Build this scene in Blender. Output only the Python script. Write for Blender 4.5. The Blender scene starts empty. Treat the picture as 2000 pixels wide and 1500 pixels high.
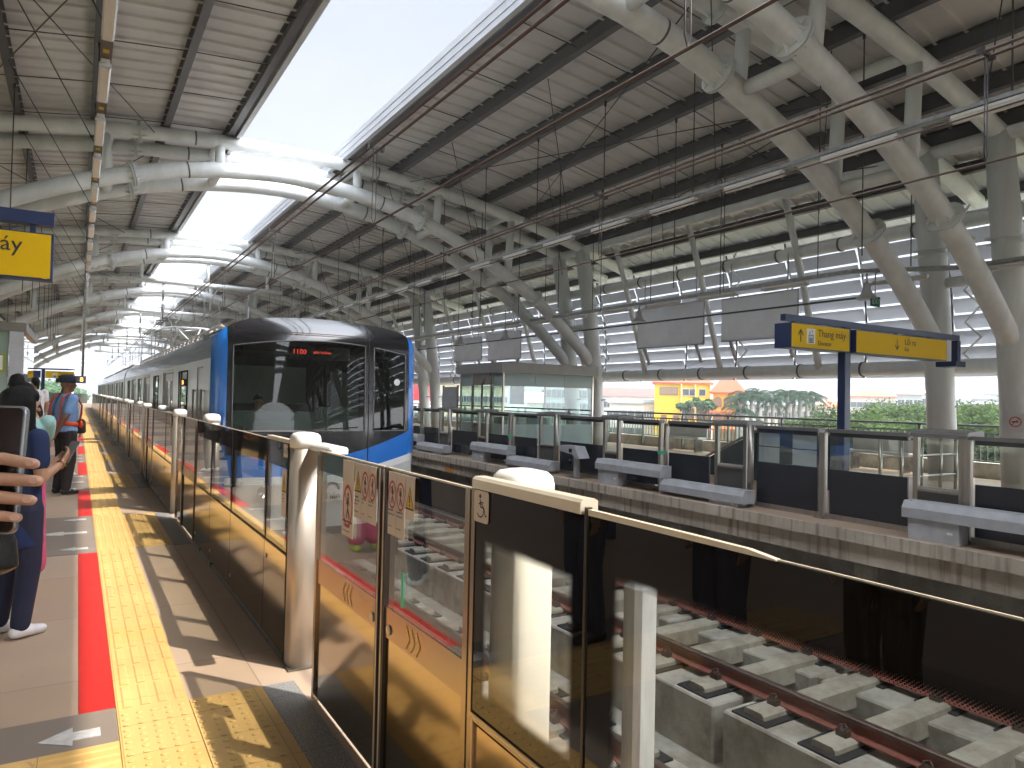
import bpy, bmesh, math, random
from mathutils import Vector, Matrix, noise
R = math.radians
random.seed(7)
scene = bpy.context.scene
COL = scene.collection
# ------------------------------------------------------------------ camera
H = 1.5
cam_d = bpy.data.cameras.new('Camera'); cam = bpy.data.objects.new('Camera', cam_d); COL.objects.link(cam)
cam_d.sensor_width = 36.0; cam_d.lens = 36.0 * 1383.5 / 2000.0
cam_d.clip_start = 0.05; cam_d.clip_end = 3000
yaw, pitch, roll = R(31.507), R(1.253), R(1.227)
fw = Vector((math.sin(yaw) * math.cos(pitch), math.cos(yaw) * math.cos(pitch), math.sin(pitch)))
r0 = Vector((math.cos(yaw), -math.sin(yaw), 0)); u0 = r0.cross(fw)
rr = r0 * math.cos(roll) + u0 * math.sin(roll); uu = -r0 * math.sin(roll) + u0 * math.cos(roll)
cam.matrix_world = Matrix(((rr.x, uu.x, -fw.x, 0), (rr.y, uu.y, -fw.y, 0), (rr.z, uu.z, -fw.z, H), (0, 0, 0, 1)))
scene.camera = cam
# ------------------------------------------------------------------ sun and sky
SUN = Vector((0.415, -0.555, 1.0)).normalized()          # towards the sun
sd = bpy.data.lights.new('Sun', 'SUN'); so = bpy.data.objects.new('Sun', sd); COL.objects.link(so)
sd.energy = 2.7; sd.angle = R(0.6); sd.color = (1.0, 0.94, 0.86)
so.rotation_euler = SUN.to_track_quat('Z', 'Y').to_euler(); so.location = (20, -20, 60)
W = bpy.data.worlds.new('World'); scene.world = W; W.use_nodes = True
nt = W.node_tree; nt.nodes.clear()
sky = nt.nodes.new('ShaderNodeTexSky'); sky.sky_type = 'NISHITA'; sky.sun_disc = False
sky.sun_elevation = math.asin(SUN.z); sky.sun_rotation = math.atan2(SUN.x, SUN.y)
sky.air_density = 1.0; sky.dust_density = 3.0
tc = nt.nodes.new('ShaderNodeTexCoord'); mp = nt.nodes.new('ShaderNodeMapping'); mp.inputs['Scale'].default_value = (1, 1, 3)
nz = nt.nodes.new('ShaderNodeTexNoise'); nz.inputs['Scale'].default_value = 2.2; nz.inputs['Detail'].default_value = 6; nz.inputs['Roughness'].default_value = 0.55
rp = nt.nodes.new('ShaderNodeValToRGB'); rp.color_ramp.elements[0].position = 0.30; rp.color_ramp.elements[0].color = (.78, .78, .78, 1)
rp.color_ramp.elements[1].position = 0.62; rp.color_ramp.elements[1].color = (.95, .95, .95, 1)
mx = nt.nodes.new('ShaderNodeMixRGB'); mx.inputs[2].default_value = (3.0, 3.15, 3.4, 1)
bg = nt.nodes.new('ShaderNodeBackground'); bg.inputs['Strength'].default_value = 0.10
wo = nt.nodes.new('ShaderNodeOutputWorld')
L = nt.links.new
L(tc.outputs['Generated'], mp.inputs[0]); L(mp.outputs[0], nz.inputs['Vector']); L(nz.outputs['Fac'], rp.inputs[0])
# broad hazy aureole round the sun, added as fill light for the station interior
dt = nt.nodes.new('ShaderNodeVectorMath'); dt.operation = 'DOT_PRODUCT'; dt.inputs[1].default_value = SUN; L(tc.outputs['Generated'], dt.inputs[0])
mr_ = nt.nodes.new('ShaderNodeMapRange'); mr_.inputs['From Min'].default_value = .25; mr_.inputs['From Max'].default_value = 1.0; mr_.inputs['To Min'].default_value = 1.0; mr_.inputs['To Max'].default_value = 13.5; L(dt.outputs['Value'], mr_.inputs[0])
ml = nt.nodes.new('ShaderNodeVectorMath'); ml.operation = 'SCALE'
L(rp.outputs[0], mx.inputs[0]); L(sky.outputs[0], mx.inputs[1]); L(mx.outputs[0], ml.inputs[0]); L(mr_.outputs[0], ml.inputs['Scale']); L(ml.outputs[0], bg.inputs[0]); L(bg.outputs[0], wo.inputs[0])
scene.view_settings.view_transform = 'Standard'; scene.view_settings.look = 'None'
scene.view_settings.exposure = 1.32; scene.view_settings.gamma = 1.0
scene.render.engine = 'CYCLES'
cy = scene.cycles
cy.max_bounces = 9; cy.diffuse_bounces = 4; cy.glossy_bounces = 4; cy.transmission_bounces = 4; cy.transparent_max_bounces = 16
cy.sample_clamp_indirect = 6.0; cy.caustics_reflective = False; cy.caustics_refractive = False
cy.use_denoising = True
# ------------------------------------------------------------------ helpers
class MB:
    """collects shapes, build() links them as ONE mesh object"""
    def __init__(s): s.v = []; s.f = []; s.m = []; s.sm = []
    def face(s, pts, mi=0, sm=False):
        n = len(s.v); s.v += [tuple(p) for p in pts]; s.f.append(list(range(n, n + len(pts)))); s.m.append(mi); s.sm.append(sm)
    def box(s, x0, x1, y0, y1, z0, z1, mi=0):
        n = len(s.v)
        s.v += [(x0, y0, z0), (x1, y0, z0), (x1, y1, z0), (x0, y1, z0), (x0, y0, z1), (x1, y0, z1), (x1, y1, z1), (x0, y1, z1)]
        for q in ((0, 3, 2, 1), (4, 5, 6, 7), (0, 1, 5, 4), (1, 2, 6, 5), (2, 3, 7, 6), (3, 0, 4, 7)):
            s.f.append([n + i for i in q]); s.m.append(mi); s.sm.append(False)
    def bbox(s, x0, x1, y0, y1, z0, z1, b=0.01, mi=0):
        """box with bevelled vertical and top edges"""
        n = len(s.v)
        def ring(i, z): return [(x0 + i + b, y0 + i, z), (x1 - i - b, y0 + i, z), (x1 - i, y0 + i + b, z), (x1 - i, y1 - i - b, z), (x1 - i - b, y1 - i, z), (x0 + i + b, y1 - i, z), (x0 + i, y1 - i - b, z), (x0 + i, y0 + i + b, z)]
        s.loft([ring(0, z0), ring(0, z1 - b), ring(b * .7, z1)], mi=mi, cap=True)
    def obox(s, o, ax, ay, az, mi=0):
        o, ax, ay, az = map(Vector, (o, ax, ay, az)); n = len(s.v)
        for k in (0, 1):
            for (i, j) in ((0, 0), (1, 0), (1, 1), (0, 1)): s.v.append(tuple(o + ax * i + ay * j + az * k))
        for q in ((0, 3, 2, 1), (4, 5, 6, 7), (0, 1, 5, 4), (1, 2, 6, 5), (2, 3, 7, 6), (3, 0, 4, 7)):
            s.f.append([n + i for i in q]); s.m.append(mi); s.sm.append(False)
    def loft(s, rings, mi=0, cap=True, sm=False, closed=True):
        n = len(s.v); k = len(rings[0])
        for r in rings: s.v += [tuple(p) for p in r]
        for a in range(len(rings) - 1):
            for b in range(k if closed else k - 1):
                c = (b + 1) % k
                s.f.append([n + a * k + b, n + a * k + c, n + (a + 1) * k + c, n + (a + 1) * k + b]); s.m.append(mi); s.sm.append(sm)
        if cap:
            s.f.append([n + b for b in range(k)][::-1]); s.m.append(mi); s.sm.append(False)
            s.f.append([n + (len(rings) - 1) * k + b for b in range(k)]); s.m.append(mi); s.sm.append(False)
    def tube(s, pts, r, n=12, mi=0, cap=True):
        pts = [Vector(p) for p in pts]; rings = []; ref = None
        for i, p in enumerate(pts):
            d = (pts[min(i + 1, len(pts) - 1)] - pts[max(i - 1, 0)]).normalized()
            if ref is None:
                ref = Vector((0, 0, 1)) if abs(d.z) < .9 else Vector((1, 0, 0))
            a = d.cross(ref).normalized(); b = a.cross(d).normalized(); ref = b
            ri = r[i] if isinstance(r, (list, tuple)) else r
            rings.append([p + (a * math.cos(t) + b * math.sin(t)) * ri for t in [2 * math.pi * k / n for k in range(n)]])
        s.loft(rings, mi, cap, True)
    def lathe(s, c, prof, n=20, mi=0, sx=1, sy=1):
        c = Vector(c)
        s.loft([[c + Vector((r * sx * math.cos(2 * math.pi * k / n), r * sy * math.sin(2 * math.pi * k / n), z)) for k in range(n)] for r, z in prof], mi, True, True)
    def prism(s, poly, a, b, axis='y', mi=0):
        """2-D polygon extruded from a to b along an axis; poly is (x,z) for y, (y,z) for x, (x,y) for z"""
        f = {'y': lambda p, t: (p[0], t, p[1]), 'x': lambda p, t: (t, p[0], p[1]), 'z': lambda p, t: (p[0], p[1], t)}[axis]
        s.loft([[f(p, a) for p in poly], [f(p, b) for p in poly]], mi, True)
    def ball(s, c, r, n=12, m=8, mi=0):
        c = Vector(c); rx, ry, rz = r if isinstance(r, (list, tuple)) else (r, r, r)
        s.loft([[c + Vector((rx * math.sin(t) * math.cos(2 * math.pi * k / n), ry * math.sin(t) * math.sin(2 * math.pi * k / n), rz * math.cos(t))) for k in range(n)]
                for t in [0.05 + (math.pi - .1) * i / m for i in range(m + 1)]], mi, True, True)
    def build(s, name, mats=None, parent=None, loc=None):
        me = bpy.data.meshes.new(name); me.from_pydata(s.v, [], s.f)
        if mats is None: mats = []
        if not isinstance(mats, (list, tuple)): mats = [mats]
        for m in mats: me.materials.append(m)
        me.polygons.foreach_set('material_index', s.m); me.polygons.foreach_set('use_smooth', s.sm)
        bm = bmesh.new(); bm.from_mesh(me); bmesh.ops.recalc_face_normals(bm, faces=bm.faces); bm.to_mesh(me); bm.free()
        me.update()
        o = bpy.data.objects.new(name, me); COL.objects.link(o)
        if parent: o.parent = parent
        if loc is not None: o.location = loc
        return o
def tag(o, label=None, cat=None, group=None, kind=None):
    if label: o['label'] = label
    if cat: o['category'] = cat
    if group: o['group'] = group
    if kind: o['kind'] = kind
    return o
def thing(name, label, cat, loc=(0, 0, 0), rz=0, group=None):
    o = bpy.data.objects.new(name, None); COL.objects.link(o); o.empty_display_size = .2
    o.location = loc; o.rotation_euler = (0, 0, rz)
    return tag(o, label, cat, group)
def struct(mb, name, mats): return tag(mb.build(name, mats), kind='structure')
def copy_tree(o, parent=None):
    c = o.copy(); COL.objects.link(c)
    if parent: c.parent = parent
    for ch in list(o.children): copy_tree(ch, c)
    return c
def copyto(o, loc, label=None, rz=None):
    c = copy_tree(o); c.location = loc
    if label: c['label'] = label
    if rz is not None: c.rotation_euler = (0, 0, rz)
    return c
def ordn(i):
    w = ['nearest', 'second', 'third', 'fourth', 'fifth', 'sixth', 'seventh', 'eighth', 'ninth', 'tenth', 'eleventh', 'twelfth', 'thirteenth', 'fourteenth', 'fifteenth', 'sixteenth', 'seventeenth', 'eighteenth', 'nineteenth', 'twentieth']
    return w[i] if i < len(w) else '%dth' % (i + 1)
# ------------------------------------------------------------------ materials
def mat(name, col, rough=.6, metal=0.0, var=.12, vs=3.0, bump=0.0, bs=40.0, spec=.5, emit=None, es=1.0, stretch=None, col2=None, alpha=1.0, coat=0.0):
    m = bpy.data.materials.new(name); m.use_nodes = True; t = m.node_tree; b = t.nodes['Principled BSDF']
    b.inputs['Roughness'].default_value = rough; b.inputs['Metallic'].default_value = metal
    b.inputs['Specular IOR Level'].default_value = spec; b.inputs['Coat Weight'].default_value = coat; b.inputs['Coat Roughness'].default_value = .05
    b.inputs['Base Color'].default_value = (*col, 1)
    tcn = t.nodes.new('ShaderNodeTexCoord'); mpn = t.nodes.new('ShaderNodeMapping'); t.links.new(tcn.outputs['Object'], mpn.inputs[0])
    if stretch: mpn.inputs['Scale'].default_value = stretch
    if var > 0:
        n = t.nodes.new('ShaderNodeTexNoise'); n.inputs['Scale'].default_value = vs; n.inputs['Detail'].default_value = 6; n.inputs['Roughness'].default_value = .62
        t.links.new(mpn.outputs[0], n.inputs['Vector'])
        r = t.nodes.new('ShaderNodeValToRGB'); r.color_ramp.elements[0].position = .33; r.color_ramp.elements[1].position = .68
        c2 = col2 if col2 else tuple(min(1, c * (1 + var)) for c in col)
        c1 = col if col2 else tuple(c * (1 - var) for c in col)
        r.color_ramp.elements[0].color = (*c1, 1); r.color_ramp.elements[1].color = (*c2, 1)
        t.links.new(n.outputs['Fac'], r.inputs[0]); t.links.new(r.outputs[0], b.inputs['Base Color'])
        mr = t.nodes.new('ShaderNodeMapRange'); mr.inputs['To Min'].default_value = max(0.02, rough * .8); mr.inputs['To Max'].default_value = min(1, rough * 1.25)
        t.links.new(n.outputs['Fac'], mr.inputs['Value']); t.links.new(mr.outputs[0], b.inputs['Roughness'])
    if bump > 0:
        n2 = t.nodes.new('ShaderNodeTexNoise'); n2.inputs['Scale'].default_value = bs; n2.inputs['Detail'].default_value = 4
        t.links.new(mpn.outputs[0], n2.inputs['Vector'])
        bp = t.nodes.new('ShaderNodeBump'); bp.inputs['Strength'].default_value = bump; bp.inputs['Distance'].default_value = .01
        t.links.new(n2.outputs['Fac'], bp.inputs['Height']); t.links.new(bp.outputs[0], b.inputs['Normal'])
    if emit: b.inputs['Emission Color'].default_value = (*emit, 1); b.inputs['Emission Strength'].default_value = es
    return m
def two_sided(t, fr, ior):
    # the same reflectance on both faces of a thin pane
    ge = t.nodes.new('ShaderNodeNewGeometry'); mr = t.nodes.new('ShaderNodeMapRange'); mr.inputs['To Min'].default_value = ior; mr.inputs['To Max'].default_value = 1 / ior
    t.links.new(ge.outputs['Backfacing'], mr.inputs[0]); t.links.new(mr.outputs[0], fr.inputs[0])
def glassmat(name, tint=(.86, .9, .88), gain=1.0, ior=1.5, rough=0.0, dirt=0.0, gtint=(1, 1, 1)):
    m = bpy.data.materials.new(name); m.use_nodes = True; t = m.node_tree; t.nodes.clear()
    o = t.nodes.new('ShaderNodeOutputMaterial'); mix = t.nodes.new('ShaderNodeMixShader')
    tr = t.nodes.new('ShaderNodeBsdfTransparent'); tr.inputs[0].default_value = (*tint, 1)
    gl = t.nodes.new('ShaderNodeBsdfGlossy'); gl.inputs['Roughness'].default_value = rough; gl.inputs[0].default_value = (*gtint, 1)
    fr = t.nodes.new('ShaderNodeFresnel'); two_sided(t, fr, ior)
    mm = t.nodes.new('ShaderNodeMath'); mm.operation = 'MULTIPLY'; mm.inputs[1].default_value = gain; mm.use_clamp = True
    t.links.new(fr.outputs[0], mm.inputs[0]); t.links.new(mm.outputs[0], mix.inputs[0]); t.links.new(tr.outputs[0], mix.inputs[1]); t.links.new(gl.outputs[0], mix.inputs[2])
    if dirt > 0:
        df = t.nodes.new('ShaderNodeBsdfDiffuse'); df.inputs[0].default_value = (.6, .58, .52, 1)
        m2 = t.nodes.new('ShaderNodeMixShader'); nzz = t.nodes.new('ShaderNodeTexNoise'); nzz.inputs['Scale'].default_value = 2.5; nzz.inputs['Detail'].default_value = 8
        tcn = t.nodes.new('ShaderNodeTexCoord'); t.links.new(tcn.outputs['Object'], nzz.inputs['Vector'])
        mr = t.nodes.new('ShaderNodeMapRange'); mr.inputs['From Min'].default_value = .4; mr.inputs['From Max'].default_value = .75; mr.inputs['To Max'].default_value = dirt
        t.links.new(nzz.outputs['Fac'], mr.inputs[0]); t.links.new(mr.outputs[0], m2.inputs[0]); t.links.new(mix.outputs[0], m2.inputs[1]); t.links.new(df.outputs[0], m2.inputs[2])
        t.links.new(m2.outputs[0], o.inputs[0])
    else: t.links.new(mix.outputs[0], o.inputs[0])
    return m
def text_obj(txt, size, name, m, parent, origin, xdir, zdir, extr=0.0008, align='LEFT', bold=0.0):
    """flat lettering as a real thin mesh; xdir = reading direction, zdir = up"""
    cu = bpy.data.curves.new('txt', 'FONT'); cu.body = txt; cu.size = size; cu.extrude = extr; cu.align_x = align; cu.resolution_u = 2
    if bold: cu.offset = bold
    o = bpy.data.objects.new('txt', cu); COL.objects.link(o)
    dg = bpy.context.evaluated_depsgraph_get(); me = bpy.data.meshes.new_from_object(o.evaluated_get(dg))
    COL.objects.unlink(o); bpy.data.objects.remove(o)
    x = Vector(xdir).normalized(); y = Vector(zdir).normalized(); z = x.cross(y)
    M = Matrix(((x.x, y.x, z.x, origin[0]), (x.y, y.y, z.y, origin[1]), (x.z, y.z, z.z, origin[2]), (0, 0, 0, 1)))
    me.transform(M); me.materials.clear(); me.materials.append(m)
    for p in me.polygons: p.material_index = 0
    ob = bpy.data.objects.new(name, me); COL.objects.link(ob)
    if parent: ob.parent = parent
    return ob
M = {}
M['white_steel'] = mat('painted white steel', (.68, .70, .70), .38, 0, .11, 1.1, .05, 30, stretch=(2.5, 2.5, .6))
M['deck'] = mat('roof sheet', (.64, .635, .63), .5, 0, .10, .9)
M['purlin'] = mat('dark purlin steel', (.085, .08, .085), .45, 0, .2, 2)
M['fascia'] = mat('light grey fascia', (.50, .51, .54), .45, 0, .05, 1)
M['galv'] = mat('galvanised steel', (.34, .35, .36), .4, .6, .25, 14)
M['rod'] = mat('dark rod', (.05, .045, .045), .5, .2, .1)
M['brown'] = mat('brown cable', (.085, .05, .04), .5, .1, .1)
M['lampwhite'] = mat('lamp housing white plastic', (.78, .74, .72), .35, 0, .04)
M['concrete'] = mat('concrete', (.50, .47, .41), .85, 0, .2, 2.2, .35, 25)
M['concrete_light'] = mat('sleeper concrete', (.44, .40, .325), .8, 0, .13, 4, .3, 30)
M['concrete_dark'] = mat('dirty concrete floor', (.36, .34, .30), .9, 0, .25, 3, .4, 30)
M['black'] = mat('black rubber', (.02, .02, .022), .7, 0, .2, 9, .2, 60)
M['blackgloss'] = mat('gloss black', (.012, .012, .014), .12, 0, .1, 3)
M['steel'] = mat('brushed stainless steel', (.50, .46, .41), .3, .9, .07, 3, .03, 90, stretch=(8, 8, .6))
M['steel_dark'] = mat('dark stainless steel', (.26, .24, .21), .28, .85, .1, 3, 0)
M['cap'] = mat('white plastic cap', (.82, .80, .75), .35, 0, .04, 5)
M['navy'] = mat('navy blue paint', (.013, .03, .10), .35, 0, .08, 3)
M['yellow_sign'] = mat('yellow sign face', (.74, .47, .008), .6, 0, .03, 2, spec=.15)
M['ink'] = mat('dark sign ink', (.018, .018, .022), .6, 0, 0)
M['white'] = mat('white paint', (.75, .75, .74), .5, 0, .04)
M['signwhite'] = mat('sticker cream white', (.70, .60, .50), .5, 0, .03)
M['red'] = mat('red ring', (.55, .05, .03), .5, 0, 0)
M['signyellow'] = mat('warning yellow', (.68, .42, .02), .5, 0, 0)
M['glass'] = glassmat('clear glass', (.90, .94, .91), 1.1, 1.5, 0, .06)
M['glass_near'] = glassmat('screen glass', (.86, .88, .84), 1.25, 1.5, 0, .05)
M['glass_dark'] = glassmat('tinted glass', (.30, .34, .33), 1.3, 1.5)
# ================================================================== setting: ground, platforms, track bed
C0 = 4.83
YA, YB = -110.0, 98.0
def tiles_mat(name, base, sx, sy, ox=0., oy=0., joint=.006, speck=0, ramp=.06):
    m = bpy.data.materials.new(name); m.use_nodes = True; t = m.node_tree; b = t.nodes['Principled BSDF']
    tcn = t.nodes.new('ShaderNodeTexCoord'); sep = t.nodes.new('ShaderNodeSeparateXYZ'); t.links.new(tcn.outputs['Object'], sep.inputs[0])
    def mth(op, a, bb=None, c=None):
        n = t.nodes.new('ShaderNodeMath'); n.operation = op
        for i, v in enumerate((a, bb, c)):
            if v is None: continue
            if isinstance(v, (int, float)): n.inputs[i].default_value = v
            else: t.links.new(v, n.inputs[i])
        return n.outputs[0]
    fx = mth('FRACT', mth('DIVIDE', mth('ADD', sep.outputs[0], 100 * sx + ox), sx)); fy = mth('FRACT', mth('DIVIDE', mth('ADD', sep.outputs[1], 100 * sy + oy), sy))
    jx = mth('LESS_THAN', fx, joint / sx); jy = mth('LESS_THAN', fy, joint / sy); j = mth('MAXIMUM', jx, jy)
    n = t.nodes.new('ShaderNodeTexNoise'); n.inputs['Scale'].default_value = 2.0; n.inputs['Detail'].default_value = 7; t.links.new(tcn.outputs['Object'], n.inputs['Vector'])
    r = t.nodes.new('ShaderNodeValToRGB'); r.color_ramp.elements[0].position = .3; r.color_ramp.elements[1].position = .7
    r.color_ramp.elements[0].color = (*[c * (1 - ramp) for c in base], 1); r.color_ramp.elements[1].color = (*[c * (1 + ramp) for c in base], 1)
    t.links.new(n.outputs['Fac'], r.inputs[0]); src = r.outputs[0]
    # a slightly different tone per tile
    wn = t.nodes.new('ShaderNodeTexWhiteNoise'); wn.noise_dimensions = '2D'; cb = t.nodes.new('ShaderNodeCombineXYZ')
    t.links.new(mth('FLOOR', mth('DIVIDE', mth('ADD', sep.outputs[0], 100 * sx + ox), sx)), cb.inputs[0]); t.links.new(mth('FLOOR', mth('DIVIDE', mth('ADD', sep.outputs[1], 100 * sy + oy), sy)), cb.inputs[1])
    t.links.new(cb.outputs[0], wn.inputs['Vector']); bc = t.nodes.new('ShaderNodeBrightContrast'); t.links.new(src, bc.inputs[0])
    t.links.new(mth('MULTIPLY', mth('SUBTRACT', wn.outputs['Value'], .5), .03), bc.inputs['Bright']); src = bc.outputs[0]
    if speck:
        n3 = t.nodes.new('ShaderNodeTexNoise'); n3.inputs['Scale'].default_value = 220; n3.inputs['Detail'].default_value = 2; t.links.new(tcn.outputs['Object'], n3.inputs['Vector'])
        r3 = t.nodes.new('ShaderNodeValToRGB'); r3.color_ramp.elements[0].position = .42; r3.color_ramp.elements[1].position = .6
        r3.color_ramp.elements[0].color = (.09, .085, .08, 1); r3.color_ramp.elements[1].color = (.42, .41, .39, 1); t.links.new(n3.outputs['Fac'], r3.inputs[0]); src = r3.outputs[0]
    mx = t.nodes.new('ShaderNodeMixRGB'); t.links.new(j, mx.inputs[0]); t.links.new(src, mx.inputs[1]); mx.inputs[2].default_value = (*[c * .55 for c in base], 1)
    # scattered small scuffs and spots of dirt
    sp = t.nodes.new('ShaderNodeTexNoise'); sp.inputs['Scale'].default_value = 23; sp.inputs['Detail'].default_value = 3; t.links.new(tcn.outputs['Object'], sp.inputs['Vector'])
    rs = t.nodes.new('ShaderNodeValToRGB'); rs.color_ramp.elements[0].position = .70; rs.color_ramp.elements[1].position = .74; rs.color_ramp.elements[0].color = (0, 0, 0, 1); rs.color_ramp.elements[1].color = (.45, .45, .45, 1)
    t.links.new(sp.outputs['Fac'], rs.inputs[0]); mx2 = t.nodes.new('ShaderNodeMixRGB'); t.links.new(rs.outputs[0], mx2.inputs[0]); t.links.new(mx.outputs[0], mx2.inputs[1]); mx2.inputs[2].default_value = (*[c * .5 for c in base], 1)
    t.links.new(mx2.outputs[0], b.inputs['Base Color'])
    mr = t.nodes.new('ShaderNodeMapRange'); mr.inputs['To Min'].default_value = .42; mr.inputs['To Max'].default_value = .62; t.links.new(n.outputs['Fac'], mr.inputs[0]); t.links.new(mr.outputs[0], b.inputs['Roughness'])
    bp = t.nodes.new('ShaderNodeBump'); bp.inputs['Strength'].default_value = .35; bp.inputs['Distance'].default_value = .003; bp.invert = True; t.links.new(j, bp.inputs['Height']); t.links.new(bp.outputs[0], b.inputs['Normal'])
    return m
M['tile'] = tiles_mat('platform tile', (.44, .32, .225), 1.2, 1.2, ox=-.85, oy=.5)
M['tile_grey'] = tiles_mat('grey platform tile', (.225, .18, .145), 1.2, 1.2, ox=-.85, oy=.5)
M['granite'] = tiles_mat('speckled granite', (.3, .29, .28), .6, .6, speck=1)
M['tactile'] = tiles_mat('yellow tactile tile', (.62, .385, .13), .3, .3, ox=-.205, oy=.0, joint=.004, ramp=.13)
M['redline'] = mat('red floor paint', (.46, .010, .007), .45, 0, .16, 14, .08, 60, stretch=(1, .5, 1), col2=(.56, .022, .014))
M['arrow'] = mat('pale arrow paint', (.50, .48, .45), .5, 0, .2, 25)
# ground far below the viaduct
g = MB(); g.box(-900, 900, -400, 1400, -9.6, -9.5); struct(g, 'ground', mat('ground', (.16, .17, .10), .95, 0, .4, .03, 0))
for nm, x0, x1 in (('road', 27, 36),):
    g = MB(); g.box(x0, x1, -300, 900, -9.496, -9.48); struct(g, nm, mat('asphalt', (.07, .07, .07), .9, 0, .2, 1))
# near platform
g = MB(); g.box(-6.8, 1.42, YA, YB, -.42, 0.0); struct(g, 'near_platform', M['tile'])
g = MB(); g.box(1.42, 1.47, YA, YB, -.2, 0.002); struct(g, 'platform_edge', M['concrete'])
# crossing bands of grey tile where the doors are, granite pads in front of the doors
DOORS = [(1.95, 3.5), (7.8, 9.65), (12.55, 14.5), (17.2, 19.35)] + [(22.2 + 4.95 * k, 24.2 + 4.95 * k) for k in range(9)]
gb = MB(); gr = MB()
for (a, b) in DOORS:
    m_ = (a + b) / 2
    gb.box(-2.2, 0.195, m_ - 1.12, m_ + 1.12, .0, .004)
    gr.box(.853, 1.012, m_ - 1.05, m_ + 1.05, .0, .004)
struct(gb, 'grey_floor_band', M['tile_grey']); struct(gr, 'granite_paving', M['granite'])
# tactile strip: bar tiles along the platform with dot tiles at each door
tb = MB(); t0 = .0; z1 = .006
tb.box(.20, .505, YA, 70, 0.0, z1)
y = -1.0
dots = []
for (a, b) in DOORS:
    m_ = (a + b) / 2
    tb.box(.509, .85, m_ - 1.0, m_ + 1.05, 0, z1)
    dots.append((m_ - 1.0, m_ + 1.05))
# side branch of bar tiles leading away from the nearest door
tb.box(-2.5, .196, 2.86, 3.46, .005, .0105)
def in_dots(y): return any(a <= y <= b for a, b in dots)
y = .2
while y < 70:
    if y < 14: seg = .29; step = .3
    else: seg = 1.18; step = 1.2
    if not in_dots(y + seg / 2):
        for k in range(4):
            x = .225 + k * .075
            tb.prism([(x, z1), (x + .008, z1 + .005), (x + .036, z1 + .005), (x + .044, z1)], y + .01, y + seg - .005)
    y += step
for (a, b) in dots[:5]:
    yy = a + .03
    while yy < b - .02:
        xx = .23
        while xx < .83:
            if yy < 5: tb.lathe((xx, yy, z1 - .001), [(.0165, 0), (.012, .005), (.004, .0055)], 8)
            else: tb.lathe((xx, yy, z1 - .001), [(.0165, 0), (.010, .005)], 5)
            xx += .06
        yy += .06
xx = -2.2
while xx < .15:
    for k in range(8):
        yk = 2.89 + k * .068 + (.03 if k > 3 else 0)
        tb.prism([(yk, .0105), (yk + .008, .0155), (yk + .032, .0155), (yk + .04, .0105)], xx, xx + .29, 'x')
    xx += .3
struct(tb, 'tactile_paving', M['tactile'])
rl = MB(); yy = -3.0
ends = [(-1.12 + (a + b) / 2, 1.12 + (a + b) / 2) for a, b in DOORS]
prev = -4.
for a, b in ends:
    rl.box(.05, .197, prev, a, .0, .005); prev = b
rl.box(.05, .197, prev, 70, 0, .005)
struct(rl, 'red_floor_line', M['redline'])
# pale floor arrows in each band: out in the middle, in at both sides
def arrow(mb, x0, x1, y, w, z=.008):
    mb.prism([(x1, y - w * .22), (x1, y + w * .22), (x0 + (x1 - x0) * .55, y + w * .22), (x0 + (x1 - x0) * .55, y + w * .5), (x0, y), (x0 + (x1 - x0) * .55, y - w * .5), (x0 + (x1 - x0) * .55, y - w * .22)], .0041, z, 'z')
ar = MB()
for a, b in DOORS:
    m_ = (a + b) / 2
    arrow(ar, -.33, .13, m_, .24) if a > 3 else None; arrow(ar, -.10, .13, m_ - .88, .19); arrow(ar, -.10, .13, m_ + .88, .19)
struct(ar, 'floor_arrow', M['arrow'])
# far platform
g = MB(); g.box(8.16, 17.6, YA, YB, -.15, 0.0); struct(g, 'far_platform', M['tile'])
def stained(name, base):
    m = mat(name, base, .85, 0, .22, 1.4, .3, 25)
    t = m.node_tree; b = t.nodes['Principled BSDF']; src = b.inputs['Base Color'].links[0].from_socket
    tcn = t.nodes.new('ShaderNodeTexCoord'); mp = t.nodes.new('ShaderNodeMapping'); mp.inputs['Scale'].default_value = (5, 5, .35)
    n = t.nodes.new('ShaderNodeTexNoise'); n.inputs['Scale'].default_value = 2.2; n.inputs['Detail'].default_value = 5
    t.links.new(tcn.outputs['Object'], mp.inputs[0]); t.links.new(mp.outputs[0], n.inputs['Vector'])
    r = t.nodes.new('ShaderNodeValToRGB'); r.color_ramp.elements[0].position = .5; r.color_ramp.elements[1].position = .72
    r.color_ramp.elements[0].color = (0, 0, 0, 1); r.color_ramp.elements[1].color = (.8, .8, .8, 1); t.links.new(n.outputs['Fac'], r.inputs[0])
    mx = t.nodes.new('ShaderNodeMixRGB'); t.links.new(r.outputs[0], mx.inputs[0]); t.links.new(src, mx.inputs[1]); mx.inputs[2].default_value = (.15, .10, .065, 1)
    t.links.new(mx.outputs[0], b.inputs['Base Color']); return m
M['coping'] = stained('rain streaked concrete', (.54, .47, .385))
g = MB()
yy = YA
while yy < YB:
    y2 = min(yy + 3.9, YB)
    g.box(8.10, 8.158, yy + .004, y2 - .004, -.152, -.001); g.box(8.165, 8.6, yy + .003, y2 - .003, -.40, -.153); yy = y2
struct(g, 'far_platform_edge', M['coping'])
g = MB(); g.box(8.75, 9.1, YA, YB, -2.0, -.15); g.box(.75, 1.2, YA, YB, -2.0, -.43)
yy = -8
while yy < YB:
    g.box(8.3, 8.75, yy, yy + .3, -.75, -.16); g.box(8.45, 8.75, yy, yy + .3, -1.9, -.7); yy += 3.25
struct(g, 'platform_wall', M['concrete_dark'])
g = MB(); g.box(1.2, 8.75, YA, YB + 260, -2.1, -2.0); g.box(1.2, 1.75, YA, YB, -2.0, -1.8); struct(g, 'track_bed', M['concrete_dark'])
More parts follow.
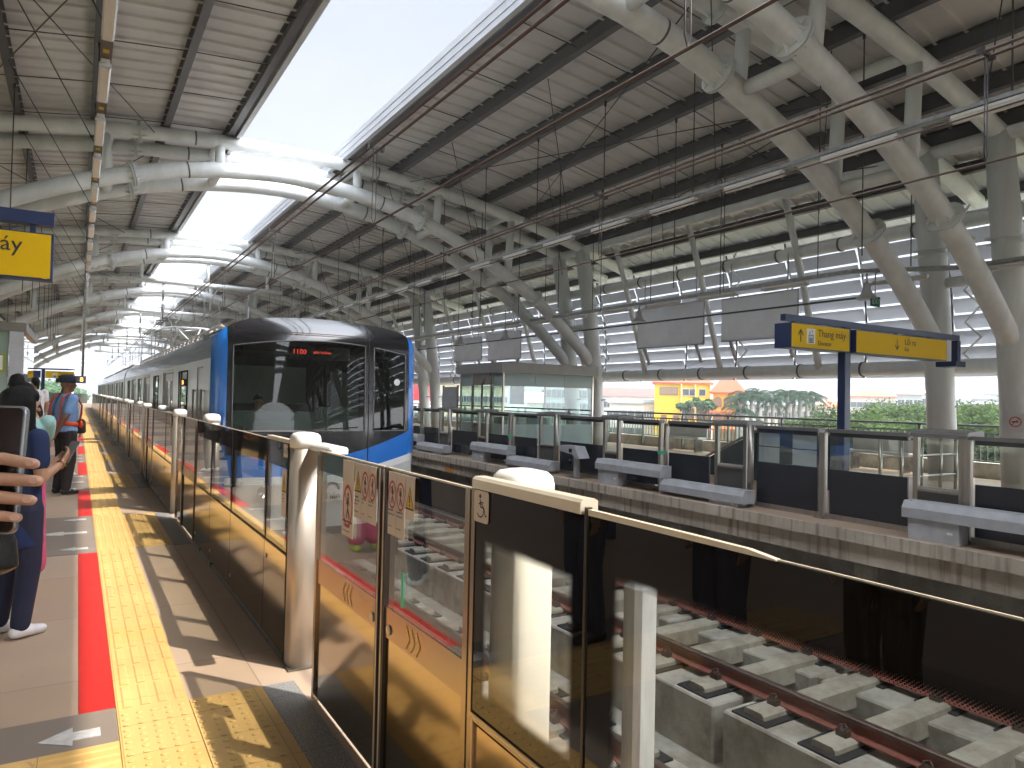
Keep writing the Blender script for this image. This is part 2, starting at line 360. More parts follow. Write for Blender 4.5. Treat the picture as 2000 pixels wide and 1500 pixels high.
g = MB(); g.box(4.45, 4.95, YA, YB + 200, -1.999, -1.97); struct(g, 'drain_channel', mat('gravel grit', (.20, .18, .15), .95, 0, .5, 30, .6, 60))
def dusty(m, dust, f=.75):
    # brown brake dust in drifting patches
    t = m.node_tree; b = t.nodes['Principled BSDF']; src = b.inputs['Base Color'].links[0].from_socket
    ge = t.nodes.new('ShaderNodeNewGeometry'); n = t.nodes.new('ShaderNodeTexNoise'); n.inputs['Scale'].default_value = 1.9; n.inputs['Detail'].default_value = 9; n.inputs['Roughness'].default_value = .7
    t.links.new(ge.outputs['Position'], n.inputs['Vector']); r = t.nodes.new('ShaderNodeValToRGB'); r.color_ramp.elements[0].position = .44; r.color_ramp.elements[1].position = .66
    r.color_ramp.elements[0].color = (0, 0, 0, 1); r.color_ramp.elements[1].color = (f, f, f, 1); t.links.new(n.outputs['Fac'], r.inputs[0])
    mx = t.nodes.new('ShaderNodeMixRGB'); t.links.new(r.outputs[0], mx.inputs[0]); t.links.new(src, mx.inputs[1]); mx.inputs[2].default_value = (*dust, 1); t.links.new(mx.outputs[0], b.inputs['Base Color'])
for k_ in ('concrete', 'concrete_light', 'concrete_dark'): dusty(M[k_], (.20, .155, .11))
dusty(M['unit_'] if 'unit_' in M else M['galv'], (.2, .19, .17), .4)
# plinths under each rail
T1, T2 = 3.05, 6.6
RAILZ = -1.2
pl_proto = None
def plinth(x, near):
    global pl_proto
    mb = MB(); w = .49
    mb.bbox(-w, w, 0, 2.05, -2.0, -1.43, .02)
    return mb
proto = thing('track_plinth', 'concrete plinth block under the near rail of the far track', 'plinth', (0, 0, 0), 0, 'concrete plinth blocks under the rails')
plm = plinth(0, 0).build('block', M['concrete'], proto)
first = True
for x, nm in ((2.3, 'near rail of the near track'), (3.8, 'far rail of the near track'), (5.85, 'near rail of the far track'), (7.35, 'far rail of the far track')):
    y = .55 - 2.16 * 2
    while y < 60:
        lab = 'grey concrete plinth block under the ' + nm
        if first: proto.location = (x, y, 0); proto['label'] = lab; first = False
        else: copyto(proto, (x, y, 0), lab)
        y += 2.16
# sleepers: chamfered bars in black rubber boots
def sleeper():
    s = thing('railway_sleeper', 'chamfered concrete sleeper in a black rubber boot', 'sleeper', (0, 0, 0), 0, 'concrete sleepers of the two tracks')
    mb = MB(); prof = lambda x, i: [(x, -.14 + i, -1.56), (x, .14 - i, -1.56), (x, .12 - i, -1.375), (x, .095 - i, -1.355), (x, -.095 + i, -1.355), (x, -.12 + i, -1.375)]
    mb.loft([prof(-1.13, .01), prof(-1.10, 0), prof(1.10, 0), prof(1.13, .01)]); mb.build('bar', M['concrete_light'], s)
    for sx in (-1, 1):
        b = MB(); x0, x1 = sorted((sx * 1.20, sx * .62)); b.box(x0, x1, -.20, .20, -1.6, -1.412)
        b.build('rubber_boot', M['black'], s)
        x = sx * .75
        c = MB()
        for q in (-1, 1):
            c.box(x + q * .1 - .035, x + q * .1 + .035, -.05, .05, -1.356, -1.30)
            c.tube([(x + q * .13, -.03, -1.31), (x + q * .1, -.035, -1.27), (x + q * .075, 0, -1.26), (x + q * .1, .035, -1.27), (x + q * .13, .03, -1.31)], .009, 6)
        c.build('rail_clip', M['clip'], s)
    return s
M['clip'] = mat('rusty rail clip', (.10, .06, .045), .6, .2, .3, 30)
slp = sleeper()
k = 0
for tx, nm in ((T2, 'far track'), (T1, 'near track')):
    y = .55 - 2.16 * 2 + .33
    i = 0
    while y < 44:
        lab = 'concrete sleeper bar of the %s between its two rails' % nm
        if k == 0: slp.location = (tx, y, 0); slp['label'] = lab
        else: copyto(slp, (tx, y, 0), lab)
        k += 1; i += 1
        y += .72
# blocks between the sleepers near the far rail of the far track
for i in range(36):
    y = .55 - 2.16 * 2 + .33 + .72 * i + .36
    if i % 9 == 5: continue
    mb = MB(); mb.bbox(6.98, 7.25, y - .2, y + .2, -1.99, -1.44, .02)
    tag(mb.build('concrete_kerb_block', M['concrete_light']), 'short concrete block lying between two sleepers of the far track', 'block', 'blocks between the sleepers')
M['rail'] = mat('rusty rail', (.20, .055, .035), .5, .15, .25, 3, .1, 40, stretch=(4, .8, 4), col2=(.30, .10, .07))
M['railhead'] = mat('worn rail head', (.16, .11, .09), .35, .5, .2, 8)
for x, nm in ((2.3, 'near rail of the track the train is on'), (3.8, 'far rail of the track the train is on'), (5.85, 'near rail of the empty far track'), (7.35, 'far rail of the empty far track')):
    t = thing('steel_rail', 'rusty red brown ' + nm, 'rail', (x, 0, 0), 0, 'rails')
    mb = MB(); z = RAILZ
    mb.prism([(-.075, z - .16), (.075, z - .16), (.075, z - .148), (.018, z - .125), (.010, z - .11), (.010, z - .05), (.036, z - .035), (-.036, z - .035), (-.010, z - .05), (-.010, z - .11), (-.018, z - .125), (-.075, z - .148)], YA, 330)
    mb.build('rail_web', M['rail'], t)
    mb = MB(); mb.prism([(-.036, z - .0345), (.036, z - .0345), (.036, z - .008), (.026, z), (-.026, z), (-.036, z - .008)], YA, 330); mb.build('rail_head', M['railhead'], t)
# ================================================================== station roof
def Uz(d): return 8.10 - .0135 * d * d
LP = [(0, 7.45), (1.7, 7.32), (2.9, 7.10), (3.9, 6.83), (4.9, 6.46), (5.9, 6.02), (7.0, 5.45), (8.0, 4.86), (9.1, 4.04), (10.0, 3.25), (10.58, 2.70)]
def Lz(d):
    d = abs(d)
    n = len(LP)
    for i in range(n - 1):
        a, b = LP[i], LP[i + 1]
        if d <= b[0]:
            p = LP[i - 1] if i else (-LP[1][0], LP[1][1]); q = LP[i + 2] if i + 2 < n else (b[0] + .6, b[1] - .6)
            m0 = (b[1] - p[1]) / (b[0] - p[0]); m1 = (q[1] - a[1]) / (q[0] - a[0]); h = b[0] - a[0]; t = (d - a[0]) / h
            return (2 * t**3 - 3 * t * t + 1) * a[1] + (t**3 - 2 * t * t + t) * h * m0 + (3 * t * t - 2 * t**3) * b[1] + (t**3 - t * t) * h * m1
    return LP[-1][1]
def arch(mb, y, fn, d0, d1, r, n=44, seg=14):
    mb.tube([(C0 + d0 + (d1 - d0) * i / n, y, fn(d0 + (d1 - d0) * i / n)) for i in range(n + 1)], r, seg)
def ringpiece(mb, c, ax, r0_, r1, t, n=18):
    ax = Vector(ax).normalized(); a = ax.cross(Vector((0, 1, 0))).normalized(); b = ax.cross(a); c = Vector(c)
    rings = []
    for rad, off in ((r0_, -t), (r1, -t), (r1, t), (r0_, t)):
        rings.append([c + ax * off + (a * math.cos(2 * math.pi * k / n) + b * math.sin(2 * math.pi * k / n)) * rad for k in range(n)])
    mb.loft(rings, 0, False, False)
M['seal'] = mat('dark joint band', (.10, .10, .10), .5, 0, .1)
def roof_arch():
    t = thing('roof_arch', 'twin white tubular steel arch frame', 'roof frame', (0, 0, 0), 0, 'twin tubular arches carrying the roof')
    W_ = M['white_steel']
    sl = lambda fn, d: (fn(d + .05) - fn(d - .05)) / .1
    for yy in (-.7, .7):
        mb = MB(); arch(mb, yy, Uz, -12.1, 12.1, .175); mb.build('upper_chord', W_, t)
        mb = MB(); arch(mb, yy, Lz, -10.55, 10.55, .20); mb.build('lower_chord', W_, t)
        for s in (-1, 1):
            mb = MB(); mb.tube([(C0 + s * 10.80, yy, 0), (C0 + s * 10.66, yy, 1.8), (C0 + s * 10.33, yy, 4.6), (C0 + s * 9.95, yy, 6.75)], [.28, .275, .27, .24], 18); cb = mb.build('column', W_, t)
            mb = MB(); ringpiece(mb, (C0 + s * 10.32, yy, 4.7), (s * -.12, 0, 1), .26, .37, .018); ringpiece(mb, (C0 + s * 10.3, yy, 4.82), (s * -.12, 0, 1), .26, .37, .018); mb.build('column_flange', W_, cb)
            mb = MB(); ringpiece(mb, (C0 + s * 10.76, yy, 1.55), (s * -.05, 0, 1), .27, .285, .02); mb.build('joint_band', M['seal'], cb)
        for s in (-1, 1):
            for fn, d, ro in ((Uz, 3.75, .27), (Lz, 3.85, .32), (Lz, 8.0, .33)):
                mb = MB(); c = (C0 + s * d, yy, fn(d)); ax = (1, 0, sl(fn, s * d)); axn = Vector(ax).normalized()
                ringpiece(mb, c, ax, .15, ro, .012); ringpiece(mb, Vector(c) + axn * .045, ax, .15, ro, .012)
                for k in range(8):
                    a = k * math.pi / 4; p = axn.cross(Vector((0, 1, 0))).normalized(); q = axn.cross(p)
                    e = p * math.cos(a) + q * math.sin(a); w_ = axn.cross(e) * .008
                    c_ = Vector(c) + axn * .02
                    for sg in (-1, 1):
                        P = [c_ + e * .17 + axn * sg * .04, c_ + e * (ro - .02) + axn * sg * .04, c_ + e * .17 + axn * sg * .2]
                        mb.loft([[v - w_ for v in P], [v + w_ for v in P]])
                mb.build('flange', W_, t)
            for fn, d, ro in ((Uz, 2.45, .178), (Lz, 2.6, .204)):
                mb = MB(); ringpiece(mb, (C0 + s * d, yy, fn(d)), (1, 0, sl(fn, s * d)), .15, ro, .02); mb.build('joint_band', M['seal'], t)
    for d in (1.85, 4.35, 6.95):
        for s in (-1, 1):
            for yy in (-.7, .7):
                mb = MB(); mb.tube([(C0 + s * d, yy, Lz(d)), (C0 + s * (d + (.12 if d > 4 else 0)), yy, Uz(d))], .125, 12); mb.build('strut', W_, t)
            mb = MB(); mb.tube([(C0 + s * d, -.7, Lz(d)), (C0 + s * d, .7, Lz(d))], .12, 12); mb.build('cross_tie', W_, t); mb = MB(); mb.tube([(C0 + s * d, -.7, Uz(d)), (C0 + s * d, .7, Uz(d))], .11, 12); mb.build('cross_tie', W_, t)
    for s in (-1, 1):
        mb = MB(); mb.tube([(C0 + s * 9.95, -.7, 6.72), (C0 + s * 9.95, .7, 6.72)], .14, 12); mb.build('cross_tie', W_, t); mb = MB(); mb.tube([(C0 + s * 10.4, -.7, 4.1), (C0 + s * 10.4, .7, 4.1)], .11, 12); mb.build('cross_tie', W_, t)
    return t
ra = roof_arch()
FY = [7.3 + 13.05 * k for k in range(-1, 8)]
ra.location = (0, FY[1], 0); ra['label'] = 'twin white tubular arch frame nearest the camera, its big tubes crossing the top right'
for k in (0, 2, 3, 4, 5, 6, 7, 8):
    copyto(ra, (0, FY[k], 0), 'twin white tubular arch frame behind the camera' if k == 0 else 'twin white tubular arch frame, %s counted from the camera' % ordn(k - 1))
RY0, RY1 = -110.0, 99.5
# deck sheets
def deck_side(s, nm):
    t = thing('roof_canopy', '%s roof canopy of ribbed pale sheet on dark purlins' % nm, 'roof', (0, 0, 0))
    mb = MB(); ds = [1.45, 3.2, 4.9, 6.5, 8.0, 9.4, 10.6, 11.6, 12.5, 13.3]
    if s < 0: ds = [1.33] + ds[1:]
    zz = lambda d: Uz(d) + .50 - (0 if d < 11 else (d - 11) * .06)
    ys = []
    y = RY0
    while y < RY1:
        ys += [(y, .0), (y + .02, -.05), (y + .07, -.05), (y + .1, 0), (y + .46, .012)]; y += .5
    rows = [[(C0 + s * d, yy, zz(d) + dz) for d in ds] for yy, dz in ys]
    n = len(mb.v); k = len(ds)
    for r in rows: mb.v += r
    for a in range(len(rows) - 1):
        for b in range(k - 1):
            mb.f.append([n + a * k + b, n + a * k + b + 1, n + (a + 1) * k + b + 1, n + (a + 1) * k + b]); mb.m.append(0); mb.sm.append(False)
    # thickness: upper skin
    n = len(mb.v); mb.v += [(C0 + s * d, yy, zz(d) + .09) for yy in (RY0, RY1) for d in ds]
    for b in range(k - 1): mb.f.append([n + b, n + b + 1, n + k + b + 1, n + k + b]); mb.m.append(0); mb.sm.append(False)
    mb.build('roof_sheet', M['deck'], t)
    for d in (1.62, 3.12, 4.68, 6.17, 7.62, 8.92, 10.1, 11.27, 12.37):
        mb = MB(); x = C0 + s * d; z = Uz(d) + .17; h = .29 if d < 11 else .2
        mb.box(x - .008, x + .008, RY0, RY1, z, z + h); mb.box(x - .075, x + .075, RY0, RY1, z - .014, z); mb.box(x - .075, x + .075, RY0, RY1, z + h, z + h + .014)
        mb.build('purlin', M['purlin'], t)
    x = C0 + s * (1.40 if s > 0 else 1.44)
    mb = MB(); zt = 8.62
    mb.box(x - .03, x, RY0, RY1, 8.22, zt - .3); mb.box(x - .045, x - .015, RY0, RY1, zt - .3 + .003, zt - .14); mb.box(x - .06, x - .03, RY0, RY1, zt - .137, zt); mb.box(x - .05, x + .06, RY0, RY1, 8.17, 8.218)
    mb.build('fascia', M['fascia'], t)
    y = -6.8
    while y < 66:
        mb = MB(); ds_ = (1.62, 3.12, 4.68, 6.17, 7.62, 8.92)
        mb.tube([(C0 + s * a, y + .06 * i, Uz(a) + .3) for i, a in enumerate(ds_)], .011, 5); mb.build('sag_rod', M['rod'], t)
        y += 2.2
    return t
for k in (1, 2, 3): copyto(ra, (0, FY[0] - 13.05 * k, 0), 'twin white tubular arch frame behind the camera, mirrored in the windscreen')
deck_side(1, 'right hand'); deck_side(-1, 'left hand')
# X bracing and hanger rods under the left roof
for s in (-1, 1):
    for k in range(1, 6):
        y0_, y1_ = FY[k] + .9, FY[k + 1] - .9
        for (da, db) in ((3.4, 7.4), (7.4, 10.0)):
            t = thing('cross_brace', 'pair of thin dark rods crossing under the %s roof, %s bay, %s pair' % ('left' if s < 0 else 'right', ordn(k - 1), 'inner' if da < 4 else 'outer'), 'brace', (0, 0, 0), 0, 'crossed brace rods under the roof')
            for (p, q) in (((da, y0_), (db, y1_)), ((db, y0_), (da, y1_))):
                mb = MB(); mb.tube([(C0 + s * p[0], p[1], Uz(p[0]) - .05), (C0 + s * q[0], q[1], Uz(q[0]) - .05)], .012, 5); mb.build('brace_rod', M['rod'], t)
# longitudinal members and louvred side walls
def side_wall(s, nm):
    t = thing('louvre_wall', '%s side wall of grey perforated louvres with bright gaps' % nm, 'wall')
    Wm = M['white_steel']
    mb = MB(); mb.tube([(C0 + s * 9.95, RY0, 6.72), (C0 + s * 9.95, RY1, 6.72)], .13, 12); mb.build('upper_beam', Wm, t)
    mb = MB(); mb.tube([(C0 + s * 10.55, RY0, 5.35), (C0 + s * 10.55, RY1, 5.35)], .15, 12); mb.build('middle_beam', Wm, t)
    mb = MB(); mb.tube([(C0 + s * 11.5, RY0, 2.42), (C0 + s * 11.5, RY1, 2.42)], .17, 14); mb.build('lower_beam', Wm, t)
    bands = MB()
    for k in range(len(FY) - 1):
        for q in range(4):
            y = FY[k] + 13.05 * (q + .5) / 4 - .8
            mb = MB(); mb.tube([(C0 + s * 9.95, y, 6.7), (C0 + s * 10.45, y, 5.35), (C0 + s * 11.1, y, 3.4), (C0 + s * 11.4, y, 2.45)], .085, 10)
            if q % 1 == 0 and k < 6: mb.build('wall_post', Wm, t)
        for q in range(7):
            y = FY[k] + 1.2 + q * 1.75
            ringpiece(bands, (C0 + s * 11.5, y, 2.42), (0, 1, 0.0001), .16, .19, .02)
            ringpiece(bands, (C0 + s * 10.55, y, 5.35), (0, 1, 0.0001), .14, .17, .02)
    bands.build('pipe_bands', M['seal'], t)
    rows = 10
    for r in range(rows):
        f = r / (rows - 1)
        zc = 5.75 - 3.35 * f; d = 12.0 + .55 * math.sin(f * 2.2)
        mb = MB(); y = RY0
        while y < RY1:
            L_ = 2.12
            mb.obox((C0 + s * (d + .09), y + .03, zc - .155), (s * -.15, 0, .305), (0, L_ - .06, 0), (s * -.007, 0, .005)); y += L_
        mb.build('louvre_row', M['louvre'], t)
    mb = MB(); y = RY0
    while y < RY1:
        pts = [(C0 + s * (12.02 + .55 * math.sin(f * 2.2)), y, 6.05 - 3.8 * f) for f in [i / 8 for i in range(9)]]
        for a, b in zip(pts, pts[1:]): mb.tube([a, b], .028, 6)
        y += 2.12
    mb.build('louvre_ribs', M['purlin'], t)
    mb = MB(); y = RY0 + 1
    while y < RY1:
        pts = [(C0 + s * (11.80 + .55 * math.sin(f * 2.2)), y + .35 * (i % 2), 6.0 - 3.6 * f) for i, f in enumerate([i / 10 for i in range(11)])]
        mb.tube(pts, .03, 8); y += 6.5
    mb.build('zigzag_pipe', Wm, t)
    return t
def louvre_mat():
    m = bpy.data.materials.new('perforated louvre'); m.use_nodes = True; t = m.node_tree; b = t.nodes['Principled BSDF']
    b.inputs['Base Color'].default_value = (.46, .47, .50, 1); b.inputs['Roughness'].default_value = .5
    o = t.nodes['Material Output']; mx = t.nodes.new('ShaderNodeMixShader'); mx.inputs[0].default_value = .1
    tr = t.nodes.new('ShaderNodeBsdfTransparent'); t.links.new(b.outputs[0], mx.inputs[1]); t.links.new(tr.outputs[0], mx.inputs[2]); t.links.new(mx.outputs[0], o.inputs[0])
    tl = t.nodes.new('ShaderNodeBsdfTranslucent'); tl.inputs[0].default_value = (.62, .64, .68, 1); m2 = t.nodes.new('ShaderNodeMixShader'); m2.inputs[0].default_value = .22
    t.links.new(b.outputs[0], m2.inputs[1]); t.links.new(tl.outputs[0], m2.inputs[2]); t.links.new(m2.outputs[0], mx.inputs[1])
    return m
M['louvre'] = louvre_mat()
side_wall(1, 'right hand'); side_wall(-1, 'left hand')
# ================================================================== near platform glass barrier
XF = 1.03
M['mirror_steel'] = mat('polished brown steel', (.40, .33, .255), .10, 1.0, .04, 2, .015, 3)
M['leaf_steel'] = mat('brushed bronze steel', (.42, .34, .26), .25, .9, .05, 2, .02, 60, stretch=(1, .6, 14))
M['gold_edge'] = mat('bright trim', (.78, .67, .52), .32, .3, .04)
M['dark_trim'] = mat('dark trim', (.055, .045, .038), .35, .3, .1)
M['frit'] = glassmat('black enamelled glass', (.0, .0, .0), 1.0, 1.5)
M['frit'].node_tree.nodes['Transparent BSDF'].name = 'tr'
def black_glass():
    m = mat('black enamelled glass', (.006, .005, .005), .03, 0, 0); m.node_tree.nodes['Principled BSDF'].inputs['IOR'].default_value = 1.5; return m
M['frit'] = black_glass()
M['frit_half'] = glassmat('grey tinted band', (.25, .23, .2), 1.3, 1.5)
M['siggreen'] = mat('green reflective strip', (.10, .55, .33), .5, 0, 0, emit=None)
def frit_glass(name, y0, y1, z0, z1, dot=.0065, zone=.024):
    """one pane: clear window in a black enamelled border whose inner edge breaks up into dots"""
    m = bpy.data.materials.new(name); m.use_nodes = True; t = m.node_tree; t.nodes.clear()
    tcn = t.nodes.new('ShaderNodeTexCoord'); sp = t.nodes.new('ShaderNodeSeparateXYZ'); t.links.new(tcn.outputs['Object'], sp.inputs[0])
    def mth(op, a, b=None):
        n = t.nodes.new('ShaderNodeMath'); n.operation = op
        for i, v in enumerate((a, b)):
            if v is None: continue
            if isinstance(v, (int, float)): n.inputs[i].default_value = v
            else: t.links.new(v, n.inputs[i])
        return n.outputs[0]
    Y, Z = sp.outputs[1], sp.outputs[2]
    dist = mth('MINIMUM', mth('MINIMUM', mth('SUBTRACT', Y, y0), mth('SUBTRACT', y1, Y)), mth('MINIMUM', mth('SUBTRACT', Z, z0), mth('SUBTRACT', z1, Z)))
    u = mth('ADD', mth('MULTIPLY', Y, 1 / dot), 1000); v = mth('ADD', mth('MULTIPLY', Z, 1 / dot), 1000)
    p = mth('SUBTRACT', mth('FRACT', mth('ADD', u, v)), .5); q = mth('SUBTRACT', mth('FRACT', mth('SUBTRACT', mth('ADD', u, 2000), v)), .5)
    rad = mth('SQRT', mth('ADD', mth('MULTIPLY', p, p), mth('MULTIPLY', q, q)))
    lim = mth('SUBTRACT', .62, mth('MULTIPLY', dist, .42 / zone))
    dots = mth('MULTIPLY', mth('LESS_THAN', rad, lim), mth('LESS_THAN', dist, zone))
    mask = mth('MAXIMUM', mth('LESS_THAN', dist, 0.0), dots)
    gl = t.nodes.new('ShaderNodeBsdfGlossy'); gl.inputs['Roughness'].default_value = 0.0
    fr = t.nodes.new('ShaderNodeFresnel'); two_sided(t, fr, 1.5)
    df = t.nodes.new('ShaderNodeBsdfDiffuse'); df.inputs[0].default_value = (.008, .007, .006, 1)
    tr = t.nodes.new('ShaderNodeBsdfTransparent'); tr.inputs[0].default_value = (.95, .96, .93, 1)
    mA = t.nodes.new('ShaderNodeMixShader'); t.links.new(mask, mA.inputs[0]); t.links.new(tr.outputs[0], mA.inputs[1]); t.links.new(df.outputs[0], mA.inputs[2])
    mB = t.nodes.new('ShaderNodeMixShader'); t.links.new(mth('MULTIPLY', fr.outputs[0], 1.1), mB.inputs[0]); t.links.new(mA.outputs[0], mB.inputs[1]); t.links.new(gl.outputs[0], mB.inputs[2])
    o = t.nodes.new('ShaderNodeOutputMaterial'); t.links.new(mB.outputs[0], o.inputs[0]); return m
M['screen'] = glassmat('screen glass reflective', (.94, .95, .92), 1.4, 1.5, 0, .05)
def circle_ring(mb, y, z, r, w, x, ey=1.0, ez=1.0, n=28, mi=0):
    a = [(x, y + ey * r * math.cos(2 * math.pi * k / n), z + ez * r * math.sin(2 * math.pi * k / n)) for k in range(n)]
    b = [(x, y + ey * (r - w) * math.cos(2 * math.pi * k / n), z + ez * (r - w) * math.sin(2 * math.pi * k / n)) for k in range(n)]
    for k in range(n):
        j = (k + 1) % n; mb.face([a[k], a[j], b[j], b[k]], mi)
def bar2(mb, p, q, w, x, mi=0):
    (y0, z0), (y1, z1) = p, q; d = Vector((y1 - y0, z1 - z0)); n = Vector((-d.y, d.x)).normalized() * w / 2
    mb.face([(x, y0 + n.x, z0 + n.y), (x, y1 + n.x, z1 + n.y), (x, y1 - n.x, z1 - n.y), (x, y0 - n.x, z0 - n.y)], mi)
SM = None
def sticker(parent, y0, y1, z0, z1, kinds, texts, x=XF - .003):
    """cream sheet with pictograms side by side and small lines of print; y runs away from the camera (left in the picture)"""
    sh = MB(); sh.box(x - .0015, x, y0, y1, z0, z1); st = sh.build('notice_sticker', M['signwhite'], parent)
    n = len(kinds); w = (y1 - y0) / n; xx = x - .0022
    g = MB()
    for i, kd in enumerate(kinds):
        yc = y1 - w * (i + .5); zc = z1 - (.20 if kd == 'tall' else .085); r = min(w * .46, .06)
        if kd == 'tall': r = w * .42
        if kd in ('walk', 'climb', 'throw', 'lean', 'tall'):
            circle_ring(g, yc, zc, r, r * .17, xx, 1, 1.45 if kd != 'tall' else 1.5, mi=0)
            k = r
            zz = 1.45
            # figure
            hx = xx + .0003
            circle_ring(g, yc - .05 * k, zc + .62 * k * zz * .9, k * .13, k * .13, hx, mi=1)
            bar2(g, (yc - .05 * k, zc + .45 * k * zz), (yc, zc - .05 * k * zz), k * .26, hx, 1)
            bar2(g, (yc, zc - .05 * k * zz), (yc + .25 * k, zc - .62 * k * zz), k * .15, hx, 1)
            bar2(g, (yc, zc - .05 * k * zz), (yc - .25 * k, zc - .62 * k * zz), k * .15, hx, 1)
            bar2(g, (yc - .03 * k, zc + .38 * k * zz), (yc + .35 * k, zc + (.05 if kd != 'throw' else .5) * k * zz), k * .11, hx, 1)
            bar2(g, (yc - .03 * k, zc + .38 * k * zz), (yc - .35 * k, zc + (.05 if kd != 'climb' else .45) * k * zz), k * .11, hx, 1)
            bar2(g, (yc + .6 * k, zc + .62 * k * zz), (yc - .6 * k, zc - .62 * k * zz), k * .13, xx - .0003, 0)
        elif kd == 'tri':
            for rad, mi, xo in ((1.0, 1, 0), (.84, 2, -.0003)):
                g.face([(xx + xo, yc, zc + 1.35 * r * rad), (xx + xo, yc + r * rad, zc - .95 * r * rad * 1.0), (xx + xo, yc - r * rad, zc - .95 * r * rad)], mi)
            bar2(g, (yc, zc + .45 * r), (yc, zc - .28 * r), r * .2, xx - .0006, 1); bar2(g, (yc, zc - .42 * r), (yc, zc - .62 * r), r * .2, xx - .0006, 1)
        if i and n > 1: bar2(g, (y1 - w * i, z1), (y1 - w * i, z0), .0012, xx, 1)
    g.build('pictograms', [M['red'], M['ink'], M['signyellow']], st)
    for (tx, sz, yy, zz) in texts:
        text_obj(tx, sz, 'printed_text', M['ink'], st, (x - .0022, yy, zz), (0, -1, 0), (0, 0, 1), .0002)
    return st
M['bollard'] = mat('satin steel', (.55, .48, .40), .42, .75, .06, 2, .03, 70, stretch=(8, 8, .5))
def bollard(y, lab):
    t = thing('barrier_bollard', lab, 'post', (1.10, y, 0), 0, 'round capped posts of the near glass screen')
    mb = MB(); n = 20
    def oval(z, k=1.0): return [(.076 * k * math.copysign(abs(math.cos(a)) ** .6, math.cos(a)), .09 * k * math.copysign(abs(math.sin(a)) ** .6, math.sin(a)), z) for a in [2 * math.pi * i / n for i in range(n)]]
    mb.loft([oval(0), oval(1.205)], 0, True, True); mb.build('post_body', M['bollard'], t)
    mb = MB(); mb.loft([oval(1.206, 1.02), oval(1.25, 1.03), oval(1.272, .97), oval(1.286, .8), oval(1.292, .45), oval(1.294, .1)], 0, True, True); mb.build('post_cap', M['cap'], t)
    mb = MB(); mb.box(-.085, .085, -.1, .1, .004, .012); mb.build('base_plate', M['steel_dark'], t)
    return t
def door_leaf(y0, y1, lab, joint_at, chev, win_z=.70):
    """sliding leaf; joint_at = 'lo' or 'hi' is the end where it meets its twin"""
    t = thing('sliding_gate', lab, 'door', (0, 0, 0), 0, 'sliding leaves of the near glass screen')
    mb = MB(); ya, yb = y0 + .03, y1 - .03
    mb.box(XF + .004, XF + .014, ya, yb, win_z, 1.13); mb.build('glass_pane', M['screen'], t)
    mb = MB(); mb.box(XF + .004, XF + .014, ya, yb, 1.1302, 1.222); mb.build('tinted_top_band', M['frit_half'], t)
    mb = MB(); mb.box(XF, XF + .03, ya, yb, win_z - .115, win_z - .001); band = mb.build('kick_band', M['leaf_steel'], t)
    mb = MB(); mb.box(XF + .006, XF + .03, ya, yb, .03, win_z - .117); mb.build('lower_panel', M['mirror_steel'], t)
    for e, yy in (('lo', y0), ('hi', y1 - .03)):
        mb = MB(); mb.box(XF - .006, XF + .035, yy, yy + .03, .015, 1.225); mb.build('stile', M['dark_trim'] if e == joint_at else M['leaf_steel'], t)
    yj = y0 if joint_at == 'lo' else y1
    mb = MB(); s = 1 if joint_at == 'lo' else -1
    mb.box(XF - .0095, XF - .0065, min(yj + s * .004, yj + s * .012), max(yj + s * .004, yj + s * .012), .02, 1.22); mb.build('edge_trim', M['gold_edge'], t)
    mb = MB(); mb.box(XF + .004, XF + .014, y0, y1, 1.2225, 1.2285); mb.build('top_rail', M['gold_edge'], t)
    mb = MB()
    for q in range(8): pass
    c = Vector((XF - .002, yj + s * .075, win_z - .08)); n = 16
    mb.loft([[c + Vector((-o, .019 * k * math.cos(2 * math.pi * i / n), .019 * k * math.sin(2 * math.pi * i / n))) for i in range(n)] for o, k in ((0, 1), (.004, 1), (.004, .8), (.006, .7))], 0, True)
    mb.build('lock', M['gold_edge'], t)
    mb = MB(); yc = (y0 + y1) / 2 - .05 * s; dr = 1 if chev == 'left' else -1
    for k in range(3):
        yk = yc + (k - 1) * .045; zc = win_z - .06
        bar2(mb, (yk - .02 * dr, zc + .042), (yk + .012 * dr, zc), .0065, XF - .0015); bar2(mb, (yk + .012 * dr, zc), (yk - .02 * dr, zc - .042), .0065, XF - .0015)
    if y0 < 12: mb.build('chevron_mark', M['signyellow'], band)
    return t
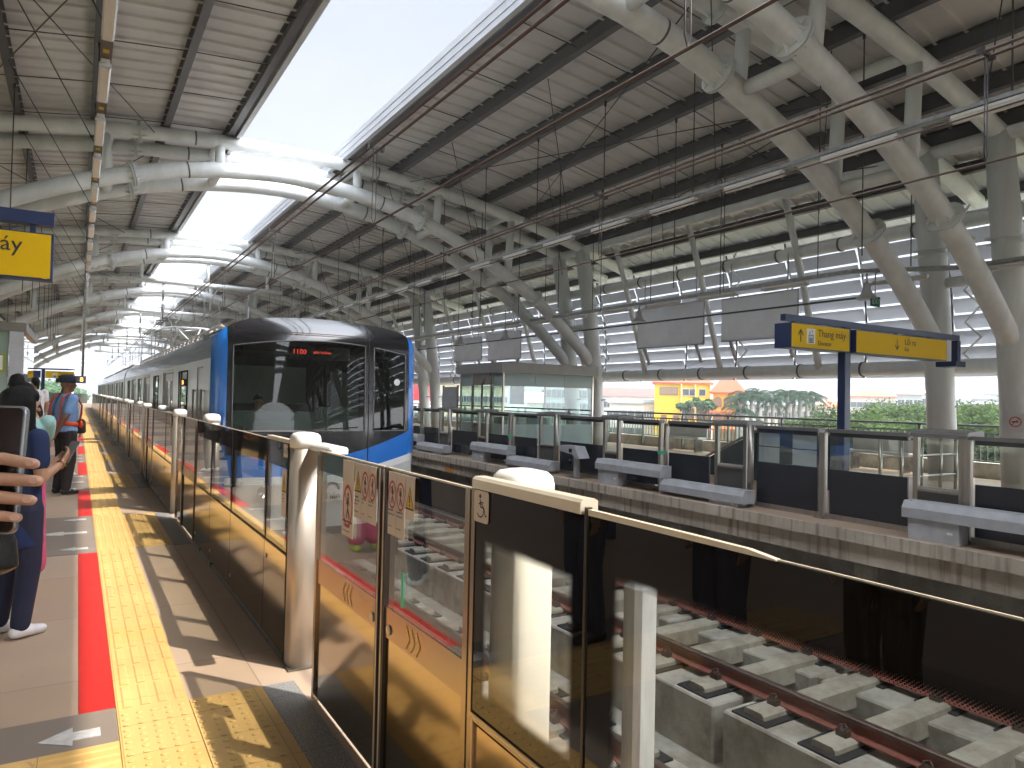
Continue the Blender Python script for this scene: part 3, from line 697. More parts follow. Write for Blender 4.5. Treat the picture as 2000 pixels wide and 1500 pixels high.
def fixed_panel(y0, y1, lab, win=.60, pocket=False):
    t = thing('glass_screen', lab, 'glass panel', (0, 0, 0), 0, 'fixed panels of the near glass screen')
    mb = MB(); mb.box(XF + .004, XF + .014, y0 + .05, y1 - .05, win + .03, 1.075); mb.build('glass_pane', M['screen'], t)
    mb = MB(); mb.box(XF + .004, XF + .014, y0 + .004, y1 - .004, 1.0755, 1.222); mb.box(XF + .004, XF + .014, y0 + .004, y0 + .0495, win, 1.075); mb.box(XF + .004, XF + .014, y1 - .0495, y1 - .004, win, 1.075); mb.box(XF + .004, XF + .014, y0 + .05, y1 - .05, win, win + .0295); mb.build('enamel_border', M['frit'], t)
    mb = MB(); mb.box(XF, XF + .03, y0 + .004, y1 - .004, .03, win - .012); lp = mb.build('lower_panel', M['mirror_steel'], t)
    mb = MB(); mb.box(XF - .003, XF + .03, y0 + .002, y1 - .002, win - .011, win - .001); mb.build('mid_rail', M['dark_trim'], t)
    mb = MB(); mb.box(XF + (.004 if not pocket else -.002), XF + (.014 if not pocket else .033), y0, y1, 1.223, 1.228 if not pocket else 1.245); mb.build('top_rail', M['gold_edge'], t)
    mb = MB(); mb.box(XF + .001, XF + .033, y0, y0 + .0035, .03, 1.222); mb.box(XF + .001, XF + .033, y1 - .0035, y1, .03, 1.222); mb.build('seal', M['dark_trim'], t)
    mb = MB(); c = Vector((XF - .001, y1 - .06, .5 if pocket else .12)); n = 14
    mb.loft([[c + Vector((-o, .014 * k * math.cos(2 * math.pi * i / n), .014 * k * math.sin(2 * math.pi * i / n))) for i in range(n)] for o, k in ((0, 1), (.004, 1), (.005, .7))], 0, True)
    mb.build('lock', M['gold_edge'], lp)
    mb = MB(); mb.box(XF - .008, XF + .04, y0, y1, .0, .028); mb.build('sill', M['steel_dark'], t)
    return t
# two big panels beside the camera
def big_panel(nm, lab, y0, y1, wy0, wy1, wz0, wz1, zb):
    t = thing('glass_screen', lab, 'glass panel', (0, 0, 0), 0, 'fixed panels of the near glass screen')
    mb = MB(); mb.box(XF, XF + .010, y0 + .003, y1 - .003, zb, 1.232); mb.build('glass_pane', frit_glass('enamelled border ' + nm, wy0, wy1, wz0, wz1), t)
    return t
p2 = big_panel('wide', 'wide black bordered glass panel filling the lower right, tracks seen through it', -3.2, 1.325, -3.1, 1.245, .30, 1.12, .28)
mb = MB(); mb.box(XF, XF + .03, -3.2, 1.32, .03, .27); mb.build('lower_panel', M['mirror_steel'], p2)
mb = MB(); mb.box(XF + .003, XF + .007, -3.2, .80, 1.2325, 1.2355); mb.loft([[(XF - .003, y, 1.2325), (XF + .010, y, 1.2325), (XF + .010, y, 1.2325 + h), (XF - .003, y, 1.2325 + h)] for y, h in ((1.322, .014), (1.0, .012), (.86, .010), (.80, .003))])
mb.build('top_rail', M['gold_edge'], p2)
p1 = big_panel('narrow', 'narrow glass panel with the wheelchair sign in its corner, beside the nearest post', 1.335, 1.872, 1.375, 1.835, .62, 1.09, .572)
mb = MB(); mb.box(XF + .002, XF + .03, 1.36, 1.85, .03, .535); mb.build('lower_panel', M['mirror_steel'], p1)
mb = MB(); mb.box(XF - .005, XF + .032, 1.335, 1.872, .548, .570); mb.box(XF - .005, XF + .032, 1.852, 1.872, .02, .547); mb.box(XF - .005, XF + .032, 1.335, 1.357, .02, .547); mb.build('lower_frame', M['leaf_steel'], p1)
mb = MB(); mb.box(XF - .0065, XF - .0052, 1.34, 1.868, .5595, .566); mb.box(XF - .0065, XF - .0052, 1.856, 1.861, .03, .553); mb.build('edge_trim', M['gold_edge'], p1)
mb = MB(); mb.loft([[(XF - .012, y, 1.233), (XF + .04, y, 1.233), (XF + .04, y, 1.262), (XF + .03, y, 1.268), (XF - .004, y, 1.268), (XF - .012, y, 1.26)] for y in (1.34, 1.875)]); mb.build('top_rail', M['gold_edge'], p1)
mb = MB(); mb.box(XF - .004, XF + .012, 1.3255, 1.3345, .02, 1.25); mb.build('seal', M['dark_trim'], p1)
mb = MB(); mb.box(XF - .003, XF + .03, 1.8725, 1.895, .01, 1.255); mb.build('stile', M['leaf_steel'], p1)
pl = thing('slim_bollard', 'slim grey tape covered post behind the wide glass panel', 'post')
mb = MB(); mb.bbox(1.055, 1.12, 1.175, 1.235, .005, 1.10, .012); mb.build('post_shaft', mat('scuffed protective film', (.50, .51, .52), .35, .3, .25, 6, .1, 20, stretch=(3, 3, .5)), pl)
# wheelchair sign
mb = MB(); x = XF - .0025; n = 8
def rrect(y0, y1, z0, z1, r, x):
    pts = []
    for cy_, cz_, a0 in ((y1 - r, z1 - r, 0), (y0 + r, z1 - r, 90), (y0 + r, z0 + r, 180), (y1 - r, z0 + r, 270)):
        for k in range(5): a = R(a0 + 22.5 * k); pts.append((cy_ + r * math.cos(a), cz_ + r * math.sin(a)))
    return pts
mb.prism(rrect(1.79, 1.875, 1.135, 1.228, .010, x), x - .002, x, 'x'); ws = mb.build('wheelchair_sign', M['signwhite'], p1)
g = MB(); xx = x - .0026; yc, zc = 1.836, 1.172
circle_ring(g, 1.838, 1.212, .0062, .0062, xx)
bar2(g, (1.838, 1.204), (1.835, 1.180), .0045, xx); bar2(g, (1.837, 1.196), (1.818, 1.194), .0038, xx); bar2(g, (1.835, 1.181), (1.814, 1.179), .0042, xx)
bar2(g, (1.815, 1.180), (1.806, 1.155), .0042, xx); bar2(g, (1.807, 1.156), (1.798, 1.159), .004, xx)
n = 20; aa = [R(60 + 15 * k) for k in range(19)]
for a, b in zip(aa, aa[1:]):
    bar2(g, (1.836 + .020 * math.cos(a), 1.171 + .020 * math.sin(a)), (1.836 + .020 * math.cos(b), 1.171 + .020 * math.sin(b)), .0042, xx)
g.build('wheelchair_symbol', M['ink'], ws)
# door between the post at 1.9 and the post at 4.0
bollard(1.80, 'capped post standing behind the wheelchair panel, nearest the camera').location.x = 1.15
for o_ in COL.objects:
    if o_.name.startswith('post_body'): o_.data.materials[0] = mat('pale liner', (.60, .55, .47), .6, 0, .05)
bollard(4.0, 'full height steel post with white cap, second from the camera')
lf1 = door_leaf(1.90, 2.605, 'glass door leaf with three warning pictures, right half of the nearest door', 'hi', 'right', .70)
lf2 = door_leaf(2.635, 3.50, 'glass door leaf with the tall no crossing notice, left half of the nearest door', 'lo', 'left', .70)
sticker(lf2, 2.955, 3.105, .885, 1.217, ['tall'], [('KHÔNG BƯỚC QUA', .014, 3.095, .945), ('VẠCH VÀNG', .014, 3.075, .925), ('Do not step over the yellow line', .0075, 3.098, .905)])
sticker(lf2, 2.69, 2.945, .985, 1.217, ['tri', 'walk', 'climb'], [('Không Để', .0105, 2.94, 1.07), ('Ngón Tay Vào', .0105, 2.94, 1.055), ('Khe Cửa', .0105, 2.94, 1.04), ('Không Tựa', .0105, 2.85, 1.07), ('Cửa', .0105, 2.85, 1.055), ('Không Trèo', .0105, 2.77, 1.07), ('Qua Cửa', .0105, 2.77, 1.055), ('Watch your fingers', .0065, 2.94, 1.01), ('Do not lean', .0065, 2.85, 1.01), ('Do not climb', .0065, 2.77, 1.01)])
sticker(lf1, 2.40, 2.56, .98, 1.217, ['throw', 'lean'], [('Không Đưa', .0105, 2.555, 1.07), ('Chạm Vào Cửa', .0095, 2.555, 1.055), ('Không Để Đồ', .0095, 2.475, 1.07), ('Vật Cản Trên', .0095, 2.475, 1.055), ('Do not touch', .0065, 2.555, 1.01), ('Do not obstruct', .0065, 2.475, 1.01)])
sticker(lf1, 2.315, 2.395, 1.06, 1.217, ['tri'], [])
mb = MB(); mb.box(XF - .003, XF - .001, 2.40, 2.42, .735, .86); gs = mb.build('green_strip', M['siggreen'], lf1)
mb = MB(); mb.bbox(1.10, 1.20, 3.55, 3.95, 1.2, 1.235, .01); tag(mb.build('motor_cover', M['cap']), 'flat white cover on the track side of the tall steel post', 'cover')
pk = fixed_panel(4.085, 4.62, 'narrow panel marked 1-17 left of the full height steel post', .60, True)
mb = MB(); mb.box(XF - .002, XF - .0005, 4.10, 4.19, 1.14, 1.215); s_ = mb.build('number_plate', M['signwhite'], pk); text_obj('1-17', .05, 'plate_text', M['ink'], s_, (XF - .0025, 4.185, 1.16), (0, -1, 0), (0, 0, 1), .0002)
sticker(pk, 4.10, 4.20, .80, 1.07, ['tri'], [('CHÚ Ý', .012, 4.185, .92), ('Cửa tự động', .01, 4.192, .90), ('Automatic door', .008, 4.192, .885)])
fixed_panel(4.625, 5.78, 'reflective panel second to the left of the full height steel post')
fixed_panel(5.785, 6.75, 'reflective panel third to the left of the full height steel post')
fixed_panel(6.755, 7.66, 'reflective panel just right of the second door along the screen')
bx = thing('signal_lamp', 'black signal box with a dark red lens on top of the near screen', 'lamp')
mb = MB(); mb.bbox(1.06, 1.16, 7.55, 7.68, 1.10, 1.20, .01); mb.build('lamp_box', M['blackgloss'], bx)
mb = MB(); mb.tube([(1.11, 7.55, 1.15), (1.11, 7.51, 1.15)], [.045, .035], 14); mb.build('lens', mat('dark red lens', (.25, .01, .015), .2, 0, 0), bx)
PO = [(7.72, 9.72), (12.47, 14.58), (17.1, 19.42)] + [(22.1 + 4.95 * k, 24.3 + 4.95 * k) for k in range(9)]
pn = 2
def dashless(i): return ordn(i)
for k, (a, b) in enumerate(PO):
    bollard(a - .08, 'capped steel post, %s along the screen from the camera' % ordn(pn)).location.x = 1.16; pn += 1
    bollard(b, 'capped steel post, %s along the screen from the camera' % ordn(pn)); pn += 1
    m_ = (a + b) / 2
    if k < 8:
        door_leaf(a + .02, m_ - .01, 'right leaf of the %s door along the near screen' % ordn(k + 1), 'hi', 'right')
        door_leaf(m_ + .01, b - .45, 'left leaf of the %s door along the near screen' % ordn(k + 1), 'lo', 'left')
    else: fixed_panel(a + .02, b - .09, 'distant door bay of the near screen, %s bay' % ordn(k + 1))
    nb = PO[k + 1][0] if k + 1 < len(PO) else b + 2.6
    y0, w = b + .09, (nb - b - .09)
    if k < 5:
        q = fixed_panel(y0, y0 + w * .3, 'narrow pocket panel left of the %s door along the near screen' % ordn(k + 1), .60, True)
        if k == 0: sticker(q, y0 + .1, y0 + .25, .85, 1.19, ['tri'], [])
        fixed_panel(y0 + w * .3 + .005, nb, 'wide fixed panel between the %s and %s doors of the near screen' % (ordn(k + 1), ordn(k + 2)))
    else: fixed_panel(y0, nb, 'wide distant fixed panel between the %s and %s doors of the near screen' % (ordn(k + 1), ordn(k + 2)))
# ================================================================== far platform glass barrier (seen from the track side)
XO = 8.6
def backlit(name, col, f):
    m = mat(name, col, .6, 0, .05, 2, .5, 2); t = m.node_tree; b = t.nodes['Principled BSDF']; o = t.nodes['Material Output']
    tl = t.nodes.new('ShaderNodeBsdfTranslucent'); tl.inputs[0].default_value = (*col, 1); mx = t.nodes.new('ShaderNodeMixShader'); mx.inputs[0].default_value = f
    t.links.new(b.outputs[0], mx.inputs[1]); t.links.new(tl.outputs[0], mx.inputs[2]); t.links.new(mx.outputs[0], o.inputs[0]); return m
M['far_dark'] = mat('black lower panel', (.022, .023, .030), .22, 0, .1, 2)
M['far_steel'] = mat('track side steel', (.38, .35, .31), .32, .85, .12, 3, .02, 60, stretch=(6, 6, .5))
M['far_cap'] = mat('dull grey cover', (.20, .195, .19), .42, .5, .1, 4)
gpan = 'panels of the far platform screen'
def opp_panel(y0, y1, lab, zg=.66):
    t = thing('far_glass_screen', lab, 'glass panel', (0, 0, 0), 0, gpan)
    a, b = y0 + .02, y1 - .02
    mb = MB(); mb.box(XO + .004, XO + .014, a, b, zg, 1.10); mb.build('glass_pane', M['glass'], t)
    mb = MB(); mb.box(XO, XO + .03, a, b, .07, zg - .001); mb.build('lower_panel', M['far_dark'], t)
    mb = MB(); mb.box(XO - .01, XO + .05, y0, y1, .0, .068); mb.build('sill', M['far_steel'], t)
    mb = MB(); mb.box(XO - .005, XO + .04, a, b, 1.101, 1.15); mb.build('dark_header', M['far_dark'], t)
    mb = MB(); mb.box(XO - .02, XO + .12, y0, y1, 1.151, 1.195); mb.build('top_rail', M['far_cap'], t)
    return t
def opp_post(y, lab, r=.045, rnd=True):
    t = thing('steel_bollard', lab, 'post', (0, 0, 0), 0, 'steel posts of the far platform screen')
    mb = MB()
    if rnd: mb.tube([(XO - .03, y, .01), (XO - .03, y, 1.2)], r, 16)
    else: mb.bbox(XO - .045, XO + .03, y - r, y + r, .01, 1.15, .008)
    mb.build('post_shaft', M['far_steel'], t)
    mb = MB(); mb.box(XO - .1, XO + .04, y - .09, y + .09, .0, .009)
    for q in (-.06, .06): mb.tube([(XO - .08, y + q, .009), (XO - .08, y + q, .035)], .011, 6)
    mb.build('base_plate', M['steel_dark'], t)
    return t
def opp_pocket(y0, y1, lab):
    t = thing('door_housing', lab, 'door housing', (0, 0, 0), 0, 'door pockets of the far platform screen')
    mb = MB(); mb.box(XO + .01, XO + .02, y0, y1, .58, 1.12); mb.build('glass_pane', M['glass'], t)
    mb = MB(); mb.prism([(XO - .05, .52), (XO - .05, .545), (XO, .575), (XO + .03, .575), (XO + .03, .52)], y0, y1); mb.build('ledge', M['far_steel'], t)
    mb = MB(); mb.box(XO - .02, XO + .03, y0, y1, .01, .519); mb.build('lower_panel', mat('grey brown panel', (.14, .13, .12), .4, .4, .1), t)
    mb = MB(); mb.prism([(XO - .10, 1.16), (XO - .10, 1.20), (XO - .06, 1.235), (XO + .24, 1.255), (XO + .28, 1.24), (XO + .28, 1.16)], y0 - .12, y1 + .06); mb.build('motor_cover', M['far_cap'], t)
    mb = MB()
    for yy in (y0 - .06, y1): mb.box(XO - .03, XO + .03, yy, yy + .06, .012, 1.158)
    mb.build('side_frame', M['far_steel'], t)
    return t
def opp_bay(yp, n):
    """one door bay; yp = its round post, bay runs towards the camera"""
    f = lambda d: yp - d
    opp_post(yp, 'round steel post, %s of the far platform screen' % n)
    opp_panel(f(1.50), f(.06), 'wide fixed panel beside the %s round post of the far screen' % n)
    opp_pocket(f(1.92), f(1.58), 'narrow glazed door pocket after the %s round post of the far screen' % n)
    opp_panel(f(3.03), f(2.05), 'farther sliding leaf after the %s round post of the far screen' % n)
    opp_panel(f(4.18), f(3.24), 'nearer sliding leaf after the %s round post of the far screen' % n)
    for d in (3.07, 3.20): opp_post(f(d), 'flat steel door post after the %s round post of the far screen' % n, .03, False)
    mb = MB(); mb.box(XO - .048, XO - .046, f(3.20) - .03, f(3.07) + .03, .62, .68); tag(mb.build('green_tape', M['siggreen']), 'green tape on the joint after the %s round far post' % n, 'tape')
    opp_pocket(f(4.86), f(4.36), 'glazed door pocket next to the %s round post of the far screen' % ordn(nn + 1))
nn = 0
names = ['second', 'third', 'fourth', 'fifth', 'sixth', 'seventh', 'eighth', 'ninth', 'tenth']
for i in range(9):
    nn = i + 1
    opp_bay(12.14 + 4.98 * i, names[i])
# nearest bay (wider, no door)
opp_post(7.14, 'round steel post, first of the far platform screen')
wp = opp_panel(6.02, 7.07, 'panel of the far screen with four white notice sheets behind its glass')
opp_post(5.95, 'flat steel post between the sheeted panel and the blue sign post panel', .045, False)
opp_panel(4.80, 5.88, 'panel of the far screen in front of the blue sign post')
opp_pocket(4.22, 4.68, 'big door pocket at the right edge with a wide grey motor cover')
opp_panel(2.4, 4.08, 'last panel of the far screen at the right edge of the picture')
opp_post(4.13, 'flat steel post right of the big door pocket', .04, False)
ns = backlit('white notice paper', (.70, .71, .75), .5)
for (a, b, z0_, z1_), w in zip(((6.68, 7.04, .90, 1.09), (6.68, 7.04, .665, .885), (6.08, 6.46, .90, 1.09), (6.08, 6.46, .665, .885)), ('upper left', 'lower left', 'upper right', 'lower right')):
    mb = MB(); mb.box(XO + .03, XO + .032, a, b, z0_, z1_); tag(mb.build('notice_sheet', ns), '%s of the four white sheets behind the far screen glass' % w, 'notice', 'four white sheets')
# grey cable units along the far platform edge
M['unit'] = mat('pale grey painted unit', (.46, .47, .49), .55, .1, .12, 5, .1, 40)
def edge_unit(y0, y1, z0, lab, legs):
    t = thing('edge_unit', lab, 'equipment box', (0, 0, 0), 0, 'grey equipment boxes on the far platform edge')
    mb = MB(); mb.prism([(8.20, z0), (8.20, z0 + .11), (8.25, z0 + .19), (8.45, z0 + .19), (8.45, z0)], y0, y1); c = mb.build('cover', M['unit'], t)
    mb = MB()
    for yy in (y0 + .08, y0 + (y1 - y0) * .4, y1 - .08):
        for (xx_, zz_) in ((8.26, z0 + .192), (8.4, z0 + .192)): mb.lathe((xx_, yy, zz_ - .002), [(.012, 0), (.008, .006)], 8)
    mb.build('bolts', M['steel_dark'], c)
    for (a, b) in legs:
        mb = MB(); mb.bbox(8.23, 8.44, a, b, .002, z0 - .002, .006); l = mb.build('leg', M['unit'], t)
        mb = MB(); mb.box(8.2275, 8.229, a + .06, a + .12, z0 * .45, z0 * .45 + .025); mb.build('label_plate', M['white'], l)
    return t
k = 0
for y1_, w in ((25.1, 'third'), (20.2, 'second'), (15.28, 'first'), (10.38, 'nearest')):
    edge_unit(y1_ - 1.72, y1_, .26, 'raised grey box on two feet, %s pair from the sign side' % w if k < 3 else 'raised grey box on the far edge just right of the little camera stand', [(y1_ - .62, y1_ - .05), (y1_ - 1.70, y1_ - 1.66)])
    edge_unit(y1_ - 3.42, y1_ - 1.73, .06, 'low grey box at the right end of the %s raised box' % w, [(y1_ - 3.3, y1_ - 2.75)]); k += 1
edge_unit(2.4, 4.66, .24, 'biggest raised grey box at the right edge of the picture', [(4.05, 4.6)])
cs = thing('camera_stand', 'small grey camera hood on a post at the far platform edge', 'camera')
mb = MB(); mb.box(8.30, 8.36, 11.12, 11.18, .01, .5); mb.box(8.345, 8.375, 11.08, 11.22, .012, .5); mb.build('stand', M['unit'], cs)
mb = MB(); mb.box(8.22, 8.46, 11.0, 11.3, .002, .012); mb.build('base_plate', M['steel_dark'], cs)
mb = MB(); mb.prism([(11.5, .62), (11.5, .50), (11.1, .46), (10.95, .38), (10.86, .40), (11.02, .62)], 8.2, 8.45, 'x'); mb.build('hood', M['unit'], cs)
mb = MB(); mb.box(8.193, 8.199, 11.10, 11.2, .50, .57); mb.build('lens_window', M['blackgloss'], cs)
mb = MB(); mb.box(8.093, 8.096, 15.9, 16.4, -.37, -.28); tag(mb.build('orange_label', mat('orange label', (.65, .25, .02), .5, 0, 0)), 'small orange plate under the far platform edge', 'plate')
# ================================================================== train
TX, TW, TY = 3.0, 1.475, 9.85
M['train_side'] = mat('train stainless side', (.52, .50, .47), .3, .85, .05, 1.2, .01, 60, stretch=(1, .4, 8))
M['train_roof'] = mat('train roof grey', (.42, .41, .39), .5, .1, .1, 3)
M['train_blue'] = mat('train blue paint', (.012, .17, .62), .16, 0, .02, 2, coat=.6)
M['train_bluegrey'] = mat('blue grey cant band', (.05, .15, .32), .2, .4, .06, 2, coat=.4)
M['train_black'] = mat('train black mask', (.010, .010, .012), .16, 0, .1, 2, coat=.4)
M['train_white'] = mat('train white paint', (.74, .75, .76), .2, 0, .02, coat=.5)
M['tglass'] = glassmat('windscreen glass', (.42, .48, .45), 1.0, 1.5)
M['tglass_side'] = glassmat('dark side glass', (.22, .24, .23), 1.5, 1.5)
M['cab_dark'] = mat('cab interior dark', (.03, .032, .03), .7, 0, .2)
M['cab_green'] = mat('cab desk grey green', (.10, .14, .12), .5, 0, .1)
M['led'] = mat('red led text', (.3, .01, .01), .5, 0, 0, emit=(1, .08, .05), es=.9)
def noseY(u, z):
    """u = x - TX ; setback of the front skin"""
    a = abs(u); y = .16 * (a / TW) ** 2
    if a > 1.22: y += .26 * (1 - math.sqrt(max(0, 1 - ((a - 1.22) / (TW - 1.22)) ** 2)))
    if z > 1.0: y += .035 * (z - 1.0)
    if z > 2.2: y += .42 * ((z - 2.2) / .42) ** 2.5
    if z < .2: y += .12 * ((.2 - z) / 1.0)
    return TY + y
def topz(u): return 2.63 - .16 * (u / TW) ** 2 - .20 * max(0, (abs(u) - .9) / (TW - .9)) ** 2.4
def skin(mb, us, zlo, zhi, n, off=0.0, mi=0, thick=0.0):
    """surface on the nose between the curves zlo(u) and zhi(u)"""
    N0 = len(mb.v); m = len(us)
    for u in us:
        for j in range(n + 1):
            z = zlo(u) + (zhi(u) - zlo(u)) * j / n
            mb.v.append((TX + u, noseY(u, z) - off, z))
    for i in range(m - 1):
        for j in range(n):
            a = N0 + i * (n + 1) + j; mb.f.append([a, a + n + 1, a + n + 2, a + 1]); mb.m.append(mi); mb.sm.append(True)
def lin(a, b, n): return [a + (b - a) * i / n for i in range(n + 1)]
train = thing('metro_train', 'silver metro train with black and blue front standing at the near platform', 'train')
nose = thing('train_front', None, None) ; nose.parent = train
def lam(v): return (lambda u: v)
us_all = lin(-TW, TW, 40)
# windscreen opening and side window opening, everything else black skin in strips
WL, WR, SL, SR = -1.24, .56, .70, 1.22
wtop = lambda u: 2.30 - .115 * ((u + .05) / 1.2) ** 2 - .04
wbot = lambda u: 1.0
mtop = lambda u: topz(u) - .015
blk_bot = lambda u: .60 + .40 * max(0, (u + .25) / 1.55) ** 1.7 if u > -.25 else .60 + .10 * ((-u - .25) / 1.2) ** 1.5
mb = MB()
ML, MR = -1.31, 1.29
skin(mb, lin(ML, WL, 3), blk_bot, mtop, 14); skin(mb, lin(WL, WR, 16), wtop, mtop, 8); skin(mb, lin(WL, WR, 16), blk_bot, wbot, 6)
skin(mb, lin(WR, SL, 4), blk_bot, mtop, 14); skin(mb, lin(SL, SR, 8), wtop, mtop, 8); skin(mb, lin(SL, SR, 8), blk_bot, wbot, 6); skin(mb, lin(SR, MR, 3), blk_bot, mtop, 14)
mb.build('black_mask', M['train_black'], nose)
mb = MB(); skin(mb, lin(WL, WR, 14), wbot, wtop, 10, -.008); mb.build('windscreen', M['tglass'], nose)
mb = MB(); skin(mb, lin(SL, SR, 8), wbot, wtop, 10, -.008); mb.build('door_window', M['tglass'], nose)
# rubber seals
mb = MB()
for a, b in ((WL, WR), (SL, SR)):
    P = [(TX + u, noseY(u, 1.0) - .004, 1.0) for u in lin(a, b, 12)] + [(TX + b, noseY(b, z) - .004, z) for z in lin(1.0, wtop(b), 6)[1:]] + [(TX + u, noseY(u, wtop(u)) - .004, wtop(u)) for u in lin(b, a, 12)[1:]] + [(TX + a, noseY(a, z) - .004, z) for z in lin(wtop(a), 1.0, 6)[1:]]
    mb.tube(P, .009, 6)
mb.build('window_seal', mat('grey seal', (.16, .155, .15), .5, 0, 0), nose)
mb = MB(); P = [(TX + .62, noseY(.62, z) - .002, z) for z in lin(.45, 2.45, 12)]; mb.tube(P, .007, 6); mb.build('door_gap', M['black'], nose)
# blue pillars and apron, white stripe
bl_bot = lambda u: .36 + (.26 * max(0, (u + .2) / 1.4) ** 1.5 if u > -.2 else .02)
mb = MB()
skin(mb, lin(-TW, ML, 8), lambda u: -.35, mtop, 16); skin(mb, lin(MR, TW, 8), lambda u: .66, mtop, 14)
skin(mb, lin(ML, MR, 24), bl_bot, blk_bot, 5); mb.build('blue_skin', M['train_blue'], nose)
mb = MB(); skin(mb, lin(ML, TW, 26), lambda u: bl_bot(min(u, MR)) - .10, lambda u: bl_bot(min(u, MR)) if u < MR else .66, 2); mb.build('white_stripe', M['train_white'], nose)
mb = MB(); skin(mb, lin(ML, TW, 26), lambda u: -.35, lambda u: bl_bot(min(u, MR)) - .10, 6); mb.build('lower_front', mat('light grey lower front', (.48, .49, .48), .35, 0, .06, coat=.3), nose)
mb = MB(); mb.box(TX - 1.3, TX + 1.3, TY + .45, TY + 1.6, -.95, -.36); mb.box(TX - .2, TX + .2, TY + .1, TY + .5, -.75, -.5); mb.build('coupler_gear', M['black'], nose)
mb = MB()
for s in (-1,):
    for xx, zz in ((-.86, .17), (.86, .17)):
        mb.lathe((0, 0, 0), [(.0, 0)], 3) if False else None
mb = MB()
for xx in (-.82, .98):
    c = Vector((TX + xx, noseY(xx, .18), .18)); n = 18
    mb.loft([[c + Vector((.085 * k * math.cos(2 * math.pi * i / n), -o, .085 * k * math.sin(2 * math.pi * i / n))) for i in range(n)] for o, k in ((-.02, 1), (.02, 1), (.03, .9), (.02, .8), (.005, .3))], 0, True, True)
    mb.build('headlight', mat('headlight chrome', (.8, .8, .8), .1, .9, 0), nose); mb = MB()
# emblem plate with arch mark and station name under the screen
mb = MB(); c0, c1 = -.35, .55; skin(mb, lin(c0, c1, 8), lam(.02), lam(.30), 2, .004); pe = mb.build('destination_plate', M['train_white'], nose)
text_obj('Suối Tiên', .13, 'plate_text', M['ink'], pe, (TX - .28, TY - .008, .05), (1, 0, 0), (0, 0, 1), .002)
mb = MB()
for r0_, r1_, mi in ((.075, .11, 0),):
    pts = [R(a) for a in range(0, 181, 12)]
    for a, b in zip(pts, pts[1:]):
        f = lambda r, t: (TX + .1 + r * math.cos(t), TY - .008, .175 + r * math.sin(t))
        mb.face([f(r0_, a), f(r1_, a), f(r1_, b), f(r0_, b)])
mb.build('arch_mark', mat('mark grey', (.12, .12, .16), .5, 0, 0), pe)
# cab inside
mb = MB(); Y0 = TY + .25
mb.box(TX - 1.38, TX + 1.38, TY + 1.9, TY + 1.94, 0, 2.4); mb.box(TX - 1.38, TX + 1.38, Y0, TY + 1.9, -.1, -.05); mb.box(TX - 1.38, TX - 1.36, Y0 + .3, TY + 1.9, -.05, 1.0); mb.box(TX + 1.36, TX + 1.38, Y0 + .3, TY + 1.9, -.05, 1.0)
mb.box(TX - 1.3, TX + 1.3, Y0 + .3, TY + 1.9, 2.36, 2.4); mb.build('cab_lining', M['cab_dark'], nose)
mb = MB(); mb.box(TX - 1.3, TX + .55, Y0, Y0 + .5, .6, 1.12); mb.box(TX - 1.3, TX - .1, Y0 + .0, Y0 + .45, 1.121, 1.26); mb.box(TX - .02, TX + .55, Y0 + .05, Y0 + .45, 1.121, 1.33); mb.build('driver_desk', M['cab_green'], nose)
mb = MB(); mb.box(TX - 1.12, TX + .2, TY + 1.86, TY + 1.895, 1.35, 1.95); mb.box(TX + .62, TX + 1.1, TY + 1.86, TY + 1.895, .3, 1.9); mb.build('bulkhead_window', mat('pale green bulkhead window', (.26, .32, .26), .35, 0, .1), nose)
mb = MB(); mb.box(TX - .45, TX + .42, TY + .34, TY + .38, 2.02, 2.19); lp_ = mb.build('led_display', M['blackgloss'], nose)
text_obj('1100', .10, 'led_text', M['led'], lp_, (TX - .42, TY + .334, 2.085), (1, 0, 0), (0, 0, 1), .001)
text_obj('BẾN THÀNH', .045, 'led_text', M['led'], lp_, (TX - .12, TY + .334, 2.10), (1, 0, 0), (0, 0, 1), .001)
mb = MB(); mb.tube([(TX - 1.05, TY + .02, .93), (TX + .0, TY - .03, 1.03), (TX + .45, TY, 1.05)], .008, 5); mb.tube([(TX - .6, TY - .01, .9), (TX - .45, TY - .03, .95), (TX - .3, TY - .03, 1.0)], .01, 5); mb.build('wiper', M['black'], nose)
mb = MB(); n = 18; c = Vector((TX + 1.08, noseY(1.08, 1.72) - .004, 1.72)); mb.face([c + Vector((.05 * math.cos(2 * math.pi * i / n), .02 * math.cos(2 * math.pi * i / n) * .3, .05 * math.sin(2 * math.pi * i / n))) for i in range(n)]); mb.build('round_sticker', M['white'], nose)
# body profile
def prof(y, k=1.0):
    P = [(-TW, -.55), (-TW, 1.98), (-TW + .012, 2.08), (-TW + .05, 2.22), (-TW + .14, 2.36), (-TW + .34, 2.46), (-.7, 2.56), (0, 2.60), (.7, 2.56), (TW - .34, 2.46), (TW - .14, 2.36), (TW - .05, 2.22), (TW - .012, 2.08), (TW, 1.98), (TW, -.55)]
    return [(TX + x, y, z) for x, z in P]
CARS = [(TY + .47, 30.55), (31.15, 51.2), (51.8, 72.2)]
DR = {0: [(14.7, 16.45), (19.75, 21.5), (24.75, 26.5)], 1: [(33.4, 35.1), (38.4, 40.1), (43.4, 45.1), (48.2, 49.9)], 2: [(54, 55.7), (59, 60.7), (64, 65.7), (69, 70.6)]}
WN = {0: [(12.6, 13.75), (17.45, 18.6), (22.5, 23.6), (27.4, 28.6)], 1: [(31.9, 32.6), (36.2, 37.3), (41.2, 42.3), (46.1, 47.2)], 2: [(52.5, 53.1), (56.8, 57.9), (61.8, 62.9), (66.8, 67.9)]}
ZD0, ZD1, ZW0, ZW1 = .02, 1.88, .80, 1.86
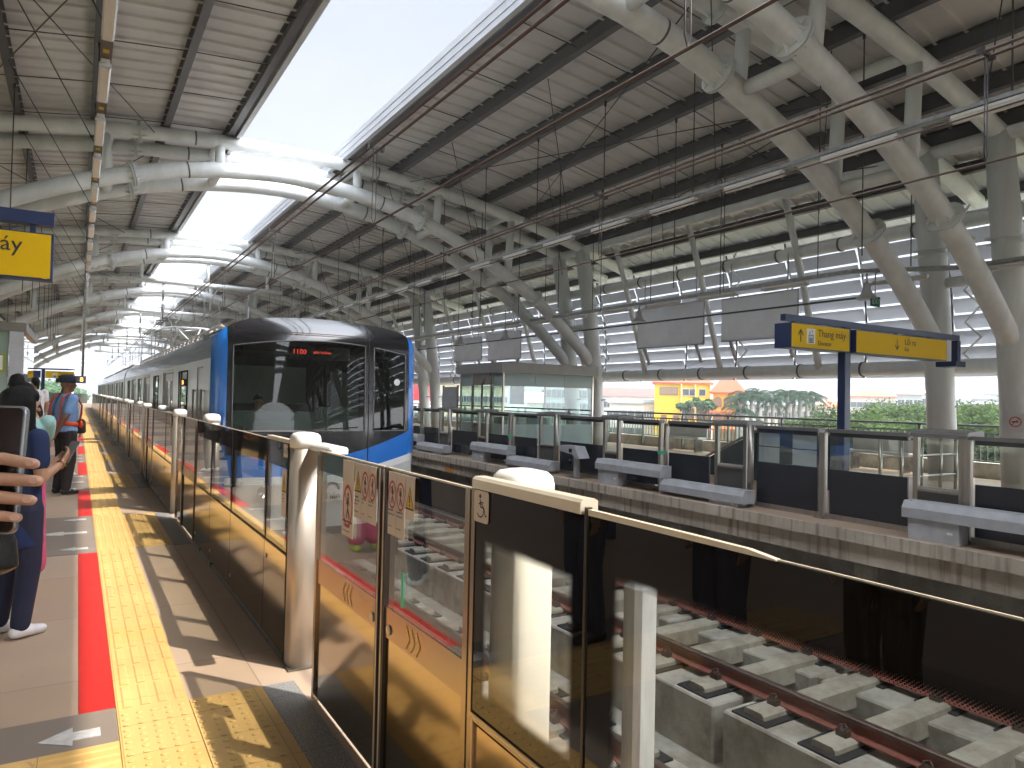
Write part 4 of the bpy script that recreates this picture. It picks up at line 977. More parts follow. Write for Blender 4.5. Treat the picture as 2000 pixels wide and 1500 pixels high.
for ci, (a, b) in enumerate(CARS):
    car = thing('train_car', None, None); car.parent = train
    for k_ in ('label', 'category'):
        if k_ in car: del car[k_]
    # side walls with real openings
    for s in (-1, 1):
        mb = MB(); x0, x1 = (TX + s * TW, TX + s * (TW - .07)); xa, xb = min(x0, x1), max(x0, x1)
        ops = sorted([(p, q, ZD0, ZD1) for p, q in DR[ci]] + [(p, q, ZW0, ZW1) for p, q in WN[ci]])
        if ci == 0 and s < 0: ops = [(10.95, 11.55, ZD0, ZD1)] + ops
        y = a
        for (p, q, z0_, z1_) in ops:
            mb.box(xa, xb, y, p, -.55, 1.98); mb.box(xa, xb, p, q, z1_, 1.98); mb.box(xa, xb, p, q, -.55, z0_); y = q
        mb.box(xa, xb, y, b, -.55, 1.98); mb.build('side_wall', M['train_side'], car)
        for (p, q) in DR[ci]:
            if s > 0 and ci > 0: continue
            d = MB(); xd = TX + s * (TW - .05); m_ = (p + q) / 2
            for u, v in ((p + .01, m_ - .006), (m_ + .006, q - .01)):
                d.box(xd - .015, xd + .015, u, v, .03, .78); d.box(xd - .015, xd + .015, u, v, 1.72, 1.87); d.box(xd - .015, xd + .015, u, u + .12, .781, 1.719); d.box(xd - .015, xd + .015, v - .12, v, .781, 1.719)
            dd = d.build('door', M['train_side'], car)
            d = MB(); d.box(xd - .004, xd + .004, p + .13, m_ - .127, .782, 1.718); d.box(xd - .004, xd + .004, m_ + .127, q - .13, .782, 1.718); d.build('door_glass', M['tglass_side'], dd)
            d = MB(); xo = TX + s * (TW + .006)
            for u in (p - .03, q + .002): d.box(min(xo, xo - s * .02), max(xo, xo - s * .02), u, u + .028, .0, 1.905)
            d.box(min(xo, xo - s * .02), max(xo, xo - s * .02), p - .03, q + .03, 1.906, 1.93); d.build('door_frame', M['steel_dark'], dd)
        for (p, q) in WN[ci]:
            if s > 0 and ci > 0: continue
            d = MB(); xw = TX + s * (TW - .02); d.box(xw - .004, xw + .004, p, q, ZW0, ZW1); w_ = d.build('window', M['tglass_side'], car)
            d = MB(); xo = TX + s * (TW + .002); P = [(xo, p, ZW0), (xo, q, ZW0), (xo, q, ZW1), (xo, p, ZW1), (xo, p, ZW0)]; d.tube(P, .014, 5); d.build('window_frame', M['black'], w_)
    if ci == 0:
        d = MB(); xd = TX - TW + .03; d.box(xd - .015, xd + .015, 10.96, 11.54, .03, 1.87); dd = d.build('cab_door', M['train_side'], car)
        d = MB(); d.tube([(TX - TW - .035, 10.85, .75), (TX - TW - .035, 10.85, 1.55)], .014, 8); d.tube([(TX - TW - .035, 11.65, .75), (TX - TW - .035, 11.65, 1.55)], .014, 8)
        for yy in (10.85, 11.65):
            for zz in (.77, 1.53): d.tube([(TX - TW, yy, zz), (TX - TW - .035, yy, zz)], .01, 6)
        d.build('grab_rail', M['steel'], dd)
    # roof shell, end walls, floor
    mb = MB(); N = [p for p in prof(a)[1:-1]]; N2 = [p for p in prof(b)[1:-1]]
    mb.loft([N[3:-3], N2[3:-3]], 0, False, True, False)
    mb.build('roof', M['train_roof'], car)
    for sl in ((0, 4), (-4, None)):
        mb = MB(); A = N[sl[0]:sl[1]]; B = N2[sl[0]:sl[1]]; mb.loft([A, B], 0, False, True, False); mb.build('cant_panel', M['train_bluegrey'], car)
    mb = MB(); mb.box(TX - TW + .08, TX + TW - .08, a + (.0 if ci else 1.5), b, -.02, .0); mb.box(TX - TW + .08, TX + TW - .08, b - .06, b, .0, 2.3)
    if ci: mb.box(TX - TW + .08, TX + TW - .08, a, a + .06, .0, 2.3)
    mb.box(TX - TW + .071, TX + TW - .071, a + .5, b, 2.1, 2.14); mb.build('interior', mat('car interior', (.10, .10, .10), .7, 0, .1), car)
    for yb in (a + 2.6, b - 2.8):
        mb = MB()
        for dy in (-1.05, 1.05):
            for s in (-1, 1):
                mb.tube([(TX + s * .68, yb + dy, -.78), (TX + s * .80, yb + dy, -.78)], .41, 20)
            mb.tube([(TX - .8, yb + dy, -.78), (TX + .8, yb + dy, -.78)], .08, 8)
        mb.box(TX - 1.1, TX - .9, yb - 1.6, yb + 1.6, -.9, -.62); mb.box(TX + .9, TX + 1.1, yb - 1.6, yb + 1.6, -.9, -.62); mb.build('bogie', M['black'], car)
    # roof equipment
    mb = MB()
    for (u, v) in ((a + 6, a + 9.2), (a + 12, a + 15.2)):
        if ci == 0 and u < 18 < v + 3: pass
        mb.prism([(TX - .85, 2.50), (TX - .78, 2.72), (TX + .78, 2.72), (TX + .85, 2.50)], u, v)
    mb.build('air_conditioner', M['train_roof'], car)
    mb = MB()
    for q in range(26):
        mb.tube([(TX - 1.02, a + 2 + q * .7, 2.47), (TX - 1.02, a + 2 + q * .7, 2.58)], .03, 6); mb.tube([(TX - 1.02, a + 2 + q * .7, 2.58), (TX - 1.02, a + 2 + q * .7, 2.60)], .05, 6)
    mb.tube([(TX - 1.02, a + 2, 2.62), (TX - 1.02, a + 19.5, 2.62)], .018, 6); mb.build('roof_insulators', mat('grey insulator', (.35, .33, .32), .4, 0, .1), car)
    if ci < 2:
        mb = MB(); mb.box(TX - 1.2, TX + 1.2, b - .01, b + .61, .0, 2.25); mb.build('gangway', M['black'], car)
# pantograph
pg = thing('pantograph', None, None); pg.parent = train
for (yb, sc) in ((24.6, 1),):
    mb = MB(); mb.box(TX - .5, TX + .5, yb - .6, yb - .52, 2.66, 2.74); mb.box(TX - .5, TX + .5, yb + .52, yb + .6, 2.66, 2.74); mb.box(TX - .52, TX - .45, yb - .6, yb + .6, 2.66, 2.72); mb.box(TX + .45, TX + .52, yb - .6, yb + .6, 2.66, 2.72)
    for s in (-1, 1):
        for t_ in (-1, 1): mb.tube([(TX + s * .48, yb + t_ * .56, 2.55), (TX + s * .48, yb + t_ * .56, 2.67)], .06, 8)
    mb.build('base_frame', M['white_steel'], pg)
    mb = MB(); mb.tube([(TX, yb + .5, 2.74), (TX, yb - .55, 3.15)], .045, 8); mb.build('lower_arm', M['white_steel'], pg)
    mb = MB(); mb.tube([(TX - .1, yb - .55, 3.15), (TX - .35, yb + .35, 3.55)], .022, 6); mb.tube([(TX + .1, yb - .55, 3.15), (TX + .35, yb + .35, 3.55)], .022, 6); mb.build('upper_arm', M['white_steel'], pg)
    mb = MB()
    for dy in (.15, .5): mb.tube([(TX - .95, yb + dy, 3.38), (TX - .75, yb + dy, 3.52), (TX - .5, yb + dy, 3.58), (TX + .5, yb + dy, 3.58), (TX + .75, yb + dy, 3.52), (TX + .95, yb + dy, 3.38)], .022, 8)
    mb.tube([(TX - .4, yb + .15, 3.56), (TX - .4, yb + .5, 3.56)], .015, 6); mb.tube([(TX + .4, yb + .15, 3.56), (TX + .4, yb + .5, 3.56)], .015, 6); mb.build('collector_head', M['galv'], pg)
for o_ in (nose, pg):
    for k_ in ('label', 'category'):
        if k_ in o_: del o_[k_]
# ================================================================== overhead wires
def droppers(tx, ys, nm):
    t = thing('overhead_wires', 'twin carrier wire and contact wire hung over the %s' % nm, 'overhead line')
    for dx in (-.06, .06):
        mb = MB(); mb.tube([(tx + dx, y, 4.57) for y in (-9, 30, 60, 99, 330)], .016, 6); mb.build('carrier_wire', M['brown'], t)
    mb = MB(); mb.tube([(tx, y, 3.62) for y in (-9, 30, 60, 99, 330)], .012, 6); mb.build('contact_wire', M['brown'], t)
    for y in ys:
        mb = MB()
        mb.box(tx - .10, tx + .10, y - .015, y + .015, 4.558, 4.582); mb.box(tx - .11, tx - .08, y - .03, y + .03, 4.54, 4.60); mb.box(tx + .08, tx + .11, y - .03, y + .03, 4.54, 4.60)
        mb.tube([(tx - .02, y, 4.56), (tx - .025, y, 3.70), (tx, y, 3.63), (tx + .025, y, 3.70), (tx + .02, y, 4.56)], .006, 5); mb.build('dropper', M['rod'], t)
YS = [3.05 + 5.28 * k for k in range(0, 18)]
droppers(3.05, YS, 'near track above the train'); droppers(6.6, YS, 'empty far track')
# supports from the arches
for k in range(1, 9):
    for tx, nm in ((3.05, 'near'), (6.6, 'far')):
        y = FY[k] + (.72 if k > 1 else .72)
        if k < 3: continue
        t = thing('wire_support', 'insulated wire support under the %s arch above the %s track' % (ordn(k - 1), nm), 'insulator', (0, 0, 0), 0, 'overhead wire supports')
        mb = MB(); mb.tube([(tx, y, 6.2), (tx, y, 5.55)], .04, 8); mb.build('hanger', M['galv'], t)
        mb = MB(); mb.lathe((tx, y, 4.95), [(.03, 0), (.09, .03), (.04, .06), (.10, .12), (.04, .16), (.10, .22), (.04, .26), (.09, .32), (.03, .36), (.03, .62)], 12); mb.build('insulator', M['galv'], t)
        mb = MB(); mb.tube([(tx, y, 4.95), (tx, y, 4.6)], .02, 6); mb.tube([(tx - .25, y, 4.6), (tx + .25, y, 4.6)], .02, 6); mb.build('clamp', M['rod'], t)
        if tx < 4:
            t2 = thing('gantry_beam', 'white cross pipe hanging under the %s arch' % ordn(k - 1), 'beam', (0, 0, 0), 0, 'cross pipes for the overhead wires')
            mb = MB(); mb.tube([(1.6, y, 6.3), (8.1, y, 6.3)], .10, 10); mb.build('pipe', M['white_steel'], t2)
            for xx_ in (2.2, 4.83, 7.4):
                mb = MB(); mb.tube([(xx_, y, 6.3), (xx_, y, Lz(xx_ - C0))], .07, 8); mb.build('hanger', M['white_steel'], t2)
            mb = MB(); mb.tube([(4.3, y, 6.25), (4.45, y, 6.05), (4.70, y, 5.7), (4.72, y, 4.2)], .035, 8); mb.tube([(5.3, y, 6.25), (5.2, y, 6.05), (4.96, y, 5.7), (4.92, y, 4.2)], .035, 8); mb.tube([(4.6, y, 4.3), (3.2, y, 4.1)], .02, 6); mb.build('curved_bracket', M['galv'], t2)
# ================================================================== hanging lights and trays
def light_fixture():
    t = thing('tube_light', 'x', 'light', (0, 0, 0), 0, 'tube lights')
    mb = MB(); mb.prism([(-.05, 0), (.05, 0), (.045, .045), (-.045, .045)], 0, 1.17); mb.build('housing', M['lampwhite'], t)
    mb = MB(); mb.prism([(-.062, -.012), (.062, -.012), (.045, -.055), (-.045, -.055)], .02, 1.15); mb.build('diffuser', mat('frosted diffuser', (.72, .69, .68), .25, 0, .02), t)
    for y in (.0, 1.15): mb = MB(); mb.box(-.064, .064, y, y + .02, -.05, -.001); mb.build('end_cap', M['unit'], t)
    return t
lf = light_fixture(); used = False
def light_row(pts, z, y0, n, per, lab, gname):
    global used
    for i in range(n):
        y = y0 + per * i; x = pts(y)
        l = '%s, %s from the camera' % (lab, ordn(i))
        if not used: lf.location = (x, y, z); lf['label'] = l; lf['group'] = gname; used = True
        else: c = copyto(lf, (x, y, z), l); c['group'] = gname
def tray(name, lab, P, w, h, m, hang=None, top=None):
    t = thing(name, lab, 'cable tray')
    mb = MB()
    for a, b in zip(P, P[1:]):
        a, b = Vector(a), Vector(b); d = (b - a).normalized(); n = d.cross(Vector((0, 0, 1))).normalized() * w
        mb.obox(a - n / 2, n, b - a, (0, 0, .006)); mb.obox(a - n / 2, n * .05, b - a, (0, 0, h)); mb.obox(a + n / 2 - n * .05, n * .05, b - a, (0, 0, h))
        L_ = (b - a).length; k = int(L_ / .1) if L_ < 60 else int(L_ / .25)
    mb.build('tray_channel', m, t)
    return t
tr = tray('light_tray', 'galvanised tray carrying the row of lights above the far platform edge', [(9.5, -4, 5.27), (9.5, 80, 5.27)], .12, .06, M['galv'])
light_row(lambda y: 9.5, 5.235 - .015, 3.62 - 1.87 * 2, 32, 1.87, 'white tube light in the long row above the far platform edge', 'tube lights above the far platform edge')
tl_ = tray('light_tray', 'brown tray carrying the row of lights above the near platform', [(.16, -4, 5.27), (.16, 80, 5.27)], .12, .06, mat('brown grey tray', (.16, .13, .11), .5, .3, .2, 5))
light_row(lambda y: .16, 5.22, 3.62 - 1.87 * 2, 36, 1.87, 'white tube light in the long row above the near platform', 'tube lights above the near platform')
for i in range(30):
    y = 3.45 - 1.87 + 1.87 * i
    if i > 12: break
    mb = MB(); mb.box(.13, .19, y - .09, y + .01, 5.262, 5.266); mb.build('yellow_label', M['signyellow'], tl_)
P2 = [(14.6, -6, 4.22), (14.6, 7.2, 4.22), (13.55, 8.8, 4.25), (13.45, 60, 4.25)]
tray('light_tray', 'cranked galvanised tray over the middle of the far platform', P2, .14, .08, M['galv'])
light_row(lambda y: 13.45 if y > 8 else 14.6, 4.17, 3.9, 24, 1.95, 'tube light under the cranked tray over the far platform', 'tube lights under the cranked tray')
tray('conduit', 'thin dark cable conduit crossing in front of the far louvres', [(14.9, 9.3, 3.93), (14.9, 60, 3.93)], .05, .04, M['rod'])
mb = MB(); mb.tube([(9.05, -5, 5.02), (9.05, 70, 5.02)], .012, 5); tag(mb.build('stay_wire', M['brown']), 'thin dark wire running just below the lights above the far edge', 'wire')
# hanger rods
def rods(nm, lab, xs, ys, zlo):
    t = thing(nm, lab, 'hanger rods')
    for y in ys:
        for x in xs:
            mb = MB(); zt = Uz(x - C0) + .17
            mb.tube([(x, y, zlo), (x, y, zt)], .011, 5); mb.tube([(x, y, zt - .12), (x, y, zt)], .028, 6); mb.build('rod', M['rod'], t)
rods('hanger_rods', 'vertical rods holding the light tray above the far platform edge', (9.5,), [1.5 + 2.6 * k for k in range(22)], 5.3)
rods('hanger_rods', 'vertical rods holding the light tray above the near platform', (.16,), [2.2 + 3.25 * k for k in range(20)], 5.3)
rods('hanger_rods', 'vertical rods holding the cranked tray over the far platform', (13.45,), [9.5 + 2.6 * k for k in range(16)], 4.3)
rods('hanger_rods', 'long free hanging rods under the far roof between tray and purlins', (11.0, 12.45), [2.6 + 4.35 * k for k in range(14)], 4.0)
rods('hanger_rods', 'long free hanging rods under the left roof', (-1.28, -2.8), [4.6 + 4.35 * k for k in range(14)], 4.0)
for k in range(9):
    y = 3.2 + 4.35 * k
    for s, xa, xb in ((1, 8.0, 9.5), (1, 11.0, 12.4), (-1, -1.3, .2)):
        mb = MB(); mb.tube([(xa, y, Uz(xa - C0) + .1), (xb, y + 1.2, 5.3)], .009, 5)
        tag(mb.build('stay_rod', M['rod']), 'slanting thin rod, %s along the %s' % (ordn(k), 'right roof inner row' if xa == 8.0 else 'right roof outer row' if s > 0 else 'left roof'), 'rod', 'slanting stay rods')
# bell shaped hanging luminaires / speakers
def bell(loc, lab):
    t = thing('bell_speaker', lab, 'loudspeaker', loc, 0, 'bell shaped loudspeakers')
    mb = MB(); mb.lathe((0, 0, 0), [(.20, 0), (.205, .02), (.12, .10), (.08, .2), (.075, .3), (.04, .34)], 20); mb.build('horn', M['unit'], t)
    mb = MB(); mb.tube([(0, 0, .34), (0, 0, .52)], .02, 6); mb.build('stem', M['galv'], t)
    mb = MB(); mb.lathe((0, 0, .0), [(.17, .001), (.02, .002)], 16); mb.build('mouth', M['black'], t); return t
b0 = bell((13.55, 8.45, 3.68), 'bell shaped grey loudspeaker above the exit sign')
copyto(b0, (13.4, 15.1, 3.75), 'bell shaped grey loudspeaker right of the plain hanging screens'); copyto(b0, (13.4, 22.4, 3.72), 'bell shaped grey loudspeaker above the glass booth'); copyto(b0, (13.4, 26.0, 3.72), 'bell shaped grey loudspeaker left of the glass booth')
ex = thing('exit_sign', 'small green exit sign hanging under the far platform tray', 'sign', (13.6, 8.30, 3.62))
mb = MB(); mb.box(-.14, .14, -.02, .02, -.10, .10); mb.build('sign_box', mat('exit green', (.0, .13, .07), .4, 0, 0), ex)
text_obj('EXIT', .15, 'sign_text', mat('exit letters', (.6, .75, .65), .5, 0, 0), ex, (-.135, -.022, -.05), (1, 0, 0), (0, 0, 1), .001)
mb = MB(); mb.tube([(0, 0, .10), (0, 0, .6)], .012, 6); mb.build('stem', M['galv'], ex)
# plain grey hanging screens
M['banner'] = backlit('grey canvas screen', (.60, .60, .64), .45)
def banner(y0, y1, z0, z1, lab):
    t = thing('hanging_screen', lab, 'screen', (0, 0, 0), 0, 'plain grey hanging screens')
    mb = MB(); n, m = 10, 8; N = []
    for off in (0,):
        g_ = [[(14.95 + off + (.02 * math.sin(i * 1.7 + j) if 0 < i < n else 0), y0 + (y1 - y0) * i / n, z0 + (z1 - z0) * j / m) for j in range(m + 1)] for i in range(n + 1)]
        N.append(g_)
    for g_ in N:
        for i in range(n):
            for j in range(m): mb.face([g_[i][j], g_[i + 1][j], g_[i + 1][j + 1], g_[i][j + 1]], 0, True)
    mb.build('canvas', M['banner'], t)
    mb = MB(); P = [(14.965, y0, z0), (14.965, y1, z0), (14.965, y1, z1), (14.965, y0, z1), (14.965, y0, z0)]; mb.tube(P, .025, 6)
    mb.build('frame', M['unit'], t)
    for y in (y0 + .3, y1 - .3): mb = MB(); mb.tube([(14.965, y, z1), (14.965, y, 5.3)], .02, 6); mb.build('hanger', M['unit'], t); mb = MB(); mb.tube([(14.965, y, z0), (15.2, y, z0 - .5)], .05, 6); mb.build('brace', M['unit'], t)
banner(14.15, 16.9, 3.18, 4.4, 'big grey hanging screen left of the blue sign, the left one of two'); banner(11.1, 13.5, 3.2, 4.35, 'big grey hanging screen nearest the blue and yellow sign')
banner(23.8, 26.4, 3.15, 4.25, 'grey hanging screen above the left end of the glass booth'); banner(27.0, 29.6, 3.2, 4.2, 'grey hanging screen farthest left, beside the train nose')
# ================================================================== yellow and blue direction signs
def pict_lift(parent, o, s, face):
    """white square with lift pictogram; o = lower left corner, x direction +X, seen from -Y"""
    mb = MB(); mb.box(o[0], o[0] + s, o[1] - .003, o[1] - .001, o[2], o[2] + s * 1.15); w = mb.build('lift_symbol', M['white'], parent)
    g = MB(); y = o[1] - .0045
    def bx(a, b, c, d): g.face([(o[0] + a * s, y, o[2] + c * s), (o[0] + b * s, y, o[2] + c * s), (o[0] + b * s, y, o[2] + d * s), (o[0] + a * s, y, o[2] + d * s)])
    bx(.2, .8, .06, .12); bx(.2, .26, .12, .62); bx(.74, .8, .12, .62); bx(.2, .8, .62, .68)
    for c in (.34, .47, .60): bx(c - .02, c + .07, .14, .44); bx(c, c + .05, .47, .54)
    bx(.33, .36, .76, 1.02); bx(.62, .65, .76, 1.02)
    g.face([(o[0] + .25 * s, y, o[2] + .84 * s), (o[0] + .345 * s, y, o[2] + .73 * s), (o[0] + .44 * s, y, o[2] + .84 * s)]); g.face([(o[0] + .54 * s, y, o[2] + .94 * s), (o[0] + .73 * s, y, o[2] + .94 * s), (o[0] + .635 * s, y, o[2] + 1.05 * s)])
    g.build('lift_pictogram', M['ink'], w)
def arrow_up(parent, x, y, z, h, up=True):
    g = MB(); s = 1 if up else -1; zc = z + h / 2
    def P(a, b): return (x + a * h, y - .003, zc + s * b * h)
    g.face([P(-.05, -.5), P(.05, -.5), P(.05, .3), P(-.05, .3)]); g.face([P(0, .5), P(-.32, .12), P(-.32, -.04), P(0, .33)]); g.face([P(0, .5), P(0, .33), P(.32, -.04), P(.32, .12)]); g.build('arrow', M['ink'], parent)
sg = thing('direction_sign', 'blue post with yellow elevator and exit boards on the far platform', 'sign', (0, 0, 0))
Y7 = 7.0
mb = MB(); mb.bbox(10.68, 10.84, Y7 + .02, Y7 + .16, .0, 2.80, .01); mb.build('post', M['navy'], sg)
mb = MB(); mb.box(9.18, 14.28, Y7 + .03, Y7 + .12, 2.80, 2.90); mb.build('top_beam', M['navy'], sg)
mb = MB(); mb.box(14.18, 14.30, Y7 + .02, Y7 + .13, 2.40, 2.797); mb.box(14.05, 14.4, Y7 - .02, Y7 + .35, 2.30, 2.40); mb.build('end_bracket', M['navy'], sg)
mb = MB()
for x in (9.40, 12.2, 13.25): mb.box(x, x + .05, Y7 + .05, Y7 + .1, 2.765, 2.80)
mb.build('hangers', M['navy'], sg)
for x0, x1, nm in ((9.20, 10.675, 'board'), (10.845, 13.64, 'board')):
    mb = MB(); mb.box(x0, x1, Y7 - .06, Y7 + .24, 2.385, 2.765); bd = mb.build('sign_board', M['navy'], sg)
    mb = MB(); mb.box(x0 + (.012), x1 - .015, Y7 - .064, Y7 - .0605, 2.397, 2.753); fc = mb.build('sign_face', M['yellow_sign'], bd)
    if x0 < 10:
        arrow_up(fc, 9.42, Y7 - .065, 2.48, .2); pict_lift(fc, (9.57, Y7 - .064, 2.465), .20, 0)
        text_obj('Thang máy', .165, 'sign_text', M['ink'], fc, (9.84, Y7 - .066, 2.585), (1, 0, 0), (0, 0, 1), .001); text_obj('Elevator', .105, 'sign_text', M['ink'], fc, (9.84, Y7 - .066, 2.45), (1, 0, 0), (0, 0, 1), .001)
    else:
        arrow_up(fc, 12.02, Y7 - .065, 2.49, .19, False); text_obj('Lối ra', .15, 'sign_text', M['ink'], fc, (12.25, Y7 - .066, 2.60), (1, 0, 0), (0, 0, 1), .001); text_obj('Exit', .09, 'sign_text', M['ink'], fc, (12.25, Y7 - .066, 2.49), (1, 0, 0), (0, 0, 1), .001)
ls = thing('direction_sign', 'cropped yellow elevator sign board at the left edge under a blue beam', 'sign')
Y6 = 6.0
mb = MB(); mb.box(-3.2, -.175, Y6, Y6 + .10, 2.665, 2.755); mb.build('top_beam', M['navy'], ls)
mb = MB(); mb.box(-3.0, -2.9, Y6 + .02, Y6 + .1, 0, 2.66); mb.build('post', M['navy'], ls)
mb = MB(); mb.box(-.32, -.285, Y6 + .03, Y6 + .07, 2.601, 2.664); mb.build('hangers', M['navy'], ls)
mb = MB(); mb.box(-1.9, -.175, Y6 - .03, Y6 + .10, 2.27, 2.60); bd = mb.build('sign_board', M['navy'], ls)
mb = MB(); mb.box(-1.89, -.19, Y6 - .034, Y6 - .0305, 2.283, 2.59); fc = mb.build('sign_face', M['yellow_sign'], bd)
text_obj('Thang máy', .15, 'sign_text', M['ink'], fc, (-.355, Y6 - .036, 2.455), (1, 0, 0), (0, 0, 1), .001, 'RIGHT')
mb = MB(); mb.box(-.235, -.205, Y6 - .0365, Y6 - .034, 2.278, 2.286); mb.build('yellow_tab', M['signyellow'], fc)
fs = thing('direction_sign', 'distant blue and yellow sign board beyond the guard', 'sign')
Y2 = 25.0
mb = MB(); mb.box(-1.75, -.08, Y2, Y2 + .1, 2.09, 2.13); mb.build('top_beam', M['navy'], fs)
mb = MB(); mb.box(-.92, -.83, Y2, Y2 + .1, 0, 2.09); mb.build('post', M['navy'], fs)
mb = MB(); mb.box(-1.75, -.935, Y2 - .02, Y2 + .05, 1.84, 2.05); mb.build('blue_board', M['navy'], fs)
mb = MB(); mb.box(-.82, -.09, Y2 - .02, Y2 + .05, 1.84, 2.05); yb_ = mb.build('sign_face', M['yellow_sign'], fs)
text_obj('Thang máy', .10, 'sign_text', M['ink'], yb_, (-.50, Y2 - .025, 1.95), (1, 0, 0), (0, 0, 1), .001); text_obj('Elevator', .06, 'sign_text', M['ink'], yb_, (-.50, Y2 - .025, 1.875), (1, 0, 0), (0, 0, 1), .001); pict_lift(yb_, (-.64, Y2 - .02, 1.86), .11, 0)
sb = thing('led_board', 'dark train display board with an orange number hanging beyond the guard', 'display')
mb = MB(); mb.box(-.58, .22, Y2 + 1.0, Y2 + 1.1, 1.72, 1.95); fb_ = mb.build('display_case', M['blackgloss'], sb); text_obj('8', .2, 'led_text', mat('orange led', (.4, .1, .01), .5, 0, 0, emit=(1, .35, .08), es=2.5), fb_, (.05, Y2 + .99, 1.77), (1, 0, 0), (0, 0, 1), .001)
mb = MB(); mb.tube([(.12, Y2 + 1.05, 1.95), (.12, Y2 + 1.05, 7.5)], .035, 8); mb.build('hanger_pole', M['galv'], sb)
# glazed lift enclosure at the left edge
le = thing('lift_enclosure', 'green tinted glass lift enclosure at the left edge behind the crowd', 'lift')
mb = MB(); mb.box(-3.2, -.83, 12.0, 12.02, 0, 2.30); mb.build('glass_wall', mat('pale green backed glass', (.30, .38, .31), .12, 0, .05, 1), le)
mb = MB(); mb.box(-3.3, -.63, 11.94, 15, 2.302, 2.42); mb.build('roof_edge', M['steel_dark'], le)
mb = MB(); mb.box(-.82, -.66, 11.95, 12.15, 0, 2.30); mb.build('corner_post', M['unit'], le)
mb = MB(); mb.box(-.69, -.67, 12.2, 15, 0, 2.3); mb.build('side_glass', M['glass_dark'], le)
mb = MB(); mb.box(-1.40, -.86, 11.985, 11.995, 1.72, 1.98); fl = mb.build('lift_plate', mat('lime sign', (.33, .36, .02), .5, 0, 0), le); pict_lift(fl, (-1.06, 11.985, 1.76), .17, 0)
# ================================================================== far platform booth, board, railing
bt = thing('glass_booth', 'glass walled booth with grey flat roof on the far platform', 'booth')
X0, X1, Ya, Yb = 11.26, 14.82, 18.9, 21.8
M['bglass'] = glassmat('booth glass', (.62, .72, .70), 1.8, 1.5); M['bfrost'] = mat('frosted glass panel', (.32, .40, .40), .25, 0, .03)
mb = MB(); mb.bbox(X0 - .12, X1 + .12, Ya - .12, Yb + .1, 2.34, 2.66, .03); mb.build('roof', mat('booth roof grey', (.34, .33, .32), .5, .2, .08), bt)
for x, y in ((X0, Ya), (X1 - .06, Ya), (X0, Yb - .06), (X1 - .06, Yb - .06), (X0, 19.55), (X0, 20.9)): mb = MB(); mb.box(x, x + .06, y, y + .06, 0, 2.338); mb.build('frame_post', M['steel'], bt)
for a, b in ((X0 + .07, X0 + 1.2), (X0 + 1.21, X0 + 2.35), (X0 + 2.36, X1 - .07)):
    mb = MB(); mb.box(a, b, Ya + .02, Ya + .032, .72, 1.92); mb.build('glass_pane', M['bglass'], bt)
    mb = MB(); mb.box(a, b, Ya + .018, Ya + .034, .02, .715); mb.build('frosted_panel', M['bfrost'], bt); mb = MB(); mb.box(a, b, Ya + .018, Ya + .034, 1.925, 2.33); mb.build('frosted_panel', M['bfrost'], bt)
for a, b in ((Ya + .07, 19.54), (20.96, Yb - .07)):
    mb = MB(); mb.box(X0 + .02, X0 + .032, a, b, .72, 1.92); mb.build('glass_pane', M['bglass'], bt)
    mb = MB(); mb.box(X0 + .018, X0 + .034, a, b, .02, .715); mb.box(X0 + .018, X0 + .034, a, b, 1.925, 2.33); mb.build('frosted_panel', M['bfrost'], bt)
mb = MB(); mb.box(X0 - .01, X0 + .03, 19.62, 20.88, .02, .72); mb.box(X0 - .01, X0 + .03, 19.62, 20.88, 1.95, 2.33); mb.box(X0 - .01, X0 + .03, 20.22, 20.28, .721, 1.949)
mb.box(X0 - .01, X0 + .03, 19.62, 19.68, .721, 1.949); mb.box(X0 - .01, X0 + .03, 20.82, 20.88, .721, 1.949); mb.build('double_door', M['steel_dark'], bt)
mb = MB(); mb.box(X0 + .005, X0 + .012, 19.69, 20.21, .75, 1.94); mb.box(X0 + .005, X0 + .012, 20.29, 20.81, .75, 1.94); mb.build('door_glass', M['bglass'], bt)
mb = MB(); mb.box(X0 + .45, X0 + .98, Ya + .30, Ya + .32, 1.35, 1.93); tag(mb.build('wall_board', mat('blue board', (.03, .07, .20), .4, 0, .3, 8)), 'dark blue board hanging inside the glass booth', 'board')
mb = MB(); mb.box(X0 + 1.1, X1 - .6, 20.8, 21.3, .0, .9); tag(mb.build('booth_desk', M['bfrost']), 'pale desk standing inside the glass booth', 'desk')
ib = thing('info_board', 'plain grey information board left of the glass booth', 'board')
mb = MB(); mb.box(11.2, 11.24, 21.9, 23.0, 1.0, 1.9); mb.build('panel', M['unit'], ib)
mb = MB(); mb.box(11.19, 11.25, 22.98, 23.04, 0, 1.95); mb.box(11.19, 11.25, 21.86, 21.9, 0, 1.95); mb.build('leg', M['steel_dark'], ib)
rg = thing('platform_railing', 'dark barred railing along the outer side of the far platform', 'railing')
M['rail_green'] = mat('grey green railing', (.12, .135, .12), .45, .2, .1)
mb = MB(); mb.tube([(16.8, -8, 1.14), (16.8, 98, 1.14)], .03, 8); mb.tube([(16.8, -8, .98), (16.8, 98, .98)], .022, 6); mb.tube([(16.8, -8, .38), (16.8, 98, .38)], .022, 6); mb.build('rails', M['rail_green'], rg)
mb = MB(); y = -8
while y < 60: mb.box(16.79, 16.81, y, y + .025, .38, .98); y += .14
mb.build('balusters', M['rail_green'], rg)
mb = MB(); y = -8
while y < 98: mb.box(16.76, 16.84, y, y + .05, .0, 1.12); y += 1.9
mb.build('uprights', M['rail_green'], rg)
mb = MB(); mb.box(16.9, 17.2, -9, 98, 0, .34); tag(mb.build('parapet', M['concrete']), 'low pale concrete parapet behind the far railing', 'parapet')
